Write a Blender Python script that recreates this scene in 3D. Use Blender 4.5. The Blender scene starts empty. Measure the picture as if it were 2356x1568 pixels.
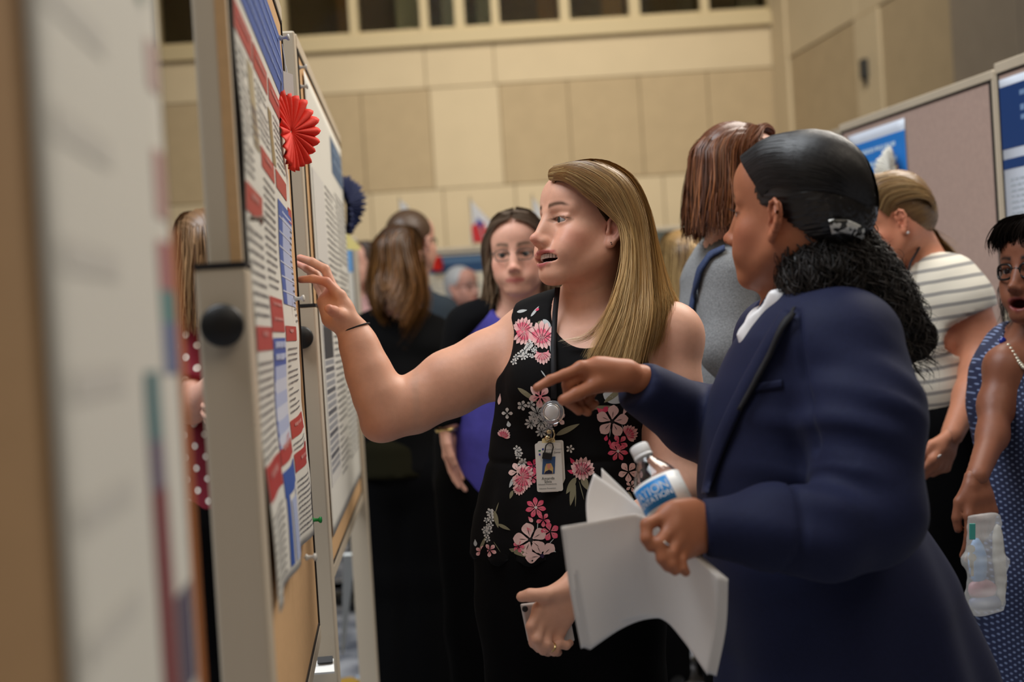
import bpy, bmesh, math, random
import numpy as np
from mathutils import Vector, Matrix
from mathutils.bvhtree import BVHTree

random.seed(7)
RNG = np.random.default_rng(11)
scene = bpy.context.scene
COL = scene.collection

# ------------------------------------------------------------------ camera
FPX = 3000.0
CAM_H = 1.30
ROLL = math.radians(3.55)
PITCH = math.atan((784 - 754) / FPX)          # looking very slightly down
CAM = np.array([0.0, 0.0, CAM_H])
FWD = np.array([0.0, math.cos(PITCH), -math.sin(PITCH)])
UP0 = np.array([0.0, math.sin(PITCH), math.cos(PITCH)])
RT0 = np.array([1.0, 0.0, 0.0])
RGT = math.cos(ROLL) * RT0 - math.sin(ROLL) * UP0
UPV = math.sin(ROLL) * RT0 + math.cos(ROLL) * UP0

cam_data = bpy.data.cameras.new('camera')
cam = bpy.data.objects.new('camera', cam_data)
COL.objects.link(cam)
m = Matrix.Identity(4)
for i in range(3):
    m[i][0] = RGT[i]; m[i][1] = UPV[i]; m[i][2] = -FWD[i]; m[i][3] = CAM[i]
cam.matrix_world = m
cam_data.sensor_width = 36.0
cam_data.lens = FPX / 2356.0 * 36.0
cam_data.clip_start = 0.05
cam_data.dof.use_dof = True
cam_data.dof.focus_distance = 2.36
cam_data.dof.aperture_fstop = 2.5
scene.camera = cam

# ------------------------------------------------------------------ world, lights, exposure
world = bpy.data.worlds.new('atrium_air')
scene.world = world
world.use_nodes = True
bg = world.node_tree.nodes['Background']
bg.inputs['Color'].default_value = (0.95, 0.80, 0.62, 1)
bg.inputs['Strength'].default_value = 0.075

def area(name, loc, target, size, energy, color, spread=180.0, size_y=None):
    d = bpy.data.lights.new(name, 'AREA')
    d.energy = energy; d.color = color
    d.size = size
    if size_y:
        d.shape = 'RECTANGLE'; d.size_y = size_y
    d.spread = math.radians(spread)
    o = bpy.data.objects.new(name, d)
    COL.objects.link(o)
    o.location = loc
    o.rotation_euler = (Vector(target) - Vector(loc)).to_track_quat('-Z', 'Y').to_euler()
    return o

# the atrium skylight high above, and added fill lamps for the back wall, people and boards
area('skylight', (-2.3, 1.5, 6.2), (0.2, 2.5, 1.2), 3.6, 255, (0.90, 0.95, 1.0), 150)
area('wall_pool_fill', (0.6, 6.0, 7.0), (0.1, 11.9, 2.8), 3.2, 112, (1.0, 0.95, 0.84), 80)  # added lamp without a fixture, makes the bright pool on the wall
area('front_fill', (2.0, -0.6, 4.6), (-0.3, 2.2, 1.2), 2.5, 36, (1.0, 0.88, 0.74), 150)  # added weak fill from the camera side, not a hall fixture
area('side_fill', (1.7, 3.9, 4.2), (-0.5, 2.2, 1.2), 2.2, 105, (1.0, 0.93, 0.84), 150)  # added fill from the right, brightens the faces of the left boards

scene.view_settings.view_transform = 'Standard'
scene.view_settings.look = 'None'
scene.view_settings.gamma = 1.0
scene.view_settings.use_curve_mapping = False
scene.view_settings.exposure = 0.0

# ------------------------------------------------------------------ helpers
def V3(*a): return np.array(a, dtype=float)

def W(px, py, d):
    """a point of the place: the ray of photo pixel (px, py) at depth d metres"""
    return CAM + d * (FWD + RGT * ((px - 1178.0) / FPX) + UPV * ((784.0 - py) / FPX))

def unit(v):
    v = np.asarray(v, float)
    return v / (np.linalg.norm(v) + 1e-12)

def tag(o, label=None, cat=None, group=None, kind=None):
    if label: o['label'] = label
    if cat: o['category'] = cat
    if group: o['group'] = group
    if kind: o['kind'] = kind
    return o

def thing(name, loc, label, cat, group=None, kind=None):
    o = bpy.data.objects.new(name, None)
    o.empty_display_size = 0.05
    COL.objects.link(o)
    o.location = Vector(loc)
    tag(o, label, cat, group, kind)
    return o

def parent_to(o, parent):
    if parent is None: return o
    o.parent = parent
    # parts carry world-space vertices: cancel the root Empty's own location (mesh parents sit at the origin)
    o.matrix_parent_inverse = Matrix.Translation(-parent.location)
    return o

def s2l(c):
    """sRGB 0-255 -> linear rgba"""
    out = []
    for x in c[:3]:
        x = x / 255.0
        out.append(x / 12.92 if x <= 0.04045 else ((x + 0.055) / 1.055) ** 2.4)
    return (*out, 1.0)

MATS = {}
def mat(name, rgb=None, rough=0.6, metal=0.0, noise=0.0, nscale=40.0, bump=0.0, bscale=200.0,
        attr=False, spec=0.5, sss=0.0, trans=0.0, ior=1.45, sheen=0.0, alpha=None, coat=0.0, stretch=None):
    if name in MATS: return MATS[name]
    mt = bpy.data.materials.new(name)
    mt.use_nodes = True
    nt = mt.node_tree
    b = nt.nodes['Principled BSDF']
    b.inputs['Roughness'].default_value = rough
    b.inputs['Metallic'].default_value = metal
    b.inputs['Specular IOR Level'].default_value = spec
    b.inputs['IOR'].default_value = ior
    if trans: b.inputs['Transmission Weight'].default_value = trans
    if coat: b.inputs['Coat Weight'].default_value = coat
    if sheen: b.inputs['Sheen Weight'].default_value = sheen
    if alpha is not None: b.inputs['Alpha'].default_value = alpha
    if sss:
        b.inputs['Subsurface Weight'].default_value = sss
        b.inputs['Subsurface Radius'].default_value = (1.0, 0.35, 0.2)
        b.inputs['Subsurface Scale'].default_value = 0.008
    tc = nt.nodes.new('ShaderNodeTexCoord')
    src = tc.outputs['Object']
    if stretch:
        mp = nt.nodes.new('ShaderNodeMapping')
        mp.inputs['Scale'].default_value = stretch
        nt.links.new(src, mp.inputs['Vector']); src = mp.outputs['Vector']
    if attr:
        a = nt.nodes.new('ShaderNodeVertexColor'); a.layer_name = 'Col'
        colsock = a.outputs['Color']
    else:
        r = nt.nodes.new('ShaderNodeRGB'); r.outputs[0].default_value = rgb
        colsock = r.outputs[0]
    if noise:
        n = nt.nodes.new('ShaderNodeTexNoise')
        n.inputs['Scale'].default_value = nscale
        n.inputs['Detail'].default_value = 4
        nt.links.new(src, n.inputs['Vector'])
        mr = nt.nodes.new('ShaderNodeMapRange')
        mr.inputs['From Min'].default_value = 0.3; mr.inputs['From Max'].default_value = 0.7
        mr.inputs['To Min'].default_value = 1 - noise; mr.inputs['To Max'].default_value = 1 + noise
        nt.links.new(n.outputs['Fac'], mr.inputs['Value'])
        mx = nt.nodes.new('ShaderNodeVectorMath'); mx.operation = 'SCALE'
        nt.links.new(colsock, mx.inputs[0]); nt.links.new(mr.outputs[0], mx.inputs['Scale'])
        colsock = mx.outputs[0]
    nt.links.new(colsock, b.inputs['Base Color'])
    if bump:
        n2 = nt.nodes.new('ShaderNodeTexNoise')
        n2.inputs['Scale'].default_value = bscale; n2.inputs['Detail'].default_value = 5
        nt.links.new(src, n2.inputs['Vector'])
        bp = nt.nodes.new('ShaderNodeBump')
        bp.inputs['Strength'].default_value = bump; bp.inputs['Distance'].default_value = 0.004
        nt.links.new(n2.outputs['Fac'], bp.inputs['Height'])
        nt.links.new(bp.outputs['Normal'], b.inputs['Normal'])
    MATS[name] = mt
    return mt

def mesh_obj(name, verts, faces, material, parent=None, smooth=False, cols=None, link=True):
    """verts (n,3); faces list of lists, or an (m,3|4) array. material: one material, or a list with face_mats set by the caller"""
    me = bpy.data.meshes.new(name)
    verts = np.asarray(verts, np.float32)
    if isinstance(faces, np.ndarray):
        k = faces.shape[1]; nf = len(faces)
        me.vertices.add(len(verts)); me.vertices.foreach_set('co', verts.ravel())
        me.loops.add(nf * k); me.loops.foreach_set('vertex_index', faces.astype(np.int32).ravel())
        me.polygons.add(nf)
        me.polygons.foreach_set('loop_start', np.arange(0, nf * k, k, dtype=np.int32))
        me.polygons.foreach_set('loop_total', np.full(nf, k, np.int32))
        me.update(calc_edges=True)
    else:
        me.from_pydata([tuple(map(float, v)) for v in verts], [], faces)
        me.update()
    if smooth:
        me.polygons.foreach_set('use_smooth', np.ones(len(me.polygons), bool))
    if cols is not None:
        ca = me.color_attributes.new('Col', 'FLOAT_COLOR', 'POINT')
        c = np.ones((len(verts), 4), np.float32); c[:, :3] = np.asarray(cols)[:, :3]
        ca.data.foreach_set('color', c.ravel())
    me.materials.append(material)
    me.validate()
    o = bpy.data.objects.new(name, me)
    if link: COL.objects.link(o)
    parent_to(o, parent)
    return o

class MB:
    """collects boxes, quads and tubes into ONE mesh"""
    def __init__(s): s.v = []; s.f = []; s.c = []
    def add(s, verts, faces, col=None):
        n = len(s.v)
        s.v += [tuple(map(float, p)) for p in verts]
        s.f += [[n + i for i in f] for f in faces]
        s.c += [(col if col is not None else (1, 1, 1, 1))] * len(verts)
        return s
    def box(s, o, ax, ay, az, col=None):
        """corner-centred box: centre o, half-axis vectors ax, ay, az"""
        o, ax, ay, az = map(lambda q: np.asarray(q, float), (o, ax, ay, az))
        P = [o + i * ax + j * ay + k * az for i in (-1, 1) for j in (-1, 1) for k in (-1, 1)]
        F = [[0, 1, 3, 2], [4, 6, 7, 5], [0, 4, 5, 1], [2, 3, 7, 6], [0, 2, 6, 4], [1, 5, 7, 3]]
        if np.dot(np.cross(ax, ay), az) < 0: F = [f[::-1] for f in F]
        return s.add(P, F, col)
    def aabb(s, x0, x1, y0, y1, z0, z1, col=None):
        return s.box(((x0 + x1) / 2, (y0 + y1) / 2, (z0 + z1) / 2), ((x1 - x0) / 2, 0, 0), (0, (y1 - y0) / 2, 0), (0, 0, (z1 - z0) / 2), col)
    def tube(s, pts, r, n=8, col=None, cap=True, side=None, flat=1.0):
        pts = [np.asarray(p, float) for p in pts]
        rs = r if hasattr(r, '__len__') else [r] * len(pts)
        V = []; F = []
        t0 = unit(pts[1] - pts[0])
        ref = np.asarray(side, float) if side is not None else (V3(0, 0, 1) if abs(t0[2]) < .9 else V3(1, 0, 0))
        for i, p in enumerate(pts):
            t = unit(pts[min(i + 1, len(pts) - 1)] - pts[max(i - 1, 0)])
            a = unit(ref - t * np.dot(ref, t)); b = np.cross(t, a); ref = a
            for k in range(n):
                th = 2 * math.pi * k / n
                V.append(p + rs[i] * (a * math.cos(th) + b * math.sin(th) * flat))
        for i in range(len(pts) - 1):
            for k in range(n):
                F.append([i * n + k, i * n + (k + 1) % n, (i + 1) * n + (k + 1) % n, (i + 1) * n + k])
        if cap:
            F.append(list(range(n))[::-1]); F.append([(len(pts) - 1) * n + k for k in range(n)])
        return s.add(V, F, col)
    def lathe(s, o, axis, prof, n=24, col=None, ref=None):
        """prof: (r, h) pairs along axis from o"""
        axis = unit(axis); o = np.asarray(o, float)
        ref = V3(0, 0, 1) if ref is None else np.asarray(ref, float)
        if abs(np.dot(ref, axis)) > .9: ref = V3(1, 0, 0)
        a = unit(ref - axis * np.dot(ref, axis)); b = np.cross(axis, a)
        V = []; F = []
        for r, h in prof:
            for k in range(n):
                th = 2 * math.pi * k / n
                V.append(o + axis * h + r * (a * math.cos(th) + b * math.sin(th)))
        for i in range(len(prof) - 1):
            for k in range(n):
                F.append([i * n + k, i * n + (k + 1) % n, (i + 1) * n + (k + 1) % n, (i + 1) * n + k])
        F.append(list(range(n))[::-1]); F.append([(len(prof) - 1) * n + k for k in range(n)])
        return s.add(V, F, col)
    def build(s, name, material, parent=None, smooth=False, attr=False, bevel=0.0):
        o = mesh_obj(name, s.v, s.f, material, parent, smooth, np.array(s.c) if attr else None)
        if bevel:
            b = o.modifiers.new('bevel', 'BEVEL'); b.width = bevel; b.segments = 2; b.limit_method = 'ANGLE'
        return o
# ------------------------------------------------------------------ implicit-surface modeller (bodies, heads, hands, cloth)
def smin(a, b, k):
    h = np.maximum(k - np.abs(a - b), 0.0) / k
    return np.minimum(a, b) - h * h * k * 0.25

def smax(a, b, k): return -smin(-a, -b, k)

class Shape:
    def __init__(s): s.ops = []
    def copy(s):
        n = Shape(); n.ops = list(s.ops); return n
    def seg(s, a, b, ra, rb=None, k=0.02, side=None, sub=False):
        """tapered segment; ra, rb: radius or (half width along side, half depth)"""
        a = np.asarray(a, float); b = np.asarray(b, float)
        rb = ra if rb is None else rb
        ra = ra if hasattr(ra, '__len__') else (ra, ra); rb = rb if hasattr(rb, '__len__') else (rb, rb)
        L = np.linalg.norm(b - a) + 1e-9
        w = (b - a) / L
        sd = np.asarray(side, float) if side is not None else (V3(1, 0, 0) if abs(w[0]) < .8 else V3(0, 1, 0))
        sd = unit(sd - w * np.dot(sd, w)); f = np.cross(w, sd)
        def ev(X, Y, Z):
            qx = X - a[0]; qy = Y - a[1]; qz = Z - a[2]
            h = qx * w[0] + qy * w[1] + qz * w[2]
            t = np.clip(h / L, 0, 1)
            u = qx * sd[0] + qy * sd[1] + qz * sd[2]
            v = qx * f[0] + qy * f[1] + qz * f[2]
            e = h - t * L
            rx = ra[0] + (rb[0] - ra[0]) * t; ry = ra[1] + (rb[1] - ra[1]) * t
            m = np.minimum(rx, ry)
            return (np.sqrt((u / rx) ** 2 + (v / ry) ** 2 + (e / m) ** 2) - 1) * m
        r = max(ra + rb) if isinstance(ra, tuple) and isinstance(rb, tuple) else max(list(ra) + list(rb))
        s.ops.append((ev, np.minimum(a, b) - r, np.maximum(a, b) + r, k, sub))
        return s
    def tube(s, pts, rs, k=0.02, side=None):
        for i in range(len(pts) - 1):
            s.seg(pts[i], pts[i + 1], rs[i], rs[i + 1], k, side)
        return s
    def ell(s, c, r, R=None, k=0.02, sub=False):
        c = np.asarray(c, float); r = (r, r, r) if not hasattr(r, '__len__') else r
        M = np.eye(3) if R is None else np.asarray(R)      # rows = local axes
        m = min(r)
        def ev(X, Y, Z):
            qx = X - c[0]; qy = Y - c[1]; qz = Z - c[2]
            u = [(qx * M[i, 0] + qy * M[i, 1] + qz * M[i, 2]) / r[i] for i in range(3)]
            return (np.sqrt(u[0] ** 2 + u[1] ** 2 + u[2] ** 2) - 1) * m
        R_ = max(r)
        s.ops.append((ev, c - R_, c + R_, k, sub))
        return s
    def plane(s, p, n, k=0.004):
        """keep only the side the normal points away from"""
        p = np.asarray(p, float); n = unit(n)
        def ev(X, Y, Z): return -((X - p[0]) * n[0] + (Y - p[1]) * n[1] + (Z - p[2]) * n[2])
        s.ops.append((ev, np.full(3, -1e9), np.full(3, 1e9), k, True))
        return s
    def grow(s, d):
        def ev(X, Y, Z): return d
        s.ops.append((ev, None, None, 0, 'grow')); return s
    def bounds(s):
        lo = np.full(3, 1e9); hi = -lo
        for ev, a, b, k, sub in s.ops:
            if sub: continue
            lo = np.minimum(lo, a); hi = np.maximum(hi, b)
        return lo, hi
    def pts(s, P):
        X, Y, Z = P[:, 0], P[:, 1], P[:, 2]
        d = np.full(len(P), 1.0)
        for ev, a, b, k, sub in s.ops:
            if sub == 'grow': d = d - ev(0, 0, 0)
            elif sub: d = smax(d, -ev(X, Y, Z), k)
            else: d = smin(d, ev(X, Y, Z), k)
        return d
    def grid(s, h, lo, hi):
        n = np.ceil((hi - lo) / h).astype(int) + 1
        ax = [lo[i] + h * np.arange(n[i]) for i in range(3)]
        F = np.full(n, 1.0, np.float32)
        for ev, a, b, k, sub in s.ops:
            if sub == 'grow':
                F -= ev(0, 0, 0); continue
            pad = k + 3 * h + 0.012
            i0 = np.clip(np.floor((a - pad - lo) / h), 0, n).astype(int)
            i1 = np.clip(np.ceil((b + pad - lo) / h) + 1, 0, n).astype(int)
            if np.any(i1 <= i0): continue
            sl = tuple(slice(i0[j], i1[j]) for j in range(3))
            X = ax[0][sl[0]].astype(np.float32)[:, None, None]; Y = ax[1][sl[1]].astype(np.float32)[None, :, None]; Z = ax[2][sl[2]].astype(np.float32)[None, None, :]
            d = ev(X, Y, Z)
            F[sl] = smax(F[sl], -d, k) if sub else smin(F[sl], d, k)
        return F
    def mesh(s, h, lo=None, hi=None, warp=None):
        """surface nets -> verts, quads"""
        l, u = s.bounds()
        lo = l - 2.5 * h - .01 if lo is None else np.asarray(lo, float)
        hi = u + 2.5 * h + .01 if hi is None else np.asarray(hi, float)
        F = s.grid(h, lo, hi)
        ins = F < 0
        nx, ny, nz = (q - 1 for q in F.shape)
        cnt = np.zeros((nx, ny, nz), np.uint8)
        for i in (0, 1):
            for j in (0, 1):
                for k in (0, 1):
                    cnt += ins[i:nx + i, j:ny + j, k:nz + k]
        act = (cnt > 0) & (cnt < 8)
        idx = np.argwhere(act)
        if not len(idx): return np.zeros((0, 3)), np.zeros((0, 4), int)
        cid = np.full((nx, ny, nz), -1, np.int32); cid[act] = np.arange(len(idx))
        acc = np.zeros((len(idx), 3)); num = np.zeros(len(idx))
        cor = [(i, j, k) for i in (0, 1) for j in (0, 1) for k in (0, 1)]
        val = {c: F[idx[:, 0] + c[0], idx[:, 1] + c[1], idx[:, 2] + c[2]] for c in cor}
        for c in cor:
            for axs in range(3):
                if c[axs]: continue
                c2 = tuple(1 if q == axs else c[q] for q in range(3))
                a, b = val[c], val[c2]
                x = (a < 0) != (b < 0)
                t = np.where(x, a / np.where(x, a - b, 1), 0)
                for q in range(3):
                    acc[:, q] += np.where(x, c[q] + (t if q == axs else 0), 0)
                num += x
        verts = lo + h * (idx + acc / num[:, None])
        quads = []
        for axs in range(3):
            o1, o2 = [(1, 2), (2, 0), (0, 1)][axs]
            sl0 = [slice(None)] * 3; sl1 = [slice(None)] * 3
            sl0[axs] = slice(0, -1); sl1[axs] = slice(1, None)
            A = ins[tuple(sl0)]; B = ins[tuple(sl1)]
            e = np.argwhere(A != B)
            e = e[(e[:, o1] > 0) & (e[:, o2] > 0) & (e[:, o1] < [nx, ny, nz][o1]) & (e[:, o2] < [nx, ny, nz][o2])]
            if not len(e): continue
            fl = A[e[:, 0], e[:, 1], e[:, 2]]
            def cell(d1, d2):
                q = e.copy(); q[:, o1] -= d1; q[:, o2] -= d2
                return cid[q[:, 0], q[:, 1], q[:, 2]]
            q = np.stack([cell(1, 1), cell(0, 1), cell(0, 0), cell(1, 0)], 1)
            q[~fl] = q[~fl][:, ::-1]
            quads.append(q)
        Q = np.concatenate(quads)
        Q = Q[(Q >= 0).all(1)]
        return verts, Q

def vnormals(v, q):
    n = np.cross(v[q[:, 2]] - v[q[:, 0]], v[q[:, 3]] - v[q[:, 1]])
    out = np.zeros_like(v)
    for i in range(4): np.add.at(out, q[:, i], n)
    return out / (np.linalg.norm(out, axis=1, keepdims=True) + 1e-12)

def join_vq(parts):
    vs, qs, n = [], [], 0
    for v, q in parts:
        vs.append(v); qs.append(q + n); n += len(v)
    return np.concatenate(vs), np.concatenate(qs)

def drop_inside(v, q, lo, hi):
    """drop the faces lying wholly in a box (a finer mesh covers it)"""
    inb = ((v > lo) & (v < hi)).all(1)
    return v, q[~inb[q].all(1)]

def wave_noise(P, freq, seed=0, octaves=3):
    """cheap smooth 3-D noise in -1..1 from sums of sines"""
    r = np.random.default_rng(seed)
    out = np.zeros(len(P)); amp = 1.0; tot = 0
    for o in range(octaves):
        for j in range(3):
            d = r.normal(size=3); d /= np.linalg.norm(d)
            out += amp * np.sin(P @ (d * freq * (2 ** o)) + r.uniform(0, 6.28)); tot += amp * .8
        amp *= .5
    return out / tot

def mixc(base, c, w):
    w = np.clip(w, 0, 1)[:, None]
    return base * (1 - w) + np.asarray(c[:3])[None, :] * w

def gauss(P, c, r):
    d = (P - np.asarray(c)) / np.asarray(r)
    return np.exp(-(d * d).sum(1))

# ------------------------------------------------------------------ heads
class Head:
    """local frame: x = her left, y = forward, z = up, origin between the eyes' height and the ears"""
    def __init__(s, origin, yaw, pitch=0.0, roll=0.0, scale=1.0):
        s.o = np.asarray(origin, float); s.sc = scale
        F = V3(-math.sin(yaw), -math.cos(yaw), 0); Lf = V3(math.cos(yaw), -math.sin(yaw), 0); U = V3(0, 0, 1)
        F, U = F * math.cos(pitch) + U * math.sin(pitch), U * math.cos(pitch) - F * math.sin(pitch)
        Lf, U = Lf * math.cos(roll) + U * math.sin(roll), U * math.cos(roll) - Lf * math.sin(roll)
        s.M = np.stack([Lf, F, U], 1)
    def w(s, p): return (np.asarray(p, float) * s.sc) @ s.M.T + s.o
    def l(s, p): return ((np.asarray(p, float) - s.o) @ s.M) / s.sc

def head_shape(mouth='closed', wide=1.0, jaw=1.0, neck=None, nose=1.0):
    S = Shape()
    x = wide
    S.ell((0, -.018, .03), (.073 * x, .093, .085), k=.02)
    S.ell((0, .022, -.035), (.060 * x, .058, .068), k=.035)
    S.ell((0, .046, .047), (.056 * x, .043, .046), k=.03)
    for sg in (-1, 1):
        S.seg((sg * .058 * x, -.008, -.052), (sg * .020 * jaw, .064, -.096), .013, .013, k=.035)
        S.ell((sg * .043 * x, .052, -.030), (.020, .024, .022), k=.02)
        S.ell((sg * .034 * x, .060, -.058), (.020, .022, .022), k=.02)
        S.seg((sg * .012, .079, .020), (sg * .044, .062, .021), .0085, .007, k=.014)
    S.ell((0, .071, -.096), (.020 * jaw, .018, .016), k=.022)
    for sg in (-1, 1):     # sockets
        S.ell((sg * .031, .092, .000), (.019, .0125, .0105), k=.014, sub=True)
    # nose
    S.ell((0, .078, -.022), (.019, .020, .028), k=.012)
    S.seg((0, .083, .012), (0, .103, -.031), .0072, .0088, k=.012)
    S.ell((0, .107 + .002 * nose, -.036), (.0095, .0105, .0088), k=.007)
    for sg in (-1, 1):
        S.ell((sg * .0110, .0955, -.041), (.0075, .0110, .0078), k=.008)
        S.ell((sg * .0055, .104, -.0475), (.0035, .006, .0035), k=.003, sub=True)
    # eyelids over the balls, with the slit
    for sg in (-1, 1):
        S.ell((sg * .031, .0662, .000), (.0165, .0155, .0140), k=.006)
        S.seg((sg * .018, .078, .0078), (sg * .046, .070, .0062), .0028, .0025, k=.005)
    for sg in (-1, 1):
        R = np.array([[math.cos(.06), 0, sg * -math.sin(.06)], [0, 1, 0], [sg * math.sin(.06), 0, math.cos(.06)]])
        S.ell((sg * .0315, .084, -.0012), (.0168, .0160, .0044), R=R, k=.0016, sub=True)
    # mouth
    S.ell((0, .078, -.066), (.030, .017, .020), k=.014)
    if mouth == 'smile':
        for sg in (-1, 1):
            S.seg((0, .0945, -.0590), (sg * .016, .0905, -.0585), .0042, .0042, k=.003)
            S.seg((sg * .016, .0905, -.0585), (sg * .037, .0690, -.0600), .0042, .0024, k=.003)
            S.seg((0, .0910, -.0835), (sg * .017, .0860, -.0800), .0056, .0050, k=.004)
            S.seg((sg * .017, .0860, -.0800), (sg * .037, .0690, -.0640), .0050, .0024, k=.004)
            S.ell((sg * .040, .062, -.050), (.013, .016, .015), k=.016)
        S.ell((0, .080, -.0705), (.0365, .036, .0088), k=.0025, sub=True)
        S.ell((0, .092, -.0695), (.031, .026, .0090), k=.0025, sub=True)
    elif mouth == 'open':
        for sg in (-1, 1):
            S.seg((0, .0930, -.0610), (sg * .024, .0790, -.0650), .0042, .0028, k=.004)
            S.seg((0, .0890, -.0870), (sg * .022, .0770, -.0760), .0052, .0030, k=.004)
        S.ell((0, .088, -.0730), (.0205, .030, .0100), k=.003, sub=True)
    else:
        for sg in (-1, 1):
            S.seg((0, .0935, -.0655), (sg * .023, .0800, -.0685), .0042, .0022, k=.003)
            S.seg((0, .0920, -.0735), (sg * .020, .0805, -.0705), .0048, .0026, k=.002)
    # ears: helix rim, bowl, tragus and lobe
    for sg in (-1, 1):
        c = V3(sg * .0795 * x, -.008, -.016)
        nx = unit((sg * math.cos(.55), math.sin(.55), .05)); up = unit(V3(0, -.20, 1) - nx * np.dot(V3(0, -.20, 1), nx)); e1 = np.cross(up, nx); e1 = e1 if e1[1] > 0 else -e1
        q = lambda u, v, h=0.0: c + e1 * u + up * v + nx * h
        R = np.stack([nx, e1, up])
        S.ell(q(-.002, .004, .000), (.0042, .0150, .0270), R=R, k=.005)
        rim = [(.009, .004, .003), (.0115, .014, .005), (.008, .026, .006), (-.002, .0315, .007), (-.012, .027, .008), (-.0165, .014, .008), (-.0150, .000, .007), (-.0100, -.012, .006), (-.0045, -.021, .005)]
        for i in range(len(rim) - 1): S.seg(q(*rim[i]), q(*rim[i + 1]), .0031, .0031, k=.0022)
        anti = [(-.001, .022, .005), (-.0075, .012, .006), (-.0085, .000, .006), (-.004, -.010, .006)]
        for i in range(len(anti) - 1): S.seg(q(*anti[i]), q(*anti[i + 1]), .0022, .0024, k=.003)
        S.ell(q(.0015, -.001, .006), (.0070, .0058, .0085), R=R, k=.0025, sub=True)
        S.seg(q(.0095, -.006, .003), q(.0085, .000, .004), .0030, .0026, k=.003)
        S.ell(q(.0005, -.0235, .004), (.0042, .0075, .0085), R=R, k=.005)
    if neck is not None:
        for (a, b, ra, rb) in neck: S.seg(a, b, ra, rb, k=.03)
    return S

def head_colors(P, skin, lips, brow, mouth='closed', blush=None, hairc=None):
    """per-vertex skin colour in the head frame"""
    n = len(P)
    c = np.tile(np.asarray(skin[:3]), (n, 1))
    c *= (1 + .05 * wave_noise(P, 160, 3))[:, None]
    if blush is not None:
        for sg in (-1, 1): c = mixc(c, blush, .55 * gauss(P, (sg * .048, .055, -.035), (.026, .03, .022)))
        c = mixc(c, blush, .55 * gauss(P, (0, .113, -.038), (.014, .012, .012)))
        for sg in (-1, 1): c = mixc(c, blush, .5 * gauss(P, (sg * .078, -.014, -.017), (.02, .02, .035)))
    ax = np.abs(P[:, 0]); y = P[:, 1]; z = P[:, 2]
    # brows
    zb = .0240 + .0045 * np.sin(np.clip((ax - .010) / .04, 0, 1) * 2.4) - .22 * np.maximum(ax - .038, 0)
    wb = np.exp(-((z - zb) / (.0046 * (1 - .5 * np.clip((ax - .014) / .036, 0, 1)) + .0004)) ** 2) * np.clip((ax - .009) / .005, 0, 1) * np.clip((.054 - ax) / .012, 0, 1) * (y > .040)
    c = mixc(c, brow, np.minimum(1, 1.15 * wb))
    # lash line and lid shade
    for sg in (-1, 1):
        dx = (P[:, 0] - sg * .0315) / .0180; dz = (z + .0010) / .0054
        ring = np.exp(-((np.sqrt(dx ** 2 + dz ** 2) - 1.0) / .16) ** 2) * (y > .06)
        c = mixc(c, brow, ring * np.where(z > 0, .95, .5))
    # lips
    if mouth == 'smile':
        t = np.clip(ax / .038, 0, 1)
        up = np.exp(-((z - (-.0588 - .0015 * t)) / (.0044 * (1 - .45 * t))) ** 2)
        lo = np.exp(-((z - (-.0838 + .0190 * t ** 1.8)) / (.0056 * (1 - .45 * t))) ** 2)
        c = mixc(c, lips, np.maximum(up, lo) * np.clip((.0405 - ax) / .007, 0, 1) * (y > .060) * .95)
        inn = (np.abs(z + .0705) < .0085 * np.sqrt(np.clip(1 - (ax / .036) ** 2, 0, 1))) & (y < .083 - 12 * ax ** 2) & (y > .02) & (ax < .036)
        c[inn] = (.10, .02, .02)
    elif mouth == 'open':
        t = np.clip(ax / .026, 0, 1)
        up = np.exp(-((z - (-.0610 - .005 * t)) / .0046) ** 2); lo = np.exp(-((z - (-.0870 + .012 * t)) / .0055) ** 2)
        c = mixc(c, lips, np.maximum(up, lo) * (ax < .026) * (y > .07))
        inn = (np.abs(z + .073) < .0095 * np.sqrt(np.clip(1 - (ax / .021) ** 2, 0, 1))) & (y < .082) & (y > .02) & (ax < .021)
        c[inn] = (.08, .015, .015)
    else:
        t = np.clip(ax / .025, 0, 1)
        ml = np.exp(-((z + .0695) / (.0085 * (1 - .6 * t) + .001)) ** 2) * (ax < .026) * (y > .07)
        c = mixc(c, lips, ml)
        c = mixc(c, np.asarray(lips) * .4, np.exp(-((z + .0697) / .0013) ** 2) * (ax < .024) * (y > .074))
    if hairc is not None:
        cap = np.clip((z - .062 + 2.2 * np.maximum(.02 - y, 0) * (y < .05) * 0) / .01, 0, 1)
        c = mixc(c, hairc, cap)
    return c

def add_eyes(parent, H, gaze=(0, 1, 0), iris=(.10, .13, .12)):
    g = unit(gaze)
    for sg in (-1, 1):
        c = V3(sg * .031, .0670, -.0002)
        n, mrows = 32, 24
        V = []; C = []
        a = unit(np.cross(g, V3(0, 0, 1))); b = np.cross(a, g)
        for i in range(mrows + 1):
            th = math.pi * i / mrows
            for k in range(n):
                ph = 2 * math.pi * k / n
                d = g * math.cos(th) + (a * math.cos(ph) + b * math.sin(ph)) * math.sin(th)
                V.append(c + 0.0134 * d * (1.03 if th < .56 else 1))
                C.append((.012, .010, .010) if th < .25 else (np.array(iris) * (.6 + .5 * ((k * 7) % 5) / 5) if th < .58 else (.33, .30, .285)))
        F = [[i * n + k, i * n + (k + 1) % n, (i + 1) * n + (k + 1) % n, (i + 1) * n + k] for i in range(mrows) for k in range(n)]
        mesh_obj('eye', H.w(np.array(V)), np.array(F), mat('eyeball', attr=True, rough=.16, spec=.35), parent, True, np.array(C))

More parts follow.
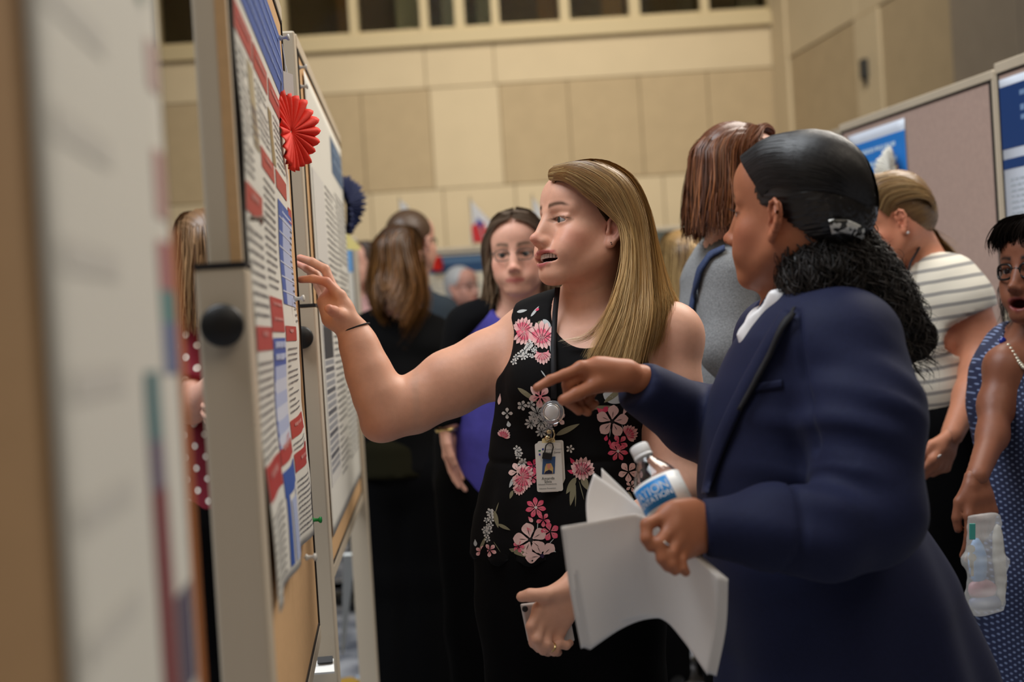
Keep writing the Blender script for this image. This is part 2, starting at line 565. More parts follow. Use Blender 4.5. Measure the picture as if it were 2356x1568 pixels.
# ------------------------------------------------------------------ hair strands
def catmull(P, n):
    """P (g, m, 3) control polylines -> (g, n, 3)"""
    P = np.asarray(P, float)
    m = P.shape[1]
    E = np.concatenate([2 * P[:, :1] - P[:, 1:2], P, 2 * P[:, -1:] - P[:, -2:-1]], 1)
    t = np.linspace(0, m - 1 - 1e-6, n); i = t.astype(int); f = (t - i)[None, :, None]
    p0, p1, p2, p3 = E[:, i], E[:, i + 1], E[:, i + 2], E[:, i + 3]
    return .5 * ((2 * p1) + (-p0 + p2) * f + (2 * p0 - 5 * p1 + 4 * p2 - p3) * f ** 2 + (-p0 + 3 * p1 - 3 * p2 + p3) * f ** 3)

def strands_mesh(paths, width, cols, tipcols=None, taper=True, outward=None, root_shade=1.0, flat=.45):
    """paths (s, n, 3) -> flat-ish three sided tubes"""
    s, n, _ = paths.shape
    T = np.gradient(paths, axis=1); T /= np.linalg.norm(T, axis=2, keepdims=True) + 1e-9
    ref = outward if outward is not None else np.tile(V3(.3, -.9, .2), (s, n, 1))
    A = np.cross(T, ref); A /= np.linalg.norm(A, axis=2, keepdims=True) + 1e-9
    B = np.cross(A, T)
    t = np.linspace(0, 1, n)
    w = width[:, None] * np.where(t < .75, 1, np.clip((1 - t) / .25, .12, 1) ** .7)[None, :] if taper else width[:, None] * np.ones(n)[None]
    w = w[:, :, None]
    ring = [paths + A * w, paths + B * w * flat, paths - A * w]
    V = np.stack(ring, 2).reshape(-1, 3)
    base = (np.arange(s)[:, None] * n + np.arange(n - 1)[None]).ravel() * 3
    Q = np.concatenate([np.stack([base + k, base + (k + 1) % 3, base + 3 + (k + 1) % 3, base + 3 + k], 1) for k in range(2)])
    tc = cols if tipcols is None else tipcols
    tt = np.clip(t * 1.15 - .1, 0, 1)[None, :, None]
    C = cols[:, None, :] * (1 - tt) + tc[:, None, :] * tt
    C = np.repeat(C.reshape(-1, 3), 3, 0)
    return V, Q, C

def guide_hair(guides, n_strands, npts=18, jitter=.004, width=(.0006, .0013), root=(.2, .13, .06), tip=(.5, .34, .17), var=.25,
               depth=.012, depth_dir=None, rng=None, clump=0.0, ends=.06, wave=0.0, wavef=3.0, streak=None):
    """strands between neighbouring guides (g, m, 3); returns paths & colours"""
    rng = rng or np.random.default_rng(5)
    G = catmull(guides, npts)
    g = len(G)
    u = np.sort(rng.uniform(0, g - 1 - 1e-6, n_strands)); i = u.astype(int); f = (u - i)[:, None, None]
    P = G[i] * (1 - f) + G[i + 1] * f
    t = np.linspace(0, 1, npts)
    # layered offset away from the inside of the sheet
    cen = G.mean(0)[None]
    out = P - cen; out /= np.linalg.norm(out, axis=2, keepdims=True) + 1e-9
    lay = rng.uniform(-1, .35, n_strands)[:, None, None] * depth
    P = P + out * lay * (.25 + .75 * t)[None, :, None]
    j = rng.normal(size=(n_strands, 1, 3)) * jitter
    P = P + j * (.2 + .8 * t ** 1.5)[None, :, None]
    ph1 = rng.uniform(0, 6.28, (n_strands, 1, 3)); clp = np.floor(u * 14)[:, None, None]
    P = P + jitter * .7 * np.sin(ph1 + t[None, :, None] * rng.uniform(3, 8, (n_strands, 1, 1))) * (t ** .7)[None, :, None]
    P = P + jitter * 1.0 * np.sin(clp * 2.3 + np.array([0, 2, 4])[None, None] + t[None, :, None] * 5) * (t ** .7)[None, :, None]
    if wave:
        ph = rng.uniform(0, 6.28, (n_strands, 1, 1))
        P = P + wave * np.sin(ph + t[None, :, None] * wavef * 6.28 + np.array([0, 1.6, 3.1])[None, None]) * (t ** .8)[None, :, None]
    # uneven ends
    sc = 1 - ends * rng.uniform(0, 1, n_strands) ** 2
    tt = t[None] * sc[:, None] * (npts - 1)
    k = np.minimum(tt.astype(int), npts - 2); ff = (tt - k)[:, :, None]
    P = np.take_along_axis(P, k[:, :, None].repeat(3, 2), 1) * (1 - ff) + np.take_along_axis(P, (k + 1)[:, :, None].repeat(3, 2), 1) * ff
    vv = 1 + var * (rng.uniform(-1, 1, n_strands) * .55 + .45 * np.sin(u * 9.3 + 1) + .6 * np.sin(np.floor(u * 17) * 2.7))
    c0 = np.asarray(root)[None, :3] * vv[:, None]; c1 = np.asarray(tip)[None, :3] * vv[:, None]
    if streak is not None:
        m_ = rng.uniform(0, 1, n_strands) < .3
        c0[m_] = np.asarray(streak)[:3] * vv[m_][:, None] * .55; c1[m_] = np.asarray(streak)[:3] * vv[m_][:, None]
    w = rng.uniform(width[0], width[1], n_strands)
    return P, w, np.clip(c0, 0, 1), np.clip(c1, 0, 1), out

def push_out(P, sdf, off, it=3):
    """push strand points outside a Shape"""
    sh = P.shape; Q = P.reshape(-1, 3).copy()
    offv = off if np.isscalar(off) else np.repeat(off, sh[1])
    e = .002
    for _ in range(it):
        d = sdf.pts(Q)
        mk = d < offv
        if not mk.any(): break
        q = Q[mk]
        gr = np.stack([sdf.pts(q + np.eye(3)[i] * e) - sdf.pts(q - np.eye(3)[i] * e) for i in range(3)], 1)
        gr /= np.linalg.norm(gr, axis=1, keepdims=True) + 1e-9
        o = offv if np.isscalar(offv) else offv[mk]
        Q[mk] = q + gr * (o - d[mk])[:, None]
    return Q.reshape(sh)

HAIRM = lambda: mat('hair', attr=True, rough=.38, spec=.55)
def build_hair(parent, sets, name='hair', m_=None):
    """sets: list of (paths, width, c0, c1, out) -> ONE hair mesh"""
    vs, qs, cs, n = [], [], [], 0
    for P, w, c0, c1, out in sets:
        v, q, c = strands_mesh(P, w, c0, c1, outward=out)
        vs.append(v); qs.append(q + n); cs.append(c); n += len(v)
    return mesh_obj(name, np.concatenate(vs), np.concatenate(qs), m_ or HAIRM(), parent, True, np.concatenate(cs))

# ------------------------------------------------------------------ hands
def hand_shape(S, wrist, palm_w, fingers, thumb, r=.0082, wr=(.027, .019), palm_n=None, wrist_in=None):
    """palm_w: four knuckles; fingers: four joint chains starting after the knuckle; thumb: chain of 4 points"""
    wrist = np.asarray(wrist, float); K = [np.asarray(k, float) for k in palm_w]
    across = unit(K[0] - K[3])
    for i, kp in enumerate(K):
        a = wrist + across * (1.5 - i) * .009
        S.seg(a, kp, .0125 * r / .0082, .0108 * r / .0082, k=.012)
    S.seg(wrist * .45 + K[0] * .55, wrist * .45 + K[3] * .55, .0125 * r / .0082, .0115 * r / .0082, k=.014)
    if wrist_in is not None: S.seg(wrist_in, wrist, wr, (.024, .018), k=.015, side=across)
    for i, ch in enumerate(fingers):
        sc = [.98, 1.02, .97, .86][i]
        pts = [K[i]] + [np.asarray(p, float) for p in ch]
        rad = [r * sc * q for q in (1.12, 1.0, .92, .80)][:len(pts)]
        for j in range(len(pts) - 1): S.seg(pts[j], pts[j + 1], rad[j], rad[j + 1], k=.0035 if j else .006)
    pts = [np.asarray(p, float) for p in thumb]
    rad = [r * q for q in (1.75, 1.35, 1.18, 1.0)][:len(pts)]
    for j in range(len(pts) - 1): S.seg(pts[j], pts[j + 1], rad[j], rad[j + 1], k=.010 if j == 0 else .004)
    return S

SKIN = lambda nm='skin': mat(nm, attr=True, rough=.48, spec=.45, sss=.12, noise=.03, nscale=90, bump=.05, bscale=500)

def skin_cols(P, skin, blot=.04, seed=1):
    c = np.tile(np.asarray(skin[:3]), (len(P), 1))
    return c * (1 + blot * wave_noise(P, 60, seed))[:, None]
# ------------------------------------------------------------------ the hall
WY = 12.0
CREAM = mat('cream_panel', s2l((206, 186, 152)), rough=.8, noise=.03, nscale=3, bump=.03, bscale=60)
TAN = mat('tan_panel', s2l((182, 160, 126)), rough=.9, noise=.04, nscale=6, bump=.06, bscale=300)
JOINT = mat('panel_joint', s2l((150, 128, 96)), rough=.9)
FRAMEM = mat('window_frame_cream', s2l((198, 178, 138)), rough=.6)

def on_y(px, py, Y):
    d = FWD + RGT * ((px - 1178.0) / FPX) + UPV * ((784.0 - py) / FPX)
    return CAM + d * (Y - CAM[1]) / d[1]

def on_plane(px, py, p, n):
    d = FWD + RGT * ((px - 1178.0) / FPX) + UPV * ((784.0 - py) / FPX)
    return CAM + d * np.dot(np.asarray(p) - CAM, n) / np.dot(d, n)

def carpet():
    m_ = bpy.data.materials.new('grey_carpet'); m_.use_nodes = True; nt = m_.node_tree; b = nt.nodes['Principled BSDF']; b.inputs['Roughness'].default_value = .95
    tc = nt.nodes.new('ShaderNodeTexCoord'); n = nt.nodes.new('ShaderNodeTexNoise'); n.inputs['Scale'].default_value = 7; n.inputs['Detail'].default_value = 8
    nt.links.new(tc.outputs['Object'], n.inputs['Vector'])
    cr = nt.nodes.new('ShaderNodeValToRGB'); cr.color_ramp.elements[0].position = .38; cr.color_ramp.elements[1].position = .64
    cr.color_ramp.elements[0].color = s2l((96, 100, 110)); cr.color_ramp.elements[1].color = s2l((168, 170, 176))
    nt.links.new(n.outputs['Fac'], cr.inputs[0]); nt.links.new(cr.outputs[0], b.inputs['Base Color'])
    return m_
fl = MB().aabb(-9, 7, -4, 13, -.1, 0).build('floor', carpet()); tag(fl, 'mottled grey carpet floor of the hall', kind='structure')

zA = on_y(1178, 424, WY)[2]; zB = on_y(1178, 191, WY)[2]; zC = on_y(1178, 64, WY)[2]; zTop = 7.2
xC = on_y(1796, 300, WY)[0]
wb = MB().aabb(-9, xC + .3, WY + .03, WY + .25, 0, zC).build('wall_back', JOINT); tag(wb, 'back wall of the hall clad in cream and tan panels', kind='structure')
def wx(px): return on_y(px, 320, WY)[0]
step = wx(1313) - wx(1155)
xs_dark = [wx(1155) + step * k for k in range(0, 4)] + [xC]
def panel(x0, x1, z0, z1, m_, par, proud=.03):
    MB().aabb(x0 + .004, x1 - .004, WY + .03 - proud, WY + .06, z0 + .004, z1 - .004).build('panel', m_, par, bevel=.003)
# right-hand group of four tan panels, a cream bay, then tan to the left
edges = [xC, wx(1635), wx(1478), wx(1313), wx(1155)]
for a, b in zip(edges[1:], edges[:-1]): panel(a, b, zA, zB, TAN, wb)
panel(wx(994), wx(1155), zA, zB, CREAM, wb)
x = wx(994)
for k in range(14):
    if x < -8.5: break
    panel(x - step, x, zA, zB, TAN if (k % 6) != 5 else CREAM, wb); x -= step
x = xC
big = [xC, wx(1148), wx(988)] + [wx(988) - step * 2 * k for k in range(1, 6)]
for a, b in zip(big[1:], big[:-1]):
    panel(a, b, zB, zC - .12, CREAM, wb)
low = [xC, wx(1520), wx(1178), wx(1012), wx(845)] + [wx(845) - step * 2 * k for k in range(1, 6)]
for a, b in zip(low[1:], low[:-1]):
    panel(a, b, 2.0, zA, CREAM, wb); panel(a, b, .02, 2.0, CREAM, wb)
led = MB().aabb(-9, xC, WY - .06, WY + .12, zC - .12, zC).build('sill_ledge', FRAMEM, wb)
# clerestory windows
GL = mat('dark_glass', (.012, .010, .008, 1), rough=.08, spec=.5)
wbk = MB().aabb(-9, xC + .3, WY + .9, WY + 1.0, zC - .2, zTop).build('wall_upper_back', mat('dim_room', s2l((74, 62, 44)), rough=.9)); tag(wbk, 'dim room wall behind the upper windows', kind='structure')
wtop = MB().aabb(-9, xC + .3, WY, WY + .25, zC + 1.9, zTop).build('wall_upper', FRAMEM); tag(wtop, 'cream wall above the upper windows', kind='structure')
panes = [(365, 640), (658, 803), (824, 966), (986, 1046), (1069, 1130), (1149, 1288), (1311, 1448), (1473, 1612), (1632, 1768)]
def wx2(px): return on_y(px, 40, WY)[0]
inner = [(1.0, s2l((60, 48, 34))), (.5, s2l((112, 86, 52))), (.8, s2l((120, 118, 96))), (1.0, s2l((122, 122, 102))), (1.0, s2l((112, 112, 94))), (.6, s2l((96, 74, 44))), (.7, s2l((104, 82, 50))), (.4, s2l((70, 62, 46))), (.6, s2l((96, 90, 70)))]
nwin = 0
def window(x0, x1, fr, col, mull):
    global nwin
    nwin += 1
    w_ = thing('window_%d' % nwin, ((x0 + x1) / 2, WY, zC), 'clerestory window in the upper wall', None, kind='structure')
    p = MB().aabb(x0, x1, WY + .08, WY + .09, zC, zC + 1.9).build('pane', mat('tinted_glass', (.75, .72, .62, 1), rough=.02, trans=1.0, ior=1.05), w_)
    f = MB(); f.aabb(mull[0], x0, WY - .02, WY + .14, zC, zC + 1.9); f.build('mullion', FRAMEM, w_)
    f = MB(); f.aabb(x0, x1, WY + .02, WY + .12, zC, zC + .05); f.build('window_frame', FRAMEM, w_)
    c = MB(); xx = x1 - (x1 - x0) * fr
    n = max(3, int((x1 - xx) / .05))
    for k in range(n):
        a = xx + (x1 - xx) * k / n; b = xx + (x1 - xx) * (k + 1) / n
        c.aabb(a, b - .004, WY + .45 + .03 * (k % 2), WY + .5, zC + .08, zC + 1.8)
    c.build('curtain', mat('curtain_%d' % nwin, col, rough=.9), w_)
for (a, b), (fr, c), prev in zip(panes, inner, [350] + [p[1] for p in panes[:-1]]):
    window(wx2(a), wx2(b), fr * .55, c, (wx2(prev), 0))
x = wx2(350)
for k in range(5): window(x - 1.0, x - .1, .3, s2l((70, 58, 42)), (x - 1.08, 0)); x -= 1.08
MB().aabb(wx2(1768), xC + .02, WY - .02, WY + .14, zC, zTop).build('trim_1', FRAMEM)
tag(bpy.data.objects['trim_1'], 'cream corner post beside the upper windows', kind='structure')

# right wall coming toward the camera
dR = unit(V3((698 - 1178) / FPX, 1, 0)) * -1.0
pR = V3(xC, WY, 0); nR = unit(V3(-dR[1], dR[0], 0));
if nR[0] > 0: nR = -nR
def rw(px, py=150): return float(np.dot(on_plane(px, py, pR, nR) - pR, dR))
LR = 8.5
wr = MB(); wr.box(pR + dR * LR / 2 - nR * .13 + V3(0, 0, zTop / 2), dR * LR / 2, nR * .1, (0, 0, zTop / 2)); wr = wr.build('wall_right', JOINT); tag(wr, 'right hall wall running toward the camera, tan and cream panels', kind='structure')
zR = on_plane(1812, 138, pR, nR)[2]
def rpanel(s0, s1, z0, z1, m_, proud=.0):
    b = MB(); b.box(pR + dR * (s0 + s1) / 2 + nR * (proud - .015) + V3(0, 0, (z0 + z1) / 2), dR * ((s1 - s0) / 2 - .004), nR * .03, (0, 0, (z1 - z0) / 2 - .004)); b.build('panel', m_, wr, bevel=.003)
GREYT = mat('grey_tan_panel', s2l((150, 136, 118)), rough=.9, noise=.04, nscale=6)
ss = [0, rw(1822), rw(1978), rw(2036), rw(2200), rw(2356), LR]
rpanel(ss[0], ss[1], 0, zTop, CREAM, .03)
rpanel(ss[1], ss[2], 0, zR, TAN); rpanel(ss[2], ss[3], 0, zR, CREAM, .02); rpanel(ss[3], ss[4], 0, zR, TAN); rpanel(ss[4], ss[5], 0, zR, GREYT, .01); rpanel(ss[5], LR, 0, zR, GREYT)
for a, b in ((ss[1], 1.8), (1.8, 3.4), (3.4, 5.2), (5.2, LR)): rpanel(a, b, zR, zTop, CREAM, .01)
# small dark wall device on the pilaster
p = on_plane(2003, 158, pR, nR) + nR * .05
dv = thing('wall_speaker', p, 'small dark wall device high on the cream pilaster', 'wall device')
MB().box(p, dR * .035, nR * .03, (0, 0, .075)).build('housing', mat('dark_plastic', (.03, .03, .03, 1), rough=.5), dv, bevel=.008)
MB().tube([p - V3(0, 0, .07), p - nR * .02 - V3(0, 0, .13)], .018, 10).build('bracket', mat('dark_plastic'), dv)
# ------------------------------------------------------------------ poster boards, posters, rosettes, pins
ALU = mat('brushed_aluminium', s2l((206, 192, 170)), rough=.45, metal=.15, noise=.04, nscale=8, bump=.03, bscale=300, stretch=(1, 1, .05))
GASK = mat('black_gasket', (.012, .010, .010, 1), rough=.6)
FELT = mat('tan_felt', s2l((205, 165, 118)), rough=.95, noise=.05, nscale=60, bump=.12, bscale=700)
MAUVE = mat('mauve_felt', s2l((178, 152, 140)), rough=.95, noise=.05, nscale=60, bump=.12, bscale=700)
KNOB = mat('black_knob', (.010, .009, .008, 1), rough=.45, bump=.05, bscale=400)
PAPER = mat('poster_paper', s2l((226, 224, 214)), rough=.5, noise=.015, nscale=5)
INK = mat('poster_ink', attr=True, rough=.5)
CORK = mat('orange_cork', s2l((176, 104, 44)), rough=.8, noise=.1, nscale=90)
WHITEP = mat('white_plastic', (.75, .73, .70, 1), rough=.35)

class Board:
    def __init__(s, p0, p1, nside, z0, z1, th=.034):
        s.p0 = V3(p0[0], p0[1], 0); s.p1 = V3(p1[0], p1[1], 0)
        s.L = np.linalg.norm(s.p1 - s.p0); s.a = (s.p1 - s.p0) / s.L
        s.n = unit(V3(-s.a[1], s.a[0], 0)); s.n = s.n if np.dot(s.n, nside) > 0 else -s.n
        s.z0, s.z1, s.th = z0, z1, th
    def P(s, t, z, lift=0.0): return s.p0 + s.a * t + s.n * lift + V3(0, 0, z)
    def t_of(s, px, py):
        q = on_plane(px, py, s.p0, s.n); return float(np.dot(q - s.p0, s.a)), q[2]
    def build(s, label, felt, posts=(.036, .036), legs=(True, True), rail=.03, legw=.028, leg_top=None, knobs=(True, True)):
        r = thing('poster_board', s.P(s.L / 2, 0), label, 'poster board', 'poster boards in the hall')
        mid = s.P(s.L / 2, (s.z0 + s.z1) / 2, -s.th / 2)
        MB().box(mid, s.a * s.L / 2, s.n * s.th / 2, (0, 0, (s.z1 - s.z0) / 2)).build('felt_panel', felt, r, bevel=.002)
        for z in (s.z1 + rail / 2, s.z0 - rail / 2):
            MB().box(s.P(s.L / 2, z, -s.th / 2), s.a * (s.L / 2 + .012), s.n * (s.th / 2 + .003), (0, 0, rail / 2)).build('rail', ALU, r, bevel=.003)
            zz = z + (rail / 2 + .003) * (-1 if z > s.z1 else 1)
            MB().box(s.P(s.L / 2, zz, -s.th / 2 + .0015), s.a * (s.L / 2), s.n * (s.th / 2 + .001), (0, 0, .003)).build('gasket', GASK, r)
        for i, t in enumerate((-posts[0] / 2, s.L + posts[1] / 2)):
            MB().box(s.P(t, (s.z0 + s.z1) / 2, -s.th / 2 - .001), s.a * posts[i] / 2, s.n * (s.th / 2 + .0015), (0, 0, (s.z1 - s.z0) / 2 + rail)).build('post', ALU, r, bevel=.004)
            tg = .003 if i == 0 else s.L - .003
            MB().box(s.P(tg, (s.z0 + s.z1) / 2, -s.th / 2 + .002), s.a * .003, s.n * (s.th / 2 + .001), (0, 0, (s.z1 - s.z0) / 2)).build('gasket', GASK, r)
            if legs[i]:
                sg = -1 if i == 0 else 1
                zt = leg_top if leg_top else s.z0 + .35
                tc = t + sg * (posts[i] / 2 + .030)
                lg = MB().box(s.P(tc, zt / 2 + .01, -s.th / 2), s.a * .030, s.n * legw, (0, 0, zt / 2 - .01)).build('leg', ALU, r, bevel=.004)
                MB().box(s.P(tc, zt + .003, -s.th / 2), s.a * .031, s.n * (legw + .001), (0, 0, .003)).build('leg_cap', GASK, lg)
                MB().box(s.P(tc, .02, -s.th / 2), s.a * .025, s.n * .22, (0, 0, .02)).build('foot', ALU, lg, bevel=.006)
                if knobs[i]:
                    MB().lathe(s.P(tc + sg * .030, zt - .063, -s.th / 2), s.a * sg, [(.010, -.002), (.010, .006), (.0235, .008), (.0235, .016), (.020, .020), (.004, .021)], n=28).build('knob', KNOB, lg, True)
        s.root = r
        return r

def poster(bd, t0, t1, z0, z1, label, elems, wave=None, nu=14, nv=40, lift=.0045, paper=PAPER):
    """a sheet on a board, printed; elems: (u0, u1, v0, v1, colour) with u near->far or as given, v down"""
    r = thing('poster', bd.P((t0 + t1) / 2, z0, lift), label, 'poster', 'printed research posters')
    def S(u, v, e=0.0):
        return bd.P(t0 + (t1 - t0) * u, z1 + (z0 - z1) * v, lift + e + (wave(u, v) if wave else 0.0))
    V = [S(i / nu, j / nv) for j in range(nv + 1) for i in range(nu + 1)]
    F = [[j * (nu + 1) + i, j * (nu + 1) + i + 1, (j + 1) * (nu + 1) + i + 1, (j + 1) * (nu + 1) + i] for j in range(nv) for i in range(nu)]
    o = mesh_obj('sheet', V, np.array(F), paper, r, True)
    so = o.modifiers.new('solid', 'SOLIDIFY'); so.thickness = .0006; so.offset = 0
    V, F, C = [], [], []
    for k, (u0, u1, v0, v1, c) in enumerate(elems):
        nu_ = max(1, int(round((u1 - u0) * nu + .5))); nv_ = max(1, int((v1 - v0) * nv + .5))
        n = len(V); e = .0012 + .0002 * min(4, k / 400)
        if len(c) > 4 and c[4]: e += c[4]
        for j in range(nv_ + 1):
            for i in range(nu_ + 1):
                V.append(S(u0 + (u1 - u0) * i / nu_, v0 + (v1 - v0) * j / nv_, e)); C.append(c[:3])
        F += [[n + j * (nu_ + 1) + i, n + j * (nu_ + 1) + i + 1, n + (j + 1) * (nu_ + 1) + i + 1, n + (j + 1) * (nu_ + 1) + i] for j in range(nv_) for i in range(nu_)]
    if V: mesh_obj('print', V, np.array(F), INK, r, False, np.array(C))['kind'] = 'stuff'
    return r, S

def text_lines(u0, u1, v0, v1, pitch, rng, col=(.10, .10, .11), h=.36, fill=.86, ww=.012):
    """rows of word-like dashes"""
    out = []; v = v0
    while v + pitch * h < v1:
        u = u0; end = u1 if rng.random() < fill else u0 + (u1 - u0) * rng.uniform(.3, .9)
        while u < end:
            w = rng.uniform(.6, 2.6) * ww
            out.append((u, min(u + w, end), v, v + pitch * h * rng.uniform(.7, 1), col)); u += w + ww * .45
        v += pitch
    return out

rg = random.Random(4)
RED = s2l((178, 62, 56)); BLUE = s2l((58, 92, 168)); LBLUE = s2l((176, 188, 220)); PALEB = s2l((206, 212, 228)); LT = s2l((226, 214, 212))
def up(c, e): return (*c[:3], 1, e)

# ---- the row on the left: the same line of boards, nearest one far out of focus
TA = math.tan(math.atan((874 - 1178) * .998 / FPX + .0008)); C0 = -.152
def rowx(Y): return TA * Y + C0
L0 = Board((rowx(.26), .26), (rowx(.955), .955), V3(1, 0, 0), .55, 1.92)
L0.build('out-of-focus poster board nearest the camera at the left edge', mat('tan_felt_shaded', s2l((150, 118, 80)), rough=.95, noise=.05, nscale=60), posts=(.03, .008), legs=(True, False), knobs=(False, False))  # same tan felt, darkening towards the frame edge painted into its colour
MB().box(L0.P(L0.L + .024, 1.03, -.016), L0.a * .015, L0.n * .018, (0, 0, .36)).build('cork_edge', CORK, L0.root)
el = [(.86, .97, .275, .302, s2l((206, 176, 172))), (.86, .98, .335, .372, s2l((200, 160, 156))), (.84, .99, .385, .412, s2l((184, 124, 126))), (.84, 1., .412, .430, s2l((96, 146, 146))), (.84, 1., .430, .458, s2l((112, 126, 162))),
      (.62, .76, .455, .490, s2l((84, 126, 130))), (.62, .76, .490, .515, s2l((112, 100, 120))), (.62, .77, .515, .640, s2l((128, 54, 60))), (.80, .97, .575, .63, s2l((92, 84, 104))), (.80, .86, .14, .26, s2l((150, 164, 150)))]
el += [(.08, .45, .30 + .05 * k, .312 + .05 * k, s2l((212, 210, 202))) for k in range(7)]
poster(L0, .325, .68, .60, 1.86, 'blurred poster with teal and maroon strips on nearest board', el, nu=10)

L1 = Board((rowx(1.506), 1.506), (rowx(2.47), 2.47), V3(1, 0, 0), .76, 1.905, th=.036)
L1_root = L1.build('tan poster board with the big black knob on its leg', FELT, posts=(.022, .008), legs=(True, False), legw=.0275, leg_top=1.385)
MB().box(L1.P(-.0225, (L1.z0 + L1.z1) / 2, -.006), L1.a * .001, L1.n * .0065, (0, 0, (L1.z1 - L1.z0) / 2)).build('felt_edge', FELT, L1_root)
el = []
el += [(.10, 1., .0, .135, BLUE)]
for (a, b) in ((0, .27), (.29, .57), (.60, .88)): el.append((a, b, .155, .195, RED))
el += [(.0, .27, .405, .445, RED), (.29, .56, .318, .352, RED), (.60, .88, .318, .352, RED), (.90, 1., .17, .21, RED), (.9, 1., .36, .39, RED)]
el += [(.17, .27, .205, .335, s2l((176, 162, 128))), (.175, .265, .27, .33, s2l((110, 100, 96))), (.55, .63, .215, .315, s2l((150, 132, 92)))]
el += [(.62, .72, .37, .56, BLUE), (.72, .98, .37, .56, LBLUE), (.72, .98, .37, .395, BLUE)]
for k in range(6): el.append((.62, .98, .40 + .027 * k, .4025 + .027 * k, up(PALEB, .0005)))
el += [(.0, .28, .605, .640, RED), (.29, .575, .555, .612, RED), (.60, .90, .600, .628, RED), (.29, .575, .622, .668, BLUE)]
for k in range(6): el.append((.30, .575, .668 + .022 * k, .690 + .022 * k, LBLUE if k % 2 == 0 else PALEB))
el += [(.29, .315, .668, .80, BLUE), (.0, .28, .800, .850, RED), (.29, .575, .785, .825, RED), (.60, .96, .772, .805, RED), (.60, .96, .832, .865, RED), (.29, .575, .835, .875, BLUE), (.30, .34, .875, .985, BLUE), (.36, .56, .885, .985, LBLUE)]
blocks = [(.0, .16, .205, .395, .0125), (.29, .53, .205, .31, .0125), (.66, .9, .205, .31, .0125), (.0, .27, .46, .60, .015), (.30, .56, .36, .55, .0130), (.62, .92, .635, .765, .0105), (.0, .27, .65, .795, .0120), (.60, .94, .875, .985, .0095), (.0, .27, .865, .985, .0120), (.60, .94, .808, .828, .0090), (.91, .99, .4, .6, .012)]
for b in blocks: el += text_lines(b[0] + .012, b[1] - .012, b[2] + .006, b[3], b[4], rg, (.13, .13, .14))
for (a, b, v0, v1) in ((.08, .2, .414, .436), (.36, .5, .327, .343), (.34, .54, .563, .577), (.34, .54, .588, .602), (.1, .18, .612, .632), (.7, .8, .606, .622), (.06, .22, .812, .838), (.34, .53, .795, .815), (.68, .88, .780, .797), (.7, .86, .842, .857), (.05, .22, .166, .184), (.34, .53, .166, .184), (.65, .84, .166, .184)):
    for q in text_lines(a, b, v0, v1, v1 - v0, rg, s2l((206, 140, 134)), h=.42, fill=1, ww=.012): el.append((*q[:4], up(q[4], .0006)))
for v in (.02, .05, .08, .105):
    for q in text_lines(.2, .95, v, v + .02, .02, rg, s2l((132, 152, 200)), h=.34, fill=1, ww=.014): el.append((*q[:4], up(q[4], .0006)))
for v in (.628, .648):
    for q in text_lines(.32, .56, v, v + .014, .014, rg, s2l((200, 210, 236)), h=.8, fill=1, ww=.014): el.append((*q[:4], up(q[4], .0006)))
def w1(u, v): return .006 * max(0, v - .72) ** 1.0 * (1.5 + math.sin(u * 17 + 1)) * 3.0 * (1 + u) * .8 + .0016 * (1 + math.sin(v * 60 + u * 3)) * max(0, u - .55) + .0015 * (1 + math.sin(v * 23))
P1, S1 = poster(L1, .008, .79, .985, 1.835, 'white research poster with red headings and blue tables, hand raised beside it', el, wave=w1, nu=26, nv=64)

TB = -.066
def rowx2(Y): return TB * Y - .2374
L2 = Board((rowx2(2.80), 2.80), (rowx2(4.20), 4.20), V3(1, 0, 0), .80, 1.925, th=.034)
L2.build('grey-framed poster board just behind the red rosette', FELT, posts=(.040, .040), legs=(True, True), legw=.030, leg_top=1.37)
DB = s2l((66, 98, 132))
el = [(.60, .97, .03, .13, DB), (.04, .30, .20, .90, s2l((214, 212, 206)))]
for k in range(30):
    el.append((.06, .28, .40 + .016 * k, .411 + .016 * k, s2l((150, 152, 156)) if k % 3 else s2l((92, 94, 100))))
el += [(.06, .28, .55, .62, up(s2l((60, 62, 66)), .0005))]
for a, b, v0, v1 in ((.33, .60, .2, .92), (.63, .95, .18, .92)): el += text_lines(a, b, v0, v1, .016, rg, (.16, .16, .17), ww=.016)
for q in text_lines(.66, .92, .05, .11, .03, rg, s2l((130, 156, 186)), h=.5, fill=1): el.append((*q[:4], up(q[4], .0006)))
poster(L2, .10, 1.36, .86, 1.90, 'pale text poster with dark blue title on the second board', el, nu=18)
L3 = Board((-1.50, 5.6), (on_y(813, 600, 5.6)[0], 5.6), V3(0, -1, 0), .80, 1.70)
L3.build('far board facing the camera at the end of the left row', FELT, posts=(.02, .02), legw=.02, knobs=(False, False))
poster(L3, .06, L3.L - .004, .86, 1.69, 'poster with a sky blue block at the end of the left row', [(.84, 1.0, .0, .13, s2l((112, 164, 214)))] + text_lines(.05, .8, .1, .95, .02, rg, (.3, .3, .3), ww=.02), nu=10)

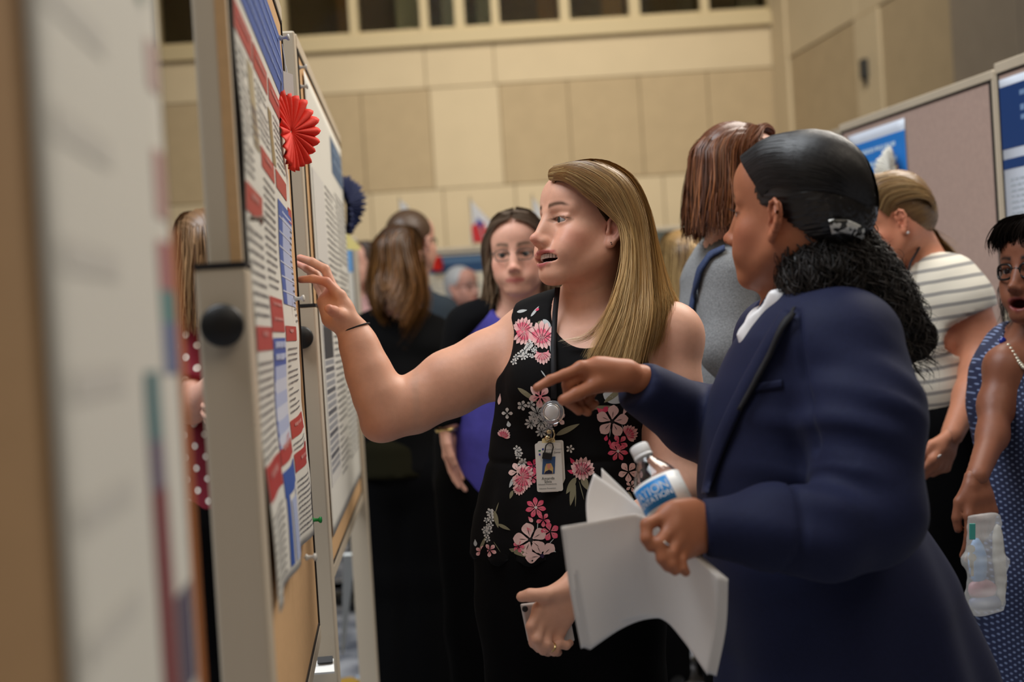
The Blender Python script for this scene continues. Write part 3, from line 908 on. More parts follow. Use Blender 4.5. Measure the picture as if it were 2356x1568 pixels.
# ---- right side boards
R1a = on_y(1960, 700, 4.5); 
dirR = unit(V3((530 - 1178) / FPX, 1, 0))
nRb = V3(-1, -.2, 0)
pf = R1a[:2]; L_ = .90
R1 = Board(pf, (R1a - dirR * L_)[:2], nRb, .75, on_y(1946, 303, 4.5)[2])
R1.build('mauve poster board behind the striped tee', MAUVE, posts=(.012, .016), legs=(True, True), rail=.026, legw=.02, leg_top=.5, knobs=(False, False))
SKY = s2l((36, 128, 214)); NAV = s2l((28, 62, 118))
ta, za = R1.t_of(1954, 318); tb, zb = R1.t_of(2084, 280)
el = [(.0, 1., .035, .17, SKY), (.0, 1., .17, .235, s2l((60, 90, 150))), (.0, .24, .265, .295, SKY), (.30, .62, .262, .292, SKY), (.66, .95, .262, .292, SKY)]
for v in (.06, .105): 
    for q in text_lines(.2, .85, v, v + .03, .03, rg, s2l((190, 216, 240)), h=.6, fill=1, ww=.03): el.append((*q[:4], up(q[4], .0006)))
el += text_lines(.05, .95, .32, .95, .02, rg, (.35, .38, .42), ww=.02)
poster(R1, ta, tb, .85, R1.z1 - .025, 'blue-titled poster on the mauve board behind the ponytail', el, nu=8, paper=mat('bluish_paper', s2l((214, 222, 236)), rough=.5))
R2 = Board((R1a - dirR * (L_ + .035))[:2], (R1a - dirR * (L_ + 1.0))[:2], nRb, .75, R1.z1 + .01)
R2.build('poster board at the right edge of the frame', MAUVE, posts=(.016, .016), legs=(False, True), rail=.03, legw=.02, leg_top=.5, knobs=(False, False))
el = [(.0, 1., .02, .175, NAV), (.0, 1., .20, .225, NAV)]
for v in (.04, .075, .1):
    for q in text_lines(.1, .9, v, v + .025, .025, rg, s2l((120, 150, 190)), h=.6, fill=1, ww=.02): el.append((*q[:4], up(q[4], .0006)))
el += text_lines(.03, .30, .25, .97, .014, rg, (.42, .48, .54), ww=.016) + text_lines(.36, .64, .25, .97, .014, rg, (.42, .48, .54), ww=.016)
poster(R2, .012, .93, .80, R2.z1 - .02, 'navy-titled pale poster at the right edge', el, nu=10, paper=mat('bluish_paper'))
R0 = Board((on_y(1912, 330, 5.6)[0], 5.6), (on_y(1912, 330, 5.6)[0] + .25, 4.75), nRb, .75, on_y(1905, 318, 5.6)[2])
R0.build('far board peeping over the navy woman’s head'.replace('’', "'"), MAUVE, posts=(.012, .012), knobs=(False, False))

# ---- far board facing the camera
FY = 8.2
fa = on_y(900, 600, FY); fb = on_y(1290, 600, FY)
FB = Board(fa[:2], fb[:2], V3(0, -1, 0), .8, on_y(1090, 566, FY)[2] - .03)
FB.build('far poster board facing the camera behind the grey-haired person', mat('pale_felt', s2l((206, 196, 176)), rough=.9), knobs=(False, False))
poster(FB, .04, FB.L - .04, .86, FB.z1 - .02, 'distant poster with a dark blue title band', [(.0, 1., .0, .12, s2l((40, 74, 112))), (.05, .9, .02, .05, up(s2l((90, 120, 150)), .0006))] + text_lines(.05, .95, .2, .95, .03, rg, (.5, .48, .44), ww=.03), nu=6, paper=mat('cream_paper', s2l((222, 210, 186)), rough=.6))
ga = on_y(1508, 600, 9.0); gb = on_y(1680, 600, 9.0)
GB = Board(ga[:2], gb[:2], V3(0, -1, 0), .8, on_y(1540, 530, 9.0)[2])
GB.build('dark grey-green display board behind the blonde head', mat('dark_felt', s2l((92, 96, 88)), rough=.9), knobs=(False, False))

# ---- push pins
def pin(p, n, col, label, s=1.0):
    r = thing('push_pin', p, label, 'push pin', 'push pins in the posters')
    MB().lathe(p, n, [(.0035 * s, .000), (.0042 * s, .0012 * s), (.0024 * s, .0030 * s), (.0022 * s, .0085 * s), (.0046 * s, .0110 * s), (.0046 * s, .0128 * s), (.001, .0132 * s)], n=12).build('grip', mat('pin_' + label.split()[0], col, rough=.25), r, True)
    MB().lathe(p - n * .004, n, [(.0006, 0), (.0006, .006)], n=6).build('needle', mat('steel', (.6, .6, .6, 1), rough=.3, metal=1), r)
for px, py, col, nm in ((703, 1197, s2l((30, 150, 70)), 'green push pin at the poster edge by the tables'), (672, 1284, (.7, .68, .62, 1), 'white push pin low on the red-headed poster'), (662, 688, (.75, .73, .68, 1), 'white push pin beside the raised hand'), (628, 88, (.6, .6, .6, 1), 'clear push pin at the top of the red-headed poster')):
    t, z = L1.t_of(px, py); t = min(t, .93)
    pin(L1.P(t, z, .012 if py < 1250 else .02), unit(L1.n * .9 - L1.a * .25), col, nm, 1.25)
for px, py, nm in ((665, 112, 'silver push pin near the top corner of the second board'), (652, 128, 'silver push pin beside the black-edged strip')):
    t, z = L2.t_of(px, py); pin(L2.P(max(t, .01), z, .002), L2.n, (.6, .6, .6, 1), nm, 1.3)
# twig-like twist of wire in the first poster's left edge
t, z = L1.t_of(549, 492); q = L1.P(.035, z, .008)
wt = MB().tube([q, q + L1.n * .008 + L1.a * .012, q + L1.n * .012 + L1.a * .035 + V3(0, 0, .004), q + L1.n * .006 + L1.a * .055 + V3(0, 0, -.003)], [.003, .0028, .0022, .0014], 8).build('twist_wire', mat('rusty_wire', s2l((92, 76, 60)), rough=.6))
tag(wt, 'short brown twist of wire stuck through the poster edge', 'wire')

# ---- rosettes
def rosette(c, n, up_, R, col, label, folds=26, th=.35, tagm=None, mname='red_tissue', thick=.012):
    r = thing('paper_rosette', c, label, 'rosette', 'tissue paper rosettes')
    n = unit(n); up_ = unit(up_ - n * np.dot(up_, n)); sd = np.cross(up_, n)
    m_ = mat(mname, col, rough=.7, noise=.06, nscale=80, bump=.1, bscale=300)
    for k in range(folds):
        a0 = 2 * math.pi * k / folds; a1 = 2 * math.pi * (k + 1) / folds; am = (a0 + a1) / 2
        rr = R * (1 + .05 * math.sin(k * 2.4))
        V = []; nr = 8; kk = 5
        for i in range(nr + 1):
            t = i / nr; h = thick * (t ** .6)
            for j in range(kk):
                w_ = j / (kk - 1); a = a0 + (a1 - a0) * w_; arch = math.sin(math.pi * w_)
                rim = 1 - .07 * (1 - arch) * t ** 3
                rad = (.002 + (rr - .002) * t) * rim
                V.append(c + (sd * math.cos(a) + up_ * math.sin(a)) * rad + n * (h * (arch - .4) + .020 * thick / .012 * math.sin(math.pi * t * .55) * .4 + .012 * (thick / .012) * math.sin(a * 2 + 1) * t))
        F = [[i * kk + q, i * kk + q + 1, (i + 1) * kk + q + 1, (i + 1) * kk + q] for i in range(nr) for q in range(kk - 1)]
        o = mesh_obj('fold', V, np.array(F), m_, r, True)
        so = o.modifiers.new('solid', 'SOLIDIFY'); so.thickness = .0008
    if tagm is not None:
        MB().box(c + up_ * (R + .014), sd * .017, up_ * .020, n * .0006).build('card_tag', tagm, r)
        MB().tube([c + up_ * (R + .03), c + up_ * (R + .05) - n * .004, c + up_ * (R + .085) - n * .008], .0007, 6).build('string', WHITEP, r)
    return r
cR = W(669, 303, 2.24)
rosette(cR, unit(L1.n * .92 - FWD * .42), V3(.10, 0, 1), .068, s2l((236, 52, 30)), 'red tissue rosette hanging at the edge of the first poster', 22, tagm=mat('tag_card', s2l((190, 182, 178)), rough=.6), thick=.010)
cN = W(797, 472, 4.22)
rosette(cN, unit(L2.n * .95 - FWD * .22), V3(0, 0, 1), .094, s2l((24, 36, 78)), 'navy blue tissue rosette at the far end of the second board', 30, mname='navy_tissue', thick=.02)
cW = on_plane(2068, 388, R1.p0, R1.n) + R1.n * .03
rosette(cW, R1.n, V3(0, 0, 1), .070, s2l((226, 222, 210)), 'white tissue rosette on the blue-titled poster', 28, mname='white_tissue', thick=.012)
MB().box(cW + V3(0, 0, -.06) + R1.a * .035, R1.a * .008, R1.n * .004, (0, 0, .07)).build('ribbon', mat('tan_ribbon', s2l((150, 118, 78)), rough=.6), bpy.data.objects['paper_rosette.002'])
rosette(W(1008, 606, 8.12), V3(-.5, -.85, 0), V3(0, 0, 1), .05, s2l((222, 40, 24)), 'small red tissue rosette far behind the man', 18, mname='red_tissue2', thick=.012)

# ---- flags on the far boards
def flag(tip, pts, d, label, patches):
    r = thing('pennant_flag', W(*tip, d), label, 'flag', 'small flags over the far boards')
    V = [W(p[0], p[1], d + p[2]) for p in pts]
    o = mesh_obj('cloth', V, [list(range(len(V)))], mat('white_cloth', (.75, .74, .74, 1), rough=.8), r); so = o.modifiers.new('solid', 'SOLIDIFY'); so.thickness = .004
    for pp, col, nm in patches:
        o = mesh_obj('patch', [W(x, y, d - .02) for x, y in pp], [list(range(len(pp)))], mat('flag_' + nm, col, rough=.8), r); so = o.modifiers.new('solid', 'SOLIDIFY'); so.thickness = .003
    MB().tube([W(tip[0], tip[1] - 6, d), W(tip[0] + 10, tip[1] + 130, d)], .006, 6).build('stick', mat('stick_wood', s2l((186, 170, 140)), rough=.7), r)
fr, fbl = s2l((214, 52, 56)), s2l((44, 72, 160))
flag((1081, 458), [(1081, 458, 0), (1110, 490, .02), (1150, 528, .0), (1148, 556, .02), (1112, 560, -.01), (1084, 558, 0)], 8.2, 'white flag with red and blue on the distant board', [([(1084, 520), (1098, 512), (1112, 556), (1090, 557)], fr, 'red'), ([(1098, 500), (1112, 512), (1108, 524), (1096, 514)], fbl, 'blue'), ([(1118, 538), (1134, 530), (1140, 546), (1122, 552)], fbl, 'blue'), ([(1136, 545), (1148, 540), (1147, 556), (1132, 556)], fr, 'red'), ([(1104, 506), (1114, 512), (1122, 540), (1112, 545)], fr, 'red')])
flag((918, 458), [(918, 458, 0), (938, 474, 0), (946, 500, .01), (920, 500, 0)], 8.2, 'white flag showing above the short-haired man', [])
flag((1224, 452), [(1224, 452, 0), (1238, 470, 0), (1250, 500, .01), (1228, 500, 0)], 8.2, 'pale flag half hidden behind the presenter’s face'.replace('’', "'"), [])
flag((398, 545), [(398, 545, 0), (424, 574, 0), (420, 588, .01), (398, 640, 0)], 5.6, 'blue topped flag seen between the left boards', [([(398, 546), (424, 574), (400, 578)], s2l((60, 96, 200)), 'sky')])
yl = mesh_obj('paper_sheet', [W(788, 525, 4.9), W(830, 568, 4.9), W(828, 575, 4.9), W(788, 575, 4.9)], [[0, 1, 2, 3]], mat('yellow_paper', s2l((222, 206, 130)), rough=.7)); so = yl.modifiers.new('solid', 'SOLIDIFY'); so.thickness = .004
tag(yl, 'pale yellow paper hung below the navy rosette', 'paper')
# ---- odds and ends by the legs of the left boards
nc = thing('number_card', W(742, 1545, 2.66), 'small white number card at the foot of the second board', 'card')
a_ = L2.a; b_ = unit(np.cross(a_, V3(0, 0, 1)))
V = [W(722, 1524, 2.68), W(768, 1518, 2.68), W(770, 1548, 2.62), W(718, 1552, 2.62)]
o = mesh_obj('card', V, [[0, 1, 2, 3]], mat('white_card', (.72, .72, .70, 1), rough=.5), nc); so = o.modifiers.new('solid', 'SOLIDIFY'); so.thickness = .004
V = [W(731, 1514, 2.665), W(766, 1511, 2.665), W(766, 1525, 2.655), W(731, 1528, 2.655)]
o = mesh_obj('black_clip', V, [[0, 1, 2, 3]], GASK, nc); so = o.modifiers.new('solid', 'SOLIDIFY'); so.thickness = .006
fbd = MB(); fbd.add([W(790, 1272, 4.6), W(818, 1270, 4.6), W(792, 1500, 4.9), W(786, 1500, 4.9)], [[0, 1, 2, 3]])
o = fbd.build('foam_board', mat('foam_white', s2l((214, 218, 216)), rough=.7)); so = o.modifiers.new('solid', 'SOLIDIFY'); so.thickness = .012
tag(o, 'white foam board leaning between the board legs', 'foam board')
for px, py, d, w_, h_, col, nm, lb in ((872, 1528, 4.9, .07, .006, s2l((196, 214, 232)), 'magazine', 'pale blue magazine lying on the floor by the dark trousers'), (800, 1540, 4.8, .03, .02, s2l((206, 160, 60)), 'yellow_toy', 'small yellow thing on the floor by the leg')):
    q = W(px, py, d); q[2] = h_ + .002
    o = MB().box(q, (w_, .02, 0), (-.03, w_ * 1.3, 0), (0, 0, h_)).build(nm, mat(nm + '_m', col, rough=.5), bevel=.002); tag(o, lb, 'magazine' if w_ > .05 else 'trinket')
# white stand beyond the long-haired woman: three rails on two uprights
sr = thing('display_stand', on_y(900, 1400, 6.6) * [1, 1, 0], 'white metal stand with three rails behind the dark trousers', 'stand')
WM = mat('white_metal', (.6, .62, .66, 1), rough=.4)
x0_, x1_ = on_y(845, 1300, 6.6)[0] - .25, on_y(905, 1300, 6.6)[0] + .3
for py in (1268, 1338, 1398):
    z_ = max(.05, on_y(880, py, 6.6)[2]); MB().box(((x0_ + x1_) / 2, 6.6, z_), ((x1_ - x0_) / 2, 0, 0), (0, .02, 0), (0, 0, .024)).build('rail', WM, sr, bevel=.004)
for x_ in (x0_, x1_): MB().box((x_, 6.63, .28), (.015, 0, 0), (0, .015, 0), (0, 0, .275)).build('upright', WM, sr, bevel=.003)
# ------------------------------------------------------------------ the presenter (floral blouse)
SKA = s2l((216, 164, 138)); LIPA = s2l((176, 86, 88)); BLA = s2l((206, 122, 104)); BROWA = s2l((96, 66, 46))
BLACKC = mat('black_crepe', (.0050, .0050, .0055, 1), rough=.85, bump=.05, bscale=700, spec=.14)

def build_presenter():
    root = thing('person', (W(1320, 1568, 2.44)[0], 2.44, 0), 'woman with straight blonde hair in black floral sleeveless blouse, one hand raised to poster', 'person')
    SD = unit(V3(.90, -.43, 0)); FR = unit(V3(-.43, -.90, 0))
    H = Head(W(1350, 523, 2.43), math.radians(61), math.radians(9), math.radians(2))
    nb = W(1362, 742, 2.475)
    n0 = H.w((0, -.022, -.045)); n1 = n0 * .35 + nb * .65
    neck = [(n0, n1, .050, .049), (n1, nb, .049, .058)]
    # head
    hs = head_shape('smile', neck=[(H.l(a), H.l(b), ra, rb) for a, b, ra, rb in neck], jaw=1.0)
    hv, hq = hs.mesh(.0021, lo=(-.095, -.125, -.205), hi=(.095, .130, .125))
    hc = head_colors(hv, SKA, LIPA, BROWA, 'smile', BLA)
    hv = H.w(hv)
    # body
    B = Shape()
    for a, b, ra, rb in neck: B.seg(a, b, ra, rb, k=.03)
    shR = W(1222, 782, 2.55); shL = W(1543, 778, 2.40)
    for sh in (shR, shL):
        B.seg(nb + V3(0, 0, -.015), sh + V3(0, .0, .02), .040, .042, k=.05)
        B.ell(sh, .056, k=.03)
    T = [(1360, 735, 2.47, .11, .055), (1345, 805, 2.46, .135, .083), (1325, 890, 2.45, .138, .096), (1308, 1040, 2.45, .125, .085), (1300, 1180, 2.45, .15, .10), (1302, 1300, 2.45, .16, .11)]
    B.tube([W(*t[:3]) for t in T], [t[3:] for t in T], k=.04, side=SD)
    for sg, px in ((-1, 1248), (1, 1400)):
        B.ell(W(px, 885, 2.385 if sg < 0 else 2.355), (.055, .05, .055), k=.05)
    # collar bones
    B.seg(W(1288, 757, 2.405), W(1215, 735, 2.49), .006, .006, k=.02)
    B.seg(W(1335, 765, 2.385), W(1450, 745, 2.37), .006, .006, k=.02)
    # right arm, raised
    arm = [shR, W(1125, 838, 2.53), W(1035, 882, 2.51), W(950, 930, 2.485), W(893, 952, 2.465)]
    B.tube(arm, [.058, .061, .0595, .050, .044], k=.03)
    fa = [W(888, 950, 2.465), W(868, 905, 2.462), W(846, 850, 2.465), W(826, 795, 2.47), W(812, 757, 2.475)]
    B.tube(fa, [.043, .0425, .0385, .032, (.0275, .024)], k=.025)
    B.ell(W(868, 985, 2.47), (.020, .02, .018), k=.035)
    # left arm, down and across
    la = [shL, W(1546, 900, 2.38), W(1552, 1010, 2.36), W(1556, 1130, 2.32)]
    B.tube(la, [.055, .0505, .046, .042], k=.03)
    lf = [la[-1], W(1480, 1215, 2.24), W(1400, 1290, 2.19), W(1335, 1338, 2.15)]
    B.tube(lf, [.042, .041, .034, .027], k=.025)
    bv, bq = B.mesh(.0075)
    # fine mesh for the raised forearm and hand: the same body field plus the hand
    Hn = B.copy()
    hand_shape(Hn, W(806, 742, 2.472), [W(783, 680, 2.462), W(770, 671, 2.485), W(757, 676, 2.507), W(746, 690, 2.525)],
               [[W(752, 648, 2.462), W(720, 641, 2.468), W(692, 643, 2.478)],
                [W(748, 619, 2.495), W(717, 602, 2.505), W(690, 593, 2.515)],
                [W(727, 632, 2.522), W(706, 617, 2.53), W(688, 607, 2.54)],
                [W(732, 660, 2.54), W(722, 640, 2.55), W(712, 628, 2.555)]],
               [W(800, 738, 2.460), W(782, 724, 2.440), W(768, 716, 2.415), W(757, 710, 2.400)], r=.0088, wr=(.0275, .024))
    Hn.ell(W(775, 735, 2.46), (.020, .016, .020), k=.02)      # ball of the thumb
    Hn.seg(W(752, 690, 2.485), W(768, 728, 2.475), (.020, .014), (.022, .016), k=.02, side=RGT)
    rlo = np.minimum(W(660, 1030, 2.60), W(660, 1030, 2.36)); rhi = np.maximum(W(935, 560, 2.60), W(935, 560, 2.36)); rlo[1], rhi[1] = 2.33, 2.62
    av, aq = Hn.mesh(.0028, rlo, rhi)
    bv, bq = drop_inside(bv, bq, rlo + .012, rhi - .012)
    # left hand on the phone
    Hl = B.copy()
    hand_shape(Hl, W(1322, 1350, 2.142), [W(1240, 1400, 2.12), W(1243, 1432, 2.12), W(1255, 1455, 2.125), W(1278, 1470, 2.135)],
               [[W(1222, 1440, 2.105), W(1228, 1478, 2.11), W(1240, 1492, 2.135)],
                [W(1236, 1470, 2.100), W(1250, 1494, 2.11), W(1262, 1500, 2.135)],
                [W(1258, 1482, 2.105), W(1275, 1497, 2.115), W(1284, 1500, 2.14)],
                [W(1285, 1480, 2.12), W(1303, 1484, 2.125), W(1312, 1478, 2.145)]],
               [W(1300, 1355, 2.13), W(1255, 1368, 2.11), W(1220, 1368, 2.105), W(1200, 1372, 2.11)], r=.0088)
    rlo = np.minimum(W(1170, 1530, 2.05), W(1170, 1530, 2.2)); rhi = np.maximum(W(1430, 1230, 2.22), W(1430, 1230, 2.05)); rlo[1], rhi[1] = 2.05, 2.26
    lv, lq = Hl.mesh(.003, rlo, rhi)
    bv, bq = drop_inside(bv, bq, rlo + .012, rhi - .012)
    bc = skin_cols(bv, SKA); ac = skin_cols(av, SKA); lc = skin_cols(lv, SKA)
    for v_, c_ in ((av, ac),):
        for tip in ((692, 643, 2.478), (690, 593, 2.515), (688, 607, 2.54), (757, 710, 2.40), (748, 648, 2.46), (745, 665, 2.47)):
            c_[:] = mixc(c_, BLA, .5 * gauss(v_, W(*tip), (.02, .02, .02)))
    ac = mixc(ac, BLA, .35 * gauss(av, W(880, 985, 2.46), (.03, .04, .03)))
    v, q = join_vq([(hv, hq), (bv, bq), (av, aq), (lv, lq)])
    body = mesh_obj('body', v, q, SKIN(), root, True, np.concatenate([hc, bc, ac, lc]))
    add_eyes(body, H, gaze=(-.22, .96, -.05), iris=(.030, .040, .036))
    # teeth
    mb = MB()
    for row, z0, z1, yy in ((0, -.0615, -.0700, .0862), (1, -.0795, -.0755, .0828)):
        for i in range(-6, 7):
            if row == 0: xs = i * .0056 + (.0028 if i >= 0 else -.0028) * 0; wdt = .0026
            else: xs = i * .0046; wdt = .0021
            y = yy - 13.5 * xs * xs
            ang = math.atan(27 * xs)
            hh = (abs(z1 - z0) / 2) * (1 - .10 * (abs(i) == 2))
            c = V3(xs, y, (z0 + z1) / 2)
            A = V3(math.cos(ang), -math.sin(ang), 0) * wdt
            mb.box(H.w(c), H.M @ A, H.M @ (V3(math.sin(ang), math.cos(ang), 0) * .0022), H.M @ V3(0, 0, hh))
    mb.build('teeth', mat('enamel', (.62, .58, .52, 1), rough=.25), body, True, bevel=.0008)
    # lashes
    for sg in (-1, 1):
        mb = MB()
        for i in range(15):
            t = i / 14
            x = sg * (.0165 + .0315 * t); z = .0048 * math.sin(math.pi * (.1 + .8 * t)) + .0002; y = .0815 - 11 * (abs(x) - .030) ** 2
            d = V3(sg * (.15 + .5 * t), 1, .30)
            p = V3(x, y, z)
            mb.tube([H.w(p), H.w(p + unit(d) * .0035 + V3(0, 0, .0005)), H.w(p + unit(d) * .006 + V3(0, 0, .0028))], [.00028, .0002, .00007], n=4)
        mb.build('eyelashes', mat('lash', (.012, .009, .008, 1), rough=.6), body)
    # earring stud: small black dots
    mb = MB()
    e = V3(.0850, -.0015, -.0405)
    for dx, dz in ((-.0016, .0015), (.0016, .0017), (0, -.0013)):
        mb.lathe(H.w(e + V3(0, dx, dz)), H.M @ V3(1, .1, 0), [(.0011, -.001), (.0011, .0012), (.0006, .0018)], n=8)
    mb.build('earring', mat('black_gloss', (.01, .01, .01, 1), rough=.2), body)
    # hair
    def L3(*p): return H.w(V3(*p))
    rng = np.random.default_rng(21)
    # near side sheet (her left): from the side parting, over the ear, down in front of the shoulder
    near = [
        [W(1264, 413, 2.385), W(1302, 415, 2.345), W(1350, 450, 2.335), W(1404, 492, 2.345), W(1430, 522, 2.345), W(1438, 600, 2.335), W(1414, 700, 2.325), W(1348, 828, 2.305)],
        [W(1263, 404, 2.392), W(1305, 402, 2.345), W(1365, 442, 2.330), W(1412, 492, 2.338), W(1438, 528, 2.340), W(1444, 610, 2.325), W(1424, 710, 2.312), W(1375, 830, 2.295)],
        [W(1264, 395, 2.400), W(1320, 389, 2.350), W(1390, 428, 2.330), W(1428, 488, 2.335), W(1447, 540, 2.338), W(1452, 620, 2.325), W(1443, 720, 2.308), W(1405, 838, 2.292)],
        [W(1275, 385, 2.405), W(1340, 378, 2.365), W(1412, 416, 2.340), W(1448, 480, 2.345), W(1462, 545, 2.350), W(1468, 630, 2.335), W(1464, 725, 2.310), W(1440, 842, 2.295)],
        [W(1300, 378, 2.415), W(1365, 373, 2.385), W(1430, 409, 2.365), W(1466, 475, 2.370), W(1480, 550, 2.370), W(1488, 640, 2.355), W(1490, 730, 2.320), W(1465, 840, 2.305)],
        [W(1330, 374, 2.425), W(1385, 373, 2.405), W(1446, 408, 2.400), W(1482, 475, 2.405), W(1497, 555, 2.405), W(1510, 650, 2.385), W(1515, 730, 2.335), W(1490, 835, 2.318)],
        [W(1345, 373, 2.435), W(1400, 375, 2.430), W(1455, 410, 2.440), W(1490, 480, 2.445), W(1506, 560, 2.445), W(1528, 655, 2.415), W(1545, 705, 2.370), W(1520, 790, 2.335)],
        [W(1350, 373, 2.445), W(1400, 377, 2.455), W(1452, 414, 2.475), W(1488, 485, 2.480), W(1508, 570, 2.475), W(1536, 660, 2.450), W(1552, 705, 2.420), W(1556, 712, 2.380)],
    ]
    sets = []
    cap = Shape(); cap.ell(H.w((0, -.018, .03)), (.0735, .0935, .0855), R=H.M.T)
    cap.seg(H.w((0, -.02, -.05)), nb, .05, .055)
    st = s2l((214, 178, 118))
    P = guide_hair(np.array(near), 5600, 24, .0040, (.0003, .0007), s2l((128, 92, 52)), s2l((206, 172, 116)), .30, .016, rng=rng, ends=.07, streak=st)
    pp = push_out(P[0], cap, .0035); pp[:, 0] += unit(H.w((0, 0, .02)) - W(1264, 400, 2.39)) * .012
    sets.append((pp,) + P[1:])
    P = guide_hair(np.array(near), 420, 22, .0025, (.0020, .0040), s2l((112, 80, 44)), s2l((188, 152, 98)), .30, .012, rng=rng, ends=.10, streak=st)
    sets.append((push_out(P[0], cap, .0025),) + P[1:])
    # far side and back of the head
    far = []
    for i in range(10):
        a = math.radians(200 - i * 15.0)         # azimuth about the head from her right cheek round the back
        ca, sa = math.cos(a - math.pi / 2), math.sin(a - math.pi / 2)
        dirx, diry = -math.sin(math.radians(75 + i * 12.5)), math.cos(math.radians(75 + i * 12.5))
        far.append([L3(0.0, .062 - .010 * i, .108), L3(.045 * dirx, .03 + .05 * diry - .006 * i, .104), L3(.076 * dirx, -.018 + .094 * diry, .055),
                    L3(.082 * dirx, -.018 + .100 * diry, .000), L3(.080 * dirx, -.025 + .095 * diry, -.07), L3(.082 * dirx, -.030 + .090 * diry, -.15), L3(.085 * dirx, -.030 + .085 * diry, -.23), L3(.085 * dirx, -.025 + .08 * diry, -.29)])
    P = guide_hair(np.array(far), 1500, 18, .004, (.0006, .0012), s2l((120, 86, 50)), s2l((196, 160, 104)), .28, .014, rng=rng, ends=.08, streak=st)
    sets.append((push_out(P[0], cap, .003),) + P[1:])
    # short dark roots at the temple, swept back to the ear
    tem = [[L3(.040 + .004 * i, .066 - .010 * i, .078 - .010 * i), L3(.062 + .002 * i, .040 - .008 * i, .048 - .008 * i), L3(.073, .014 - .004 * i, .022 - .006 * i), L3(.079, -.016, .012 - .003 * i), L3(.083, -.038, .004)] for i in range(5)]
    P = guide_hair(np.array(tem), 700, 12, .002, (.0005, .0010), s2l((84, 60, 38)), s2l((120, 88, 50)), .2, .004, rng=rng)
    sets.append((push_out(P[0], cap, .002),) + P[1:])
    # loose wisps that curve across the collar
    wis = [[W(1442, 520, 2.335), W(1424, 640, 2.33), W(1392, 720, 2.32), W(1345, 775, 2.325), W(1288, 787, 2.335)], [W(1446, 520, 2.335), W(1430, 640, 2.325), W(1404, 720, 2.315), W(1370, 770, 2.32), W(1320, 790, 2.33)]]
    P = guide_hair(np.array(wis), 60, 18, .0025, (.0003, .0006), st, s2l((225, 205, 170)), .2, .002, rng=rng)
    sets.append(P)
    hair = build_hair(root, sets)
    # scalp cap under the strands
    C = Shape(); C.ell((0, -.021, .032), (.0755, .0945, .0865), k=.01); C.seg((0, -.055, -.01), (0, -.055, -.10), (.060, .045), (.062, .042), k=.03, side=(1, 0, 0))
    C.plane((0, .030, .055), (0, .80, -.62), k=.012)
    C.ell((.085, .055, -.035), (.06, .068, .062), k=.01, sub=True); C.ell((-.085, .055, -.035), (.06, .068, .062), k=.01, sub=True)
    cv, cq = C.mesh(.0045)
    ccol = np.tile(np.array(s2l((104, 74, 42))[:3]), (len(cv), 1)) * (1 + .15 * wave_noise(cv, 300, 4))[:, None]
    mesh_obj('scalp_hair', H.w(cv), cq, HAIRM(), hair, True, ccol)

    # ---- blouse
    S = Shape()
    T2 = [(1362, 728, 2.47, .118, .058), (1345, 805, 2.46, .148, .094), (1325, 890, 2.45, .150, .108), (1309, 1000, 2.45, .139, .098), (1306, 1045, 2.45, .136, .095), (1303, 1120, 2.45, .150, .106), (1300, 1210, 2.45, .166, .122), (1299, 1330, 2.45, .186, .142)]
    S.tube([W(*t[:3]) for t in T2], [t[3:] for t in T2], k=.035, side=SD)
    for sh in (shR, shL): S.seg(nb + V3(0, 0, -.012), sh + V3(0, 0, .022), .046, .047, k=.05)
    S.ell(W(1250, 888, 2.375), (.058, .052, .060), k=.05); S.ell(W(1402, 885, 2.345), (.058, .052, .060), k=.05)
    S.ell(W(1345, 690, 2.375), (.068, .12, .092), k=.006, sub=True)
    S.seg(nb, n1, .070, .066, k=.006, sub=True)
    # armholes
    S.seg(W(1148, 770, 2.56), W(1080, 850, 2.55), .062, .075, k=.012, sub=True)
    S.ell(W(1140, 800, 2.52), (.045, .11, .060), k=.012, sub=True)
    S.seg(W(1575, 760, 2.38), W(1590, 950, 2.36), .068, .072, k=.012, sub=True)
    S.plane(W(1300, 1296, 2.3), unit(-UPV * 1 + RGT * .10), k=.004)
    v, q = S.mesh(.0050)
    nrm = vnormals(v, q)
    # peplum folds below the waist seam, gentle wrinkles above
    zw = W(1306, 1050, 2.45)[2]
    ang = np.arctan2((v - W(1300, 1200, 2.45)) @ FR, (v - W(1300, 1200, 2.45)) @ SD)
    low = np.clip((zw - v[:, 2]) / .16, 0, 1)
    v = v + nrm * (low * .007 * np.sin(ang * 9 + 1.2 * np.sin(ang * 3)) + .0018 * wave_noise(v * [1, 1, 2.2], 38, 8) - .004 * np.exp(-((v[:, 2] - zw) / .006) ** 2))[:, None]
    blouse = mesh_obj('blouse', v, q, BLACKC, root, True)
    bvh = BVHTree.FromPolygons([tuple(p) for p in v], q.tolist())
    floral_print(blouse, bvh)

    # ---- trousers and shoes
    Tq = Shape()
    hip = W(1302, 1270, 2.45)
    kL = V3(W(1440, 1568, 2.44)[0], 2.43, .50); kR = V3(W(1215, 1568, 2.47)[0], 2.47, .50)
    Tq.seg(W(1303, 1180, 2.45), hip, (.142, .098), (.168, .118), k=.04, side=SD)
    Tq.seg(hip, W(1305, 1380, 2.45), (.168, .118), (.172, .120), k=.05, side=SD)
    for kn, px, dd in ((kL, 1400, 2.42), (kR, 1225, 2.48)):
        t0 = W(px, 1400, dd)
        Tq.seg(t0, kn, .098, .082, k=.05)
        Tq.seg(kn, V3(kn[0] + .0, kn[1] + .02, .07), .082, .085, k=.04)
    v, q = Tq.mesh(.011)
    v = v + vnormals(v, q) * (.003 * wave_noise(v * [1, 1, .5], 26, 4))[:, None]
    mesh_obj('trousers', v, q, mat('black_trouser', (.0030, .0030, .0034, 1), rough=.9, bump=.05, bscale=600, spec=.08), root, True)
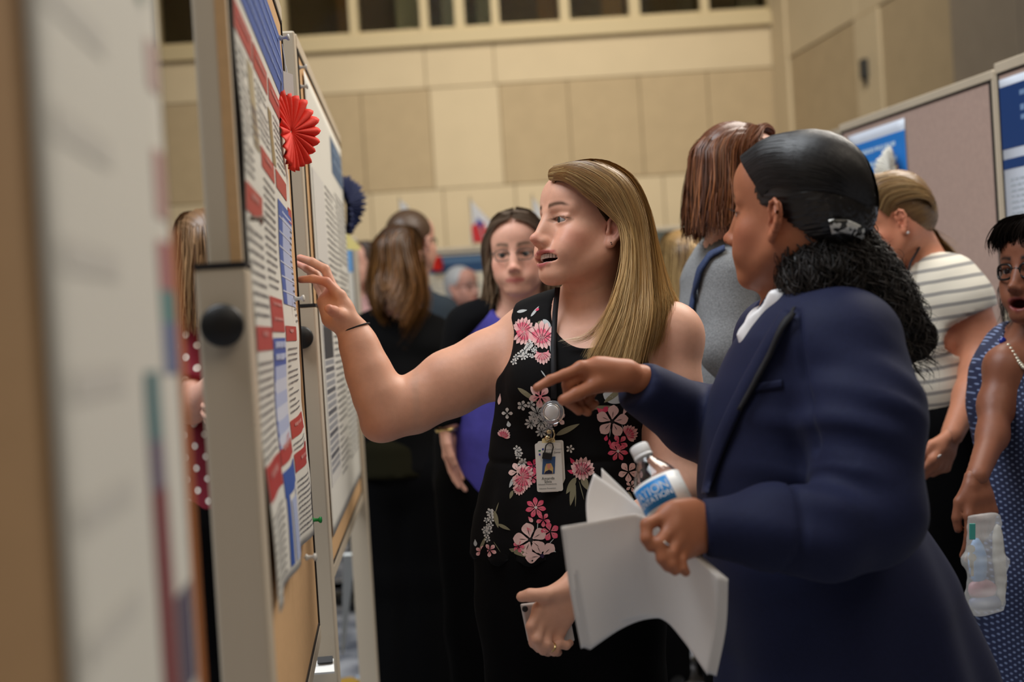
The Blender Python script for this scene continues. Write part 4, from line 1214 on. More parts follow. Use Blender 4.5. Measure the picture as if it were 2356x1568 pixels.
    for kn in (kL, kR):
        sh = Shape(); b = V3(kn[0], kn[1], 0)
        sh.seg(b + V3(0, .03, .045), b + FR * .15 + V3(0, 0, .032), (.038, .040), (.036, .026), k=.02)
        sh.plane((0, 0, .004), (0, 0, -1))
        v, q = sh.mesh(.008); mesh_obj('shoe', v, q, mat('black_leather', (.01, .01, .01, 1), rough=.35), root, True)
    # wrist band
    mb = MB()
    c0 = W(813, 757, 2.475); axis = unit(W(806, 742, 2.472) - W(826, 795, 2.47))
    a = unit(np.cross(axis, V3(0, 1, .2))); b = np.cross(axis, a)
    ring = [c0 + a * .0325 * math.cos(t) + b * .0300 * math.sin(t) for t in np.linspace(0, 2 * math.pi, 33)]
    mb.tube(ring, .0017, n=6, cap=False)
    mb.build('hair_tie', mat('elastic', (.008, .007, .007, 1), rough=.7), root, True)
    # ring on the left hand
    mb = MB(); f0 = W(1271, 1490, 2.112); mb.lathe(f0 - unit(W(1284, 1500, 2.12) - W(1258, 1482, 2.105)) * .002, unit(W(1275, 1497, 2.115) - W(1258, 1482, 2.105)), [(.0088, -.0012), (.0093, 0), (.0088, .0012)], n=16)
    mb.build('finger_ring', mat('gold', (.7, .52, .22, 1), rough=.25, metal=1), root, True)
    return root, bvh, H

def petal(cx, cy, ang, L, w, tipr=1.5, n=9):
    """2-D petal outline as a fan of quads, px units (x right, y down)"""
    pts = []
    for i in range(n + 1):
        t = i / n
        hw = w * (math.sin(math.pi * min(1, t ** tipr * .98 + .02)) ** .8) * .5
        pts.append((t * L, hw))
    ca, sa = math.cos(ang), math.sin(ang)
    top = [(cx + x * ca - y * sa, cy + x * sa + y * ca) for x, y in pts]
    bot = [(cx + x * ca + y * sa, cy + x * sa - y * ca) for x, y in pts]
    return top, bot

def floral_print(blouse, bvh):
    PINK = s2l((226, 128, 140)); HOT = s2l((214, 62, 100)); PALE = s2l((226, 192, 186)); GREY = s2l((186, 192, 192)); OLIVE = s2l((128, 124, 98)); BLK = s2l((18, 16, 18)); WHITE = s2l((210, 206, 200))
    verts, faces, cols = [], [], []
    dcam = -FWD
    def drop(px, py, lift):
        # throw the 2-D motif on the cloth along the blouse's own front direction
        o = W(px, py, 1.6); d = unit(W(px, py, 2.6) - o)
        h = bvh.ray_cast(Vector(o), Vector(d), 2.0)
        if h[0] is None: return None
        nn = np.array(h[1])
        if np.dot(nn, d) > 0: nn = -nn
        return np.array(h[0]) + nn * lift
    def strip(top, bot, col, lift, shade=None):
        P = []
        for a, b in zip(top, bot):
            mpt = ((a[0] + b[0]) / 2, (a[1] + b[1]) / 2)
            row = [drop(*a, lift), drop(*mpt, lift), drop(*b, lift)]
            if any(r is None for r in row): return
            P.append(row)
        for i in range(len(P) - 1):
            if max(np.linalg.norm(P[i][0] - P[i + 1][0]), np.linalg.norm(P[i][0] - P[i][2])) > .06: return
        n = len(verts)
        for i, row in enumerate(P):
            t = i / (len(P) - 1)
            c = np.array(col[:3]) if shade is None else np.array(col[:3]) * (1 - t) + np.array(shade[:3]) * t
            for r in row: verts.append(r); cols.append(c)
        for i in range(len(P) - 1):
            for k in (0, 1): faces.append([n + i * 3 + k, n + i * 3 + k + 1, n + i * 3 + 3 + k + 1, n + i * 3 + 3 + k])
    def pet(cx, cy, ang, L, w, col, lift=.0010, tipr=1.5, shade=None):
        strip(*petal(cx, cy, ang, L, w, tipr), col, lift, shade)
    def flower(cx, cy, R, n, col, col2=None, w=.62, rot=0, center=BLK, cr=.16, sq=1.0, lift=.0010):
        for i in range(n):
            a = rot + 2 * math.pi * i / n
            pet(cx + math.cos(a) * R * .13, cy + math.sin(a) * R * .13 * sq, a, R * (.87 if sq == 1 else .87 * math.hypot(math.cos(a), math.sin(a) * sq)), R * w, col, lift + .00012 * (i % 2), shade=col2)
        pet(cx - R * cr, cy, 0, 2 * R * cr, 2 * R * cr, center, lift + .0006)
        for i in range(n):
            a = rot + 2 * math.pi * i / n
            pet(cx + math.cos(a) * R * .2, cy + math.sin(a) * R * .2 * sq, a, R * .42, R * .035, BLK, lift + .0004)
    def leaf(cx, cy, ang, L, w, col=OLIVE): pet(cx, cy, ang, L, w, col, .0008, .8)
    def stem(x0, y0, x1, y1, w=2.0, col=OLIVE):
        a = math.atan2(y1 - y0, x1 - x0); pet(x0, y0, a, math.hypot(x1 - x0, y1 - y0), w, col, .0007, 1.0)
    def peony(cx, cy, R, ang, c1=PINK, c2=HOT):
        for i in range(9):
            a = ang + (i - 4) * .30
            pet(cx, cy, a, R * (1 - .06 * abs(i - 4)), R * .34, c1 if i % 2 else c2, .0009 + .00015 * (i % 3), 1.3, PALE)
        for i in range(7):
            a = ang + (i - 3) * .28
            pet(cx, cy, a, R * .62, R * .2, PALE if i % 2 else PINK, .0016, 1.3, c2)
        for i in range(6):
            a = ang + (i - 2.5) * .36
            pet(cx, cy, a, R * .9, R * .025, BLK, .0021)
    def cluster(cx, cy, n, sx, sy, ang, r=9, seed=0):
        g = random.Random(seed)
        for i in range(n):
            t = g.uniform(-1, 1); s = g.uniform(-1, 1) * (1 - abs(t) * .4)
            x = cx + t * sx * math.cos(ang) - s * sy * math.sin(ang); y = cy + t * sx * math.sin(ang) + s * sy * math.cos(ang)
            flower(x, y, r * g.uniform(.8, 1.2), 5, GREY, WHITE, .55, g.uniform(0, 6), BLK, .14)
    # shoulder group
    pet(1178, 722, 1.9, 26, 14, HOT, shade=PINK); peony(1203, 762, 34, -1.3); pet(1232, 715, -.5, 10, 6, HOT)
    leaf(1222, 728, -.9, 30, 6, GREY); leaf(1190, 718, -.2, 24, 7, GREY)
    peony(1210, 762, 36, 2.2, PINK, HOT); peony(1246, 785, 48, -1.55); peony(1246, 770, 36, 1.2)
    leaf(1250, 735, .9, 30, 14, GREY); leaf(1244, 738, 2.0, 24, 10, OLIVE)
    peony(1248, 812, 28, 1.45, HOT, PINK); pet(1233, 808, .9, 30, 16, HOT, shade=PALE); pet(1262, 806, 1.9, 28, 15, PINK, shade=PALE)
    leaf(1168, 812, -.75, 42, 5, OLIVE); stem(1265, 780, 1268, 815, 3, GREY); pet(1172, 752, .9, 13, 9, HOT, shade=PALE)
    cluster(1203, 812, 12, 30, 9, -1.0, 8, 2); cluster(1228, 812, 6, 16, 4, -1.2, 5, 3); leaf(1152, 813, -.05, 20, 8, OLIVE)
    # middle left
    flower(1243, 912, 26, 5, PINK, PALE, .6, .4, PINK); leaf(1192, 892, .62, 58, 11, OLIVE); leaf(1250, 922, 1.1, 40, 8, OLIVE)
    leaf(1245, 852, .95, 22, 3, GREY); leaf(1222, 888, 1.2, 26, 8, PALE); leaf(1280, 1000, -.45, 60, 13, OLIVE)
    flower(1202, 932, 12, 5, GREY, WHITE); flower(1222, 930, 10, 5, GREY, WHITE)
    for x, y, r in ((1236, 950, 20), (1222, 972, 15), (1245, 968, 17), (1258, 960, 14), (1246, 992, 14), (1262, 985, 12), (1228, 958, 12)):
        flower(x, y, r, 8, GREY, WHITE, .36, .3 * x, BLK, .12)
    flower(1283, 962, 20, 5, PALE, None, .55, .7); flower(1168, 950, 13, 4, GREY, WHITE, .6); pet(1170, 968, 1.4, 14, 10, GREY); pet(1152, 905, 1.7, 26, 8, PALE)
    peony(1158, 1005, 22, -1.2); flower(1312, 1032, 10, 5, WHITE, None, .5); 
    # right group
    leaf(1388, 905, .35, 52, 30, GREY); leaf(1352, 938, -.05, 70, 9, OLIVE); leaf(1390, 925, -.65, 70, 12, OLIVE); leaf(1440, 905, -1.2, 40, 14, OLIVE)
    pet(1374, 938, .7, 24, 15, HOT, shade=PINK); pet(1386, 950, -.9, 20, 12, HOT)
    flower(1408, 968, 38, 5, PALE, None, .66, -.2, BLK, .15); pet(1432, 955, -1.1, 46, 15, PALE); pet(1440, 945, -1.4, 36, 12, GREY)
    peony(1440, 1000, 30, -.5, HOT, HOT); flower(1425, 1018, 20, 5, HOT, PINK, .55, .4); pet(1396, 1000, 1.8, 14, 9, HOT); pet(1402, 1010, 1.5, 14, 7, HOT)
    flower(1421, 1037, 24, 7, PINK, HOT, .42, .2, WHITE, .15)
    for a, b, c, d in ((1405, 985, 1402, 1005), (1412, 985, 1416, 1015), (1430, 975, 1440, 1000)): stem(a, b, c, d, 1.6, GREY)
    pet(1492, 775, 1.9, 20, 10, HOT, shade=PINK); pet(1480, 795, 1.7, 22, 11, PINK, shade=PALE)
    # peplum, left to right
    cluster(1200, 1052, 6, 22, 10, 1.2, 9, 6); flower(1192, 1085, 22, 5, PALE, None, .6, .5, PALE); peony(1205, 1098, 34, 1.9); peony(1200, 1095, 32, -.6); peony(1196, 1118, 22, 1.6)
    flower(1228, 1072, 18, 5, HOT, None, .6); flower(1226, 1098, 14, 5, HOT, PINK, .6); leaf(1180, 1128, 1.9, 20, 8, OLIVE); leaf(1183, 1098, 2.0, 26, 8, GREY)
    peony(1338, 1088, 40, -1.3, HOT, s2l((150, 30, 60))); peony(1338, 1072, 34, 1.4, HOT, s2l((150, 30, 60))); pet(1312, 1052, 1.0, 18, 9, HOT); pet(1306, 1082, .3, 16, 9, HOT)
    leaf(1325, 1098, 2.1, 44, 14, OLIVE); leaf(1340, 1095, 1.2, 34, 16, OLIVE); leaf(1322, 1110, 1.75, 54, 13, OLIVE); stem(1325, 1125, 1324, 1166, 2.5); stem(1332, 1105, 1344, 1150, 2)
    flower(1233, 1167, 24, 7, PINK, HOT, .46, .15, WHITE, .15)
    flower(1250, 1195, 17, 5, HOT, PINK, .55, .3); flower(1266, 1222, 22, 5, PINK, HOT, .62, .7); pet(1216, 1188, .9, 16, 9, HOT, shade=PALE); pet(1213, 1213, .9, 14, 9, HOT, shade=PALE)
    stem(1238, 1195, 1236, 1222, 2, GREY); stem(1222, 1205, 1228, 1224, 1.6, GREY); stem(1275, 1238, 1262, 1252, 1.6, GREY); pet(1274, 1262, 1.57, 16, 13, GREY)
    flower(1221, 1241, 40, 5, PALE, None, .72, -.55, BLK, .15); flower(1247, 1278, 38, 5, PALE, None, .72, .5, s2l((40, 20, 60)), .14)
    flower(1194, 1257, 14, 5, HOT, PINK, .6); leaf(1172, 1262, .35, 58, 13, OLIVE); leaf(1208, 1272, 1.0, 40, 14, OLIVE); leaf(1185, 1300, -.35, 44, 20, GREY); stem(1236, 1255, 1238, 1300, 3)
    cluster(1122, 1212, 12, 36, 9, 1.75, 8, 9); leaf(1138, 1175, 1.35, 40, 10, OLIVE); leaf(1146, 1205, .45, 32, 8, OLIVE); stem(1148, 1155, 1140, 1180, 2.5)
    flower(1108, 1268, 14, 5, PINK, PALE, .6); flower(1128, 1265, 16, 5, PINK, PALE, .55, .4); pet(1100, 1285, .3, 12, 8, WHITE); leaf(1118, 1235, 2.0, 40, 7, OLIVE); stem(1136, 1245, 1152, 1270, 1.6); stem(1132, 1280, 1146, 1302, 1.6); pet(1094, 1240, 1.5, 16, 8, GREY)
    flower(1445, 1085, 24, 5, PALE, None, .6, .3); leaf(1445, 1130, 1.2, 30, 10, OLIVE); flower(1452, 1118, 14, 5, PALE, None, .5)
    leaf(1080, 1150, .4, 20, 6, OLIVE)
    mesh_obj('floral_print', verts, faces, mat('print_ink', attr=True, rough=.75), blouse, False, np.array(cols))

PRESENTER, BLOUSE_BVH, HEAD_A = build_presenter()
# ------------------------------------------------------------------ the listener (navy jacket)
SKB = s2l((160, 100, 70)); LIPB = s2l((140, 70, 66)); BLB = s2l((172, 98, 74)); BROWB = s2l((30, 22, 18))
NAVY = mat('navy_wool', s2l((23, 28, 56)), rough=.7, noise=.10, nscale=220, bump=.10, bscale=900, spec=.2, sheen=.03)

def ray_on(bvh, px, py, lift=.001, d0=1.0):
    o = W(px, py, d0); d = unit(W(px, py, d0 + 1) - o)
    h = bvh.ray_cast(Vector(o), Vector(d), 3.0)
    if h[0] is None: return None
    n = np.array(h[1])
    if np.dot(n, d) > 0: n = -n
    return np.array(h[0]) + n * lift

def strip_on(bvh, left, right, lift, cross=5, along=28, bulge=.0):
    """a ribbon lying on a surface between two pixel polylines"""
    def res(pl):
        pl = np.array(pl, float); s = np.r_[0, np.cumsum(np.linalg.norm(np.diff(pl, axis=0), axis=1))]
        t = np.linspace(0, s[-1], along); return np.stack([np.interp(t, s, pl[:, i]) for i in (0, 1)], 1)
    Lp, Rp = res(left), res(right)
    V = []; ok = True; last = None
    for i in range(along):
        for k in range(cross):
            t = k / (cross - 1)
            p = Lp[i] * (1 - t) + Rp[i] * t
            q = ray_on(bvh, p[0], p[1], lift + bulge * math.sin(math.pi * t))
            if q is None: q = last
            V.append(q); last = q
    V = np.array(V)
    F = [[i * cross + k, i * cross + k + 1, (i + 1) * cross + k + 1, (i + 1) * cross + k] for i in range(along - 1) for k in range(cross - 1)]
    return V, np.array(F)

def build_listener():
    root = thing('person', (W(1900, 1568, 2.03)[0], 2.05, 0), 'woman in navy blazer with black curly clipped-back hair, pointing and holding papers', 'person')
    TH = math.radians(105)
    SD = V3(math.cos(TH), -math.sin(TH), 0); FR = V3(-math.sin(TH), -math.cos(TH), 0)
    H = Head(W(1826, 488, 1.985), math.radians(127), math.radians(3), math.radians(0))
    nb = W(1850, 715, 2.04); n0 = H.w((0, -.02, -.045)); n1 = n0 * .4 + nb * .6
    neck = [(n0, n1, .052, .053), (n1, nb, .053, .065)]
    hs = head_shape('closed', neck=[(H.l(a), H.l(b), ra, rb) for a, b, ra, rb in neck], wide=1.02)
    hv, hq = hs.mesh(.0026, lo=(-.095, -.125, -.20), hi=(.098, .130, .125))
    hc = head_colors(hv, SKB, LIPB, BROWB, 'closed', BLB)
    hv = H.w(hv)
    B = Shape()
    for a, b, ra, rb in neck: B.seg(a, b, ra, rb, k=.03)
    shL = W(1950, 800, 1.90); shR = W(1790, 790, 2.22)
    elL = W(2004, 1182, 1.82); wrL = W(1625, 1212, 1.785)
    elR = W(1740, 1040, 2.20); wrR = W(1470, 872, 2.03)
    for sh in (shL, shR): B.seg(nb, sh, .04, .045, k=.04)
    T = [(1850, 735, 2.05, .10, .05), (1850, 850, 2.05, .125, .085), (1850, 1000, 2.05, .12, .085), (1860, 1200, 2.05, .13, .10), (1880, 1380, 2.06, .15, .12)]
    B.tube([W(*t[:3]) for t in T], [t[3:] for t in T], k=.04, side=SD)
    B.tube([shL, elL, wrL], [.05, .04, .026], k=.03)
    B.tube([shR, elR, wrR], [.048, .04, (.027, .022)], k=.03)
    bv, bq = B.mesh(.009)
    # pointing right hand
    R = Shape(); R.tube([elR, wrR], [.04, (.027, .022)], k=.03)
    hand_shape(R, W(1452, 862, 2.02), [W(1337, 846, 1.985), W(1345, 862, 1.995), W(1358, 876, 2.01), W(1374, 884, 2.025)],
               [[W(1298, 862, 1.975), W(1266, 874, 1.965), W(1235, 892, 1.955)],
                [W(1306, 884, 1.985), W(1310, 925, 1.995), W(1332, 945, 2.0)],
                [W(1328, 905, 2.005), W(1335, 938, 2.01), W(1352, 948, 2.01)],
                [W(1352, 918, 2.02), W(1358, 935, 2.02), W(1370, 928, 2.018)]],
               [W(1425, 872, 2.005), W(1372, 884, 1.985), W(1326, 906, 1.97), W(1296, 920, 1.962)], r=.0086, wr=(.027, .022))
    R.seg(W(1440, 862, 2.015), W(1370, 858, 1.995), (.022, .016), (.024, .014), k=.014, side=UPV)
    rv, rq = R.mesh(.0028, np.minimum(W(1200, 1000, 2.1), W(1200, 1000, 1.9)), np.maximum(W(1520, 780, 2.1), W(1520, 780, 1.9)))
    # left hand round the bottle and papers
    Lh = Shape(); Lh.tube([W(1760, 1215, 1.79), wrL], [.036, .027], k=.03)
    hand_shape(Lh, W(1612, 1205, 1.78), [W(1532, 1186, 1.752), W(1545, 1213, 1.742), W(1558, 1240, 1.740), W(1572, 1262, 1.745)],
               [[W(1488, 1206, 1.730), W(1487, 1238, 1.722), W(1497, 1258, 1.722)],
                [W(1518, 1248, 1.722), W(1524, 1284, 1.718), W(1536, 1303, 1.720)],
                [W(1545, 1272, 1.722), W(1545, 1298, 1.718), W(1553, 1312, 1.720)],
                [W(1566, 1288, 1.728), W(1570, 1306, 1.725), W(1578, 1316, 1.728)]],
               [W(1600, 1190, 1.80), W(1560, 1172, 1.835), W(1530, 1160, 1.87), W(1515, 1150, 1.885)], r=.0088, wr=(.027, .022))
    Lh.seg(W(1600, 1208, 1.772), W(1560, 1220, 1.755), (.036, .017), (.038, .015), k=.02, side=UPV)
    lv, lq = Lh.mesh(.0028)
    rc = skin_cols(rv, SKB, .06, 2); lc = skin_cols(lv, SKB, .06, 3); bc = skin_cols(bv, SKB)
    rc = mixc(rc, s2l((206, 140, 112)), .5 * gauss(rv, W(1294, 921, 1.962), (.016, .02, .016))); rc = mixc(rc, s2l((206, 140, 112)), .4 * gauss(rv, W(1235, 892, 1.955), (.018, .02, .016)))
    v, q = join_vq([(hv, hq), (bv, bq), (rv, rq), (lv, lq)])
    body = mesh_obj('body', v, q, SKIN(), root, True, np.concatenate([hc, bc, rc, lc]))
    add_eyes(body, H, gaze=(0, 1, 0), iris=(.03, .015, .01))
    mb = MB()
    for i in range(10):
        x = .022 + .024 * i / 9; p = V3(x, .080 - 10 * (x - .03) ** 2, .004)
        mb.tube([H.w(p), H.w(p + V3(.002, .006, .002)), H.w(p + V3(.003, .009, .005))], [.0003, .0002, .0001], n=4)
    mb.build('eyelashes', mat('lash', (.012, .009, .008, 1), rough=.6), body)

    # ---- jacket
    J = Shape()
    T = [(1852, 722, 2.045, .125, .055), (1850, 800, 2.04, .165, .095), (1842, 900, 2.04, .165, .122), (1834, 1000, 2.04, .16, .138), (1838, 1120, 2.04, .158, .150), (1868, 1270, 2.05, .168, .160), (1925, 1420, 2.07, .19, .185), (1965, 1600, 2.09, .22, .212), (1985, 1700, 2.10, .23, .225)]
    J.tube([W(*t[:3]) for t in T], [t[3:] for t in T], k=.035, side=SD)
    for sh in (shL, shR): J.seg(nb + V3(0, 0, -.02), sh + V3(0, 0, .015), .055, .062, k=.05)
    J.ell(W(1925, 775, 1.915), (.068, .060, .058), k=.04)
    sl = [shL, W(1990, 960, 1.855), elL]
    J.tube(sl, [.080, .080, .072], k=.03)
    sf = [elL, W(1900, 1222, 1.79), W(1780, 1218, 1.785), W(1636, 1213, 1.785)]
    J.tube(sf, [.070, .064, .056, (.046, .040)], k=.022)
    J.tube([shR, elR, W(1600, 968, 2.12), W(1484, 897, 2.04)], [.075, .068, .058, (.046, .042)], k=.02)
    J.plane(W(1625, 1212, 1.785), unit(W(1560, 1214, 1.785) - W(1640, 1212, 1.785)) * 1.0, k=.006) if False else None
    # cut both cuffs square and open
    J.ell(W(1555, 1215, 1.78), (.040, .12, .11), k=.004, sub=True)
    J.ell(W(1425, 866, 2.01), (.040, .075, .060), R=np.stack([unit(wrR - elR), unit(np.cross(wrR - elR, V3(0, 0, 1))), unit(np.cross(wrR - elR, np.cross(wrR - elR, V3(0, 0, 1))))]), k=.004, sub=True)
    J.seg(nb, n0, .068, .060, k=.006, sub=True)
    J.seg(nb + FR * .02, nb + FR * .14 + V3(0, 0, .01), .055, .065, k=.01, sub=True)
    J.plane((0, 0, .52), (0, 0, -1), k=.004)
    v, q = J.mesh(.0062)
    n = vnormals(v, q)
    # folds bunching inside the elbow, long drag lines down the sleeve, soft body wrinkles
    e = elL
    axf = unit(W(1780, 1218, 1.785) - elL); axu = unit(shL - elL)
    de = np.linalg.norm(v - e, axis=1)
    s1 = (v - e) @ axf; s2 = (v - e) @ axu
    near = np.exp(-(de / .15) ** 2) * np.clip(((v - e) @ unit(axf + axu) - .01) / .05, 0, 1)
    ph = (s2 - .55 * s1) * 95
    fold = .0075 * near * np.sin(ph + 1.5 * np.sin((v @ V3(.5, .2, 1)) * 14))
    dz = v[:, 2]
    slv = np.exp(-((np.linalg.norm(np.cross(v - shL, unit(elL - shL)), axis=1) - .08) / .04) ** 2)
    fold += .0018 * slv * wave_noise(v @ np.array([[1.0, 0, .6], [0, 1, 0], [-.4, 0, 1.0]]) * [1, 1, 1.6], 24, 12)
    fold += .0020 * wave_noise(v * [1, 1, .7], 17, 5)
    c2 = W(1800, 1218, 1.785); fold -= .006 * np.exp(-(((v - c2) @ axf + .25 * (v[:, 2] - c2[2])) / .006) ** 2) * (np.linalg.norm(v - c2, axis=1) < .09)
    fold += .007 * np.clip((1.0 - dz) / .3, 0, 1) * np.sin(np.arctan2((v[:, 0] - nb[0] - .05), (v[:, 1] - 2.05)) * 8)
    # armhole seam: a narrow groove round the sleeve head
    ua = unit(elL - shL); hh = (v - shL) @ ua; rr = np.linalg.norm(v - shL - hh[:, None] * ua, axis=1)
    front = ((v - shL) @ FR)
    fold -= .0065 * np.exp(-((front - (.062 - .10 * (hh - .02))) / .0055) ** 2) * (hh > -.05) * (hh < .16) * (((v - shL) @ SD) > -.02)
    fold += .0045 * near * np.abs(np.sin(ph * .5 + 2 * np.sin(v[:, 2] * 22))) ** .6
    v = v + n * fold[:, None]
    jk = mesh_obj('jacket', v, q, NAVY, root, True)
    bvh = BVHTree.FromPolygons([tuple(p) for p in v], q.tolist())
    # lapel
    lv_, lf_ = strip_on(bvh, [(1806, 712), (1760, 782), (1712, 870), (1676, 945), (1652, 1000), (1634, 1060), (1622, 1140)], [(1832, 722), (1802, 790), (1762, 860), (1722, 930), (1690, 1000), (1662, 1070), (1632, 1150)], .004, 6, 30, .007)
    lp = mesh_obj('lapel', lv_, lf_, NAVY, jk, True)
    sm = lp.modifiers.new('smooth', 'SMOOTH'); sm.iterations = 6
    so = lp.modifiers.new('solid', 'SOLIDIFY'); so.thickness = .004; so.offset = 0
    pv, pf = strip_on(bvh, [(1734, 882), (1800, 872)], [(1736, 902), (1802, 892)], .0022, 4, 14, .001)
    p_ = mesh_obj('breast_pocket', pv, pf, NAVY, jk, True); so = p_.modifiers.new('solid', 'SOLIDIFY'); so.thickness = .003
    # shadow of the lapel edge, modelled as a thin black strip
    sv, sf_ = strip_on(bvh, [(1826, 724), (1790, 792), (1745, 880), (1712, 945)], [(1834, 726), (1800, 792), (1753, 882), (1718, 947)], .012, 3, 24, .002)
    s_ = mesh_obj('lapel_shadow', sv, sf_, mat('black_cord_and_shadow', (.006, .006, .009, 1), rough=.7), root, True); so = s_.modifiers.new('solid', 'SOLIDIFY'); so.thickness = .003
    # white shirt: collar and front
    C = Shape()
    cs = unit(W(1745, 705, 1.95) - W(1790, 690, 1.95))
    C.seg(W(1798, 690, 1.945), W(1733, 790, 1.965), (.019, .006), (.026, .005), k=.01, side=W(1760, 760, 1.95) - W(1730, 735, 1.95))
    C.seg(W(1798, 688, 1.945), W(1842, 700, 2.0), (.013, .008), (.013, .008), k=.02, side=(0, 0, 1))
    C.ell(W(1716, 782, 1.97), (.008, .012, .012), k=.012)
    C.seg(W(1760, 745, 2.03), W(1690, 950, 2.06), (.07, .03), (.07, .03), k=.02, side=SD)
    v, q = C.mesh(.0035); v = v + vnormals(v, q) * (.0012 * wave_noise(v, 70, 3))[:, None]
    mesh_obj('shirt', v, q, mat('white_satin', (.78, .76, .76, 1), rough=.35, spec=.5), root, True)
    # skirt and shoes below the frame
    K = Shape(); K.tube([W(1900, 1380, 2.06), V3(.52, 2.07, .55), V3(.53, 2.07, .42)], [(.15, .12), (.19, .20), (.20, .21)], k=.04, side=SD)
    K.plane((0, 0, .40), (0, 0, -1)); v, q = K.mesh(.012); mesh_obj('skirt', v, q, mat('black_trouser'), root, True)
    for s_ in (-1, 1):
        lg = Shape(); b = V3(.53, 2.07, 0) + SD * .09 * s_
        lg.tube([b + V3(0, 0, .45), b + V3(0, 0, .08)], [.055, .036]); v, q = lg.mesh(.01)
        mesh_obj('leg', v, q, SKIN(), root, True, skin_cols(v, SKB))
        sh = Shape(); sh.seg(b - FR * .05 + V3(0, 0, .045), b + FR * .15 + V3(0, 0, .03), (.036, .045), (.034, .026), k=.02); sh.plane((0, 0, .004), (0, 0, -1))
        v, q = sh.mesh(.008); mesh_obj('shoe', v, q, mat('black_leather', (.01, .01, .01, 1), rough=.35), root, True)
    # finger ring and the white cuff tag
    mb = MB(); a_ = W(1526, 1252, 1.722); dr = unit(W(1524, 1284, 1.718) - W(1545, 1213, 1.742)); mb.lathe(a_, dr, [(.0090, -.0014), (.0098, 0), (.0090, .0014)], n=18)
    mb.build('finger_ring', mat('silver', (.75, .73, .70, 1), rough=.2, metal=1), root, True)
    # ---- hair: smooth crown combed back to the clip
    rng = np.random.default_rng(3)
    def L3(*p): return H.w(V3(*p))
    cap = Shape(); cap.ell((0, -.022, .032), (.081, .100, .090), k=.02); cap.ell((0, -.072, -.005), (.060, .050, .052), k=.03)
    cap2 = cap.copy()
    cap2.plane((0, .062, .062), (0, .86, -.50), k=.012)
    cap2.ell((.085, .085, -.030), (.055, .070, .080), k=.010, sub=True); cap2.ell((-.085, .085, -.030), (.055, .070, .080), k=.010, sub=True)
    cap2.ell((.090, .002, -.035), (.030, .032, .048), k=.008, sub=True); cap2.ell((-.090, .002, -.035), (.030, .032, .048), k=.008, sub=True)
    cap2.plane((0, 0, -.058), (0, .1, -1), k=.01)
    v, q = cap2.mesh(.0034)
    ang = np.arctan2(v[:, 0], v[:, 2] - .0 + .02)
    v = v + vnormals(v, q) * (.0009 * np.sin(ang * 60 + 2 * np.sin(v[:, 1] * 60)) + .0006 * np.sin(ang * 140))[:, None]
    HB = mat('black_hair', attr=True, rough=.32, spec=.6)
    hair = mesh_obj('hair', H.w(v), q, HB, root, True, np.tile(np.array([.010, .0085, .0085]), (len(v), 1)))
    capw = Shape()
    sets = []
    clip = H.l(W(1948, 520, 1.935))
    gd = []
    for i in range(17):
        t = i / 16
        a = -1.62 + 3.24 * t                                     # across the head, right ear to left ear
        x0 = .078 * math.sin(a); zf = .030 + .082 * math.cos(a) - .005; y0 = .080 - .066 * (abs(a) / 1.62) ** 1.7
        gd.append([V3(x0 * .92, y0, zf - .018 * max(0, 1 - abs(a) / 1.15)), V3(x0 * 1.04, y0 * .45 - .01, zf + .012), V3(x0 * 1.02, -.045, zf * .92 + .010), V3(x0 * .80 + clip[0] * .15, -.095, zf * .55 + .012), V3(clip[0] * .8 + x0 * .22, -.118, .006)])
    P = guide_hair(np.array(gd), 2400, 14, .0016, (.0004, .0008), (.010, .009, .009), (.014, .012, .011), .35, .002, rng=rng, ends=.02)
    pp = push_out(P[0], cap, .0012, 4)
    sets.append((H.w(pp.reshape(-1, 3)).reshape(pp.shape), P[1], P[2], P[3], (P[4].reshape(-1, 3) @ H.M.T).reshape(P[4].shape)))
    hs_ = build_hair(hair, sets, 'combed_strands')
    # curls hanging from the clip
    core = Shape()
    mass = [(W(1945, 545, 1.975), .040), (W(1900, 610, 1.955), .058), (W(1850, 640, 1.945), .042), (W(1965, 640, 1.965), .066), (W(2005, 690, 1.97), .062), (W(2045, 735, 1.965), .048), (W(2075, 770, 1.955), .030), (W(1895, 670, 1.945), .040)]
    for c, r in mass: core.ell(c, r * .86, k=.04)
    v, q = core.mesh(.006); v = v + vnormals(v, q) * (.006 * wave_noise(v, 130, 2))[:, None]
    mesh_obj('curl_mass', v, q, HB, hair, True, np.tile(np.array([.007, .006, .006]), (len(v), 1)))
    n = 1500; npt = 26
    ends_px = []
    g = np.random.default_rng(9)
    cents = np.array([c for c, r in mass]); rads = np.array([r for c, r in mass])
    pick = g.choice(len(mass), n, p=rads ** 2 / (rads ** 2).sum())
    dirs = g.normal(size=(n, 3)); dirs[:, 1] -= .5; dirs /= np.linalg.norm(dirs, axis=1, keepdims=True)
    start = cents[pick] + dirs * rads[pick][:, None] * g.uniform(.72, 1.0, n)[:, None]
    down = unit(V3(.35, -.05, -1))
    L = g.uniform(.06, .13, n)
    t = np.linspace(0, 1, npt)
    base = start[:, None, :] + (down[None] + dirs * .18)[:, None, :] * (L[:, None] * (t - .45)[None])[:, :, None]
    base = push_out(base, core, .002, 2)
    rad = g.uniform(.004, .0100, n)[:, None] * (.5 + .8 * t)[None]
    turns = g.uniform(1.2, 2.6, n)[:, None] * g.choice([-1, 1], n)[:, None]
    th = turns * 2 * math.pi * t[None] + g.uniform(0, 6.28, n)[:, None]
    ax1 = unit(np.cross(down, V3(0, 1, 0))); ax2 = np.cross(down, ax1)
    path = base + (rad * np.cos(th))[:, :, None] * ax1 + (rad * np.sin(th))[:, :, None] * ax2
    w = g.uniform(.0005, .0012, n)
    br = g.uniform(.6, 1.7, n)[:, None]
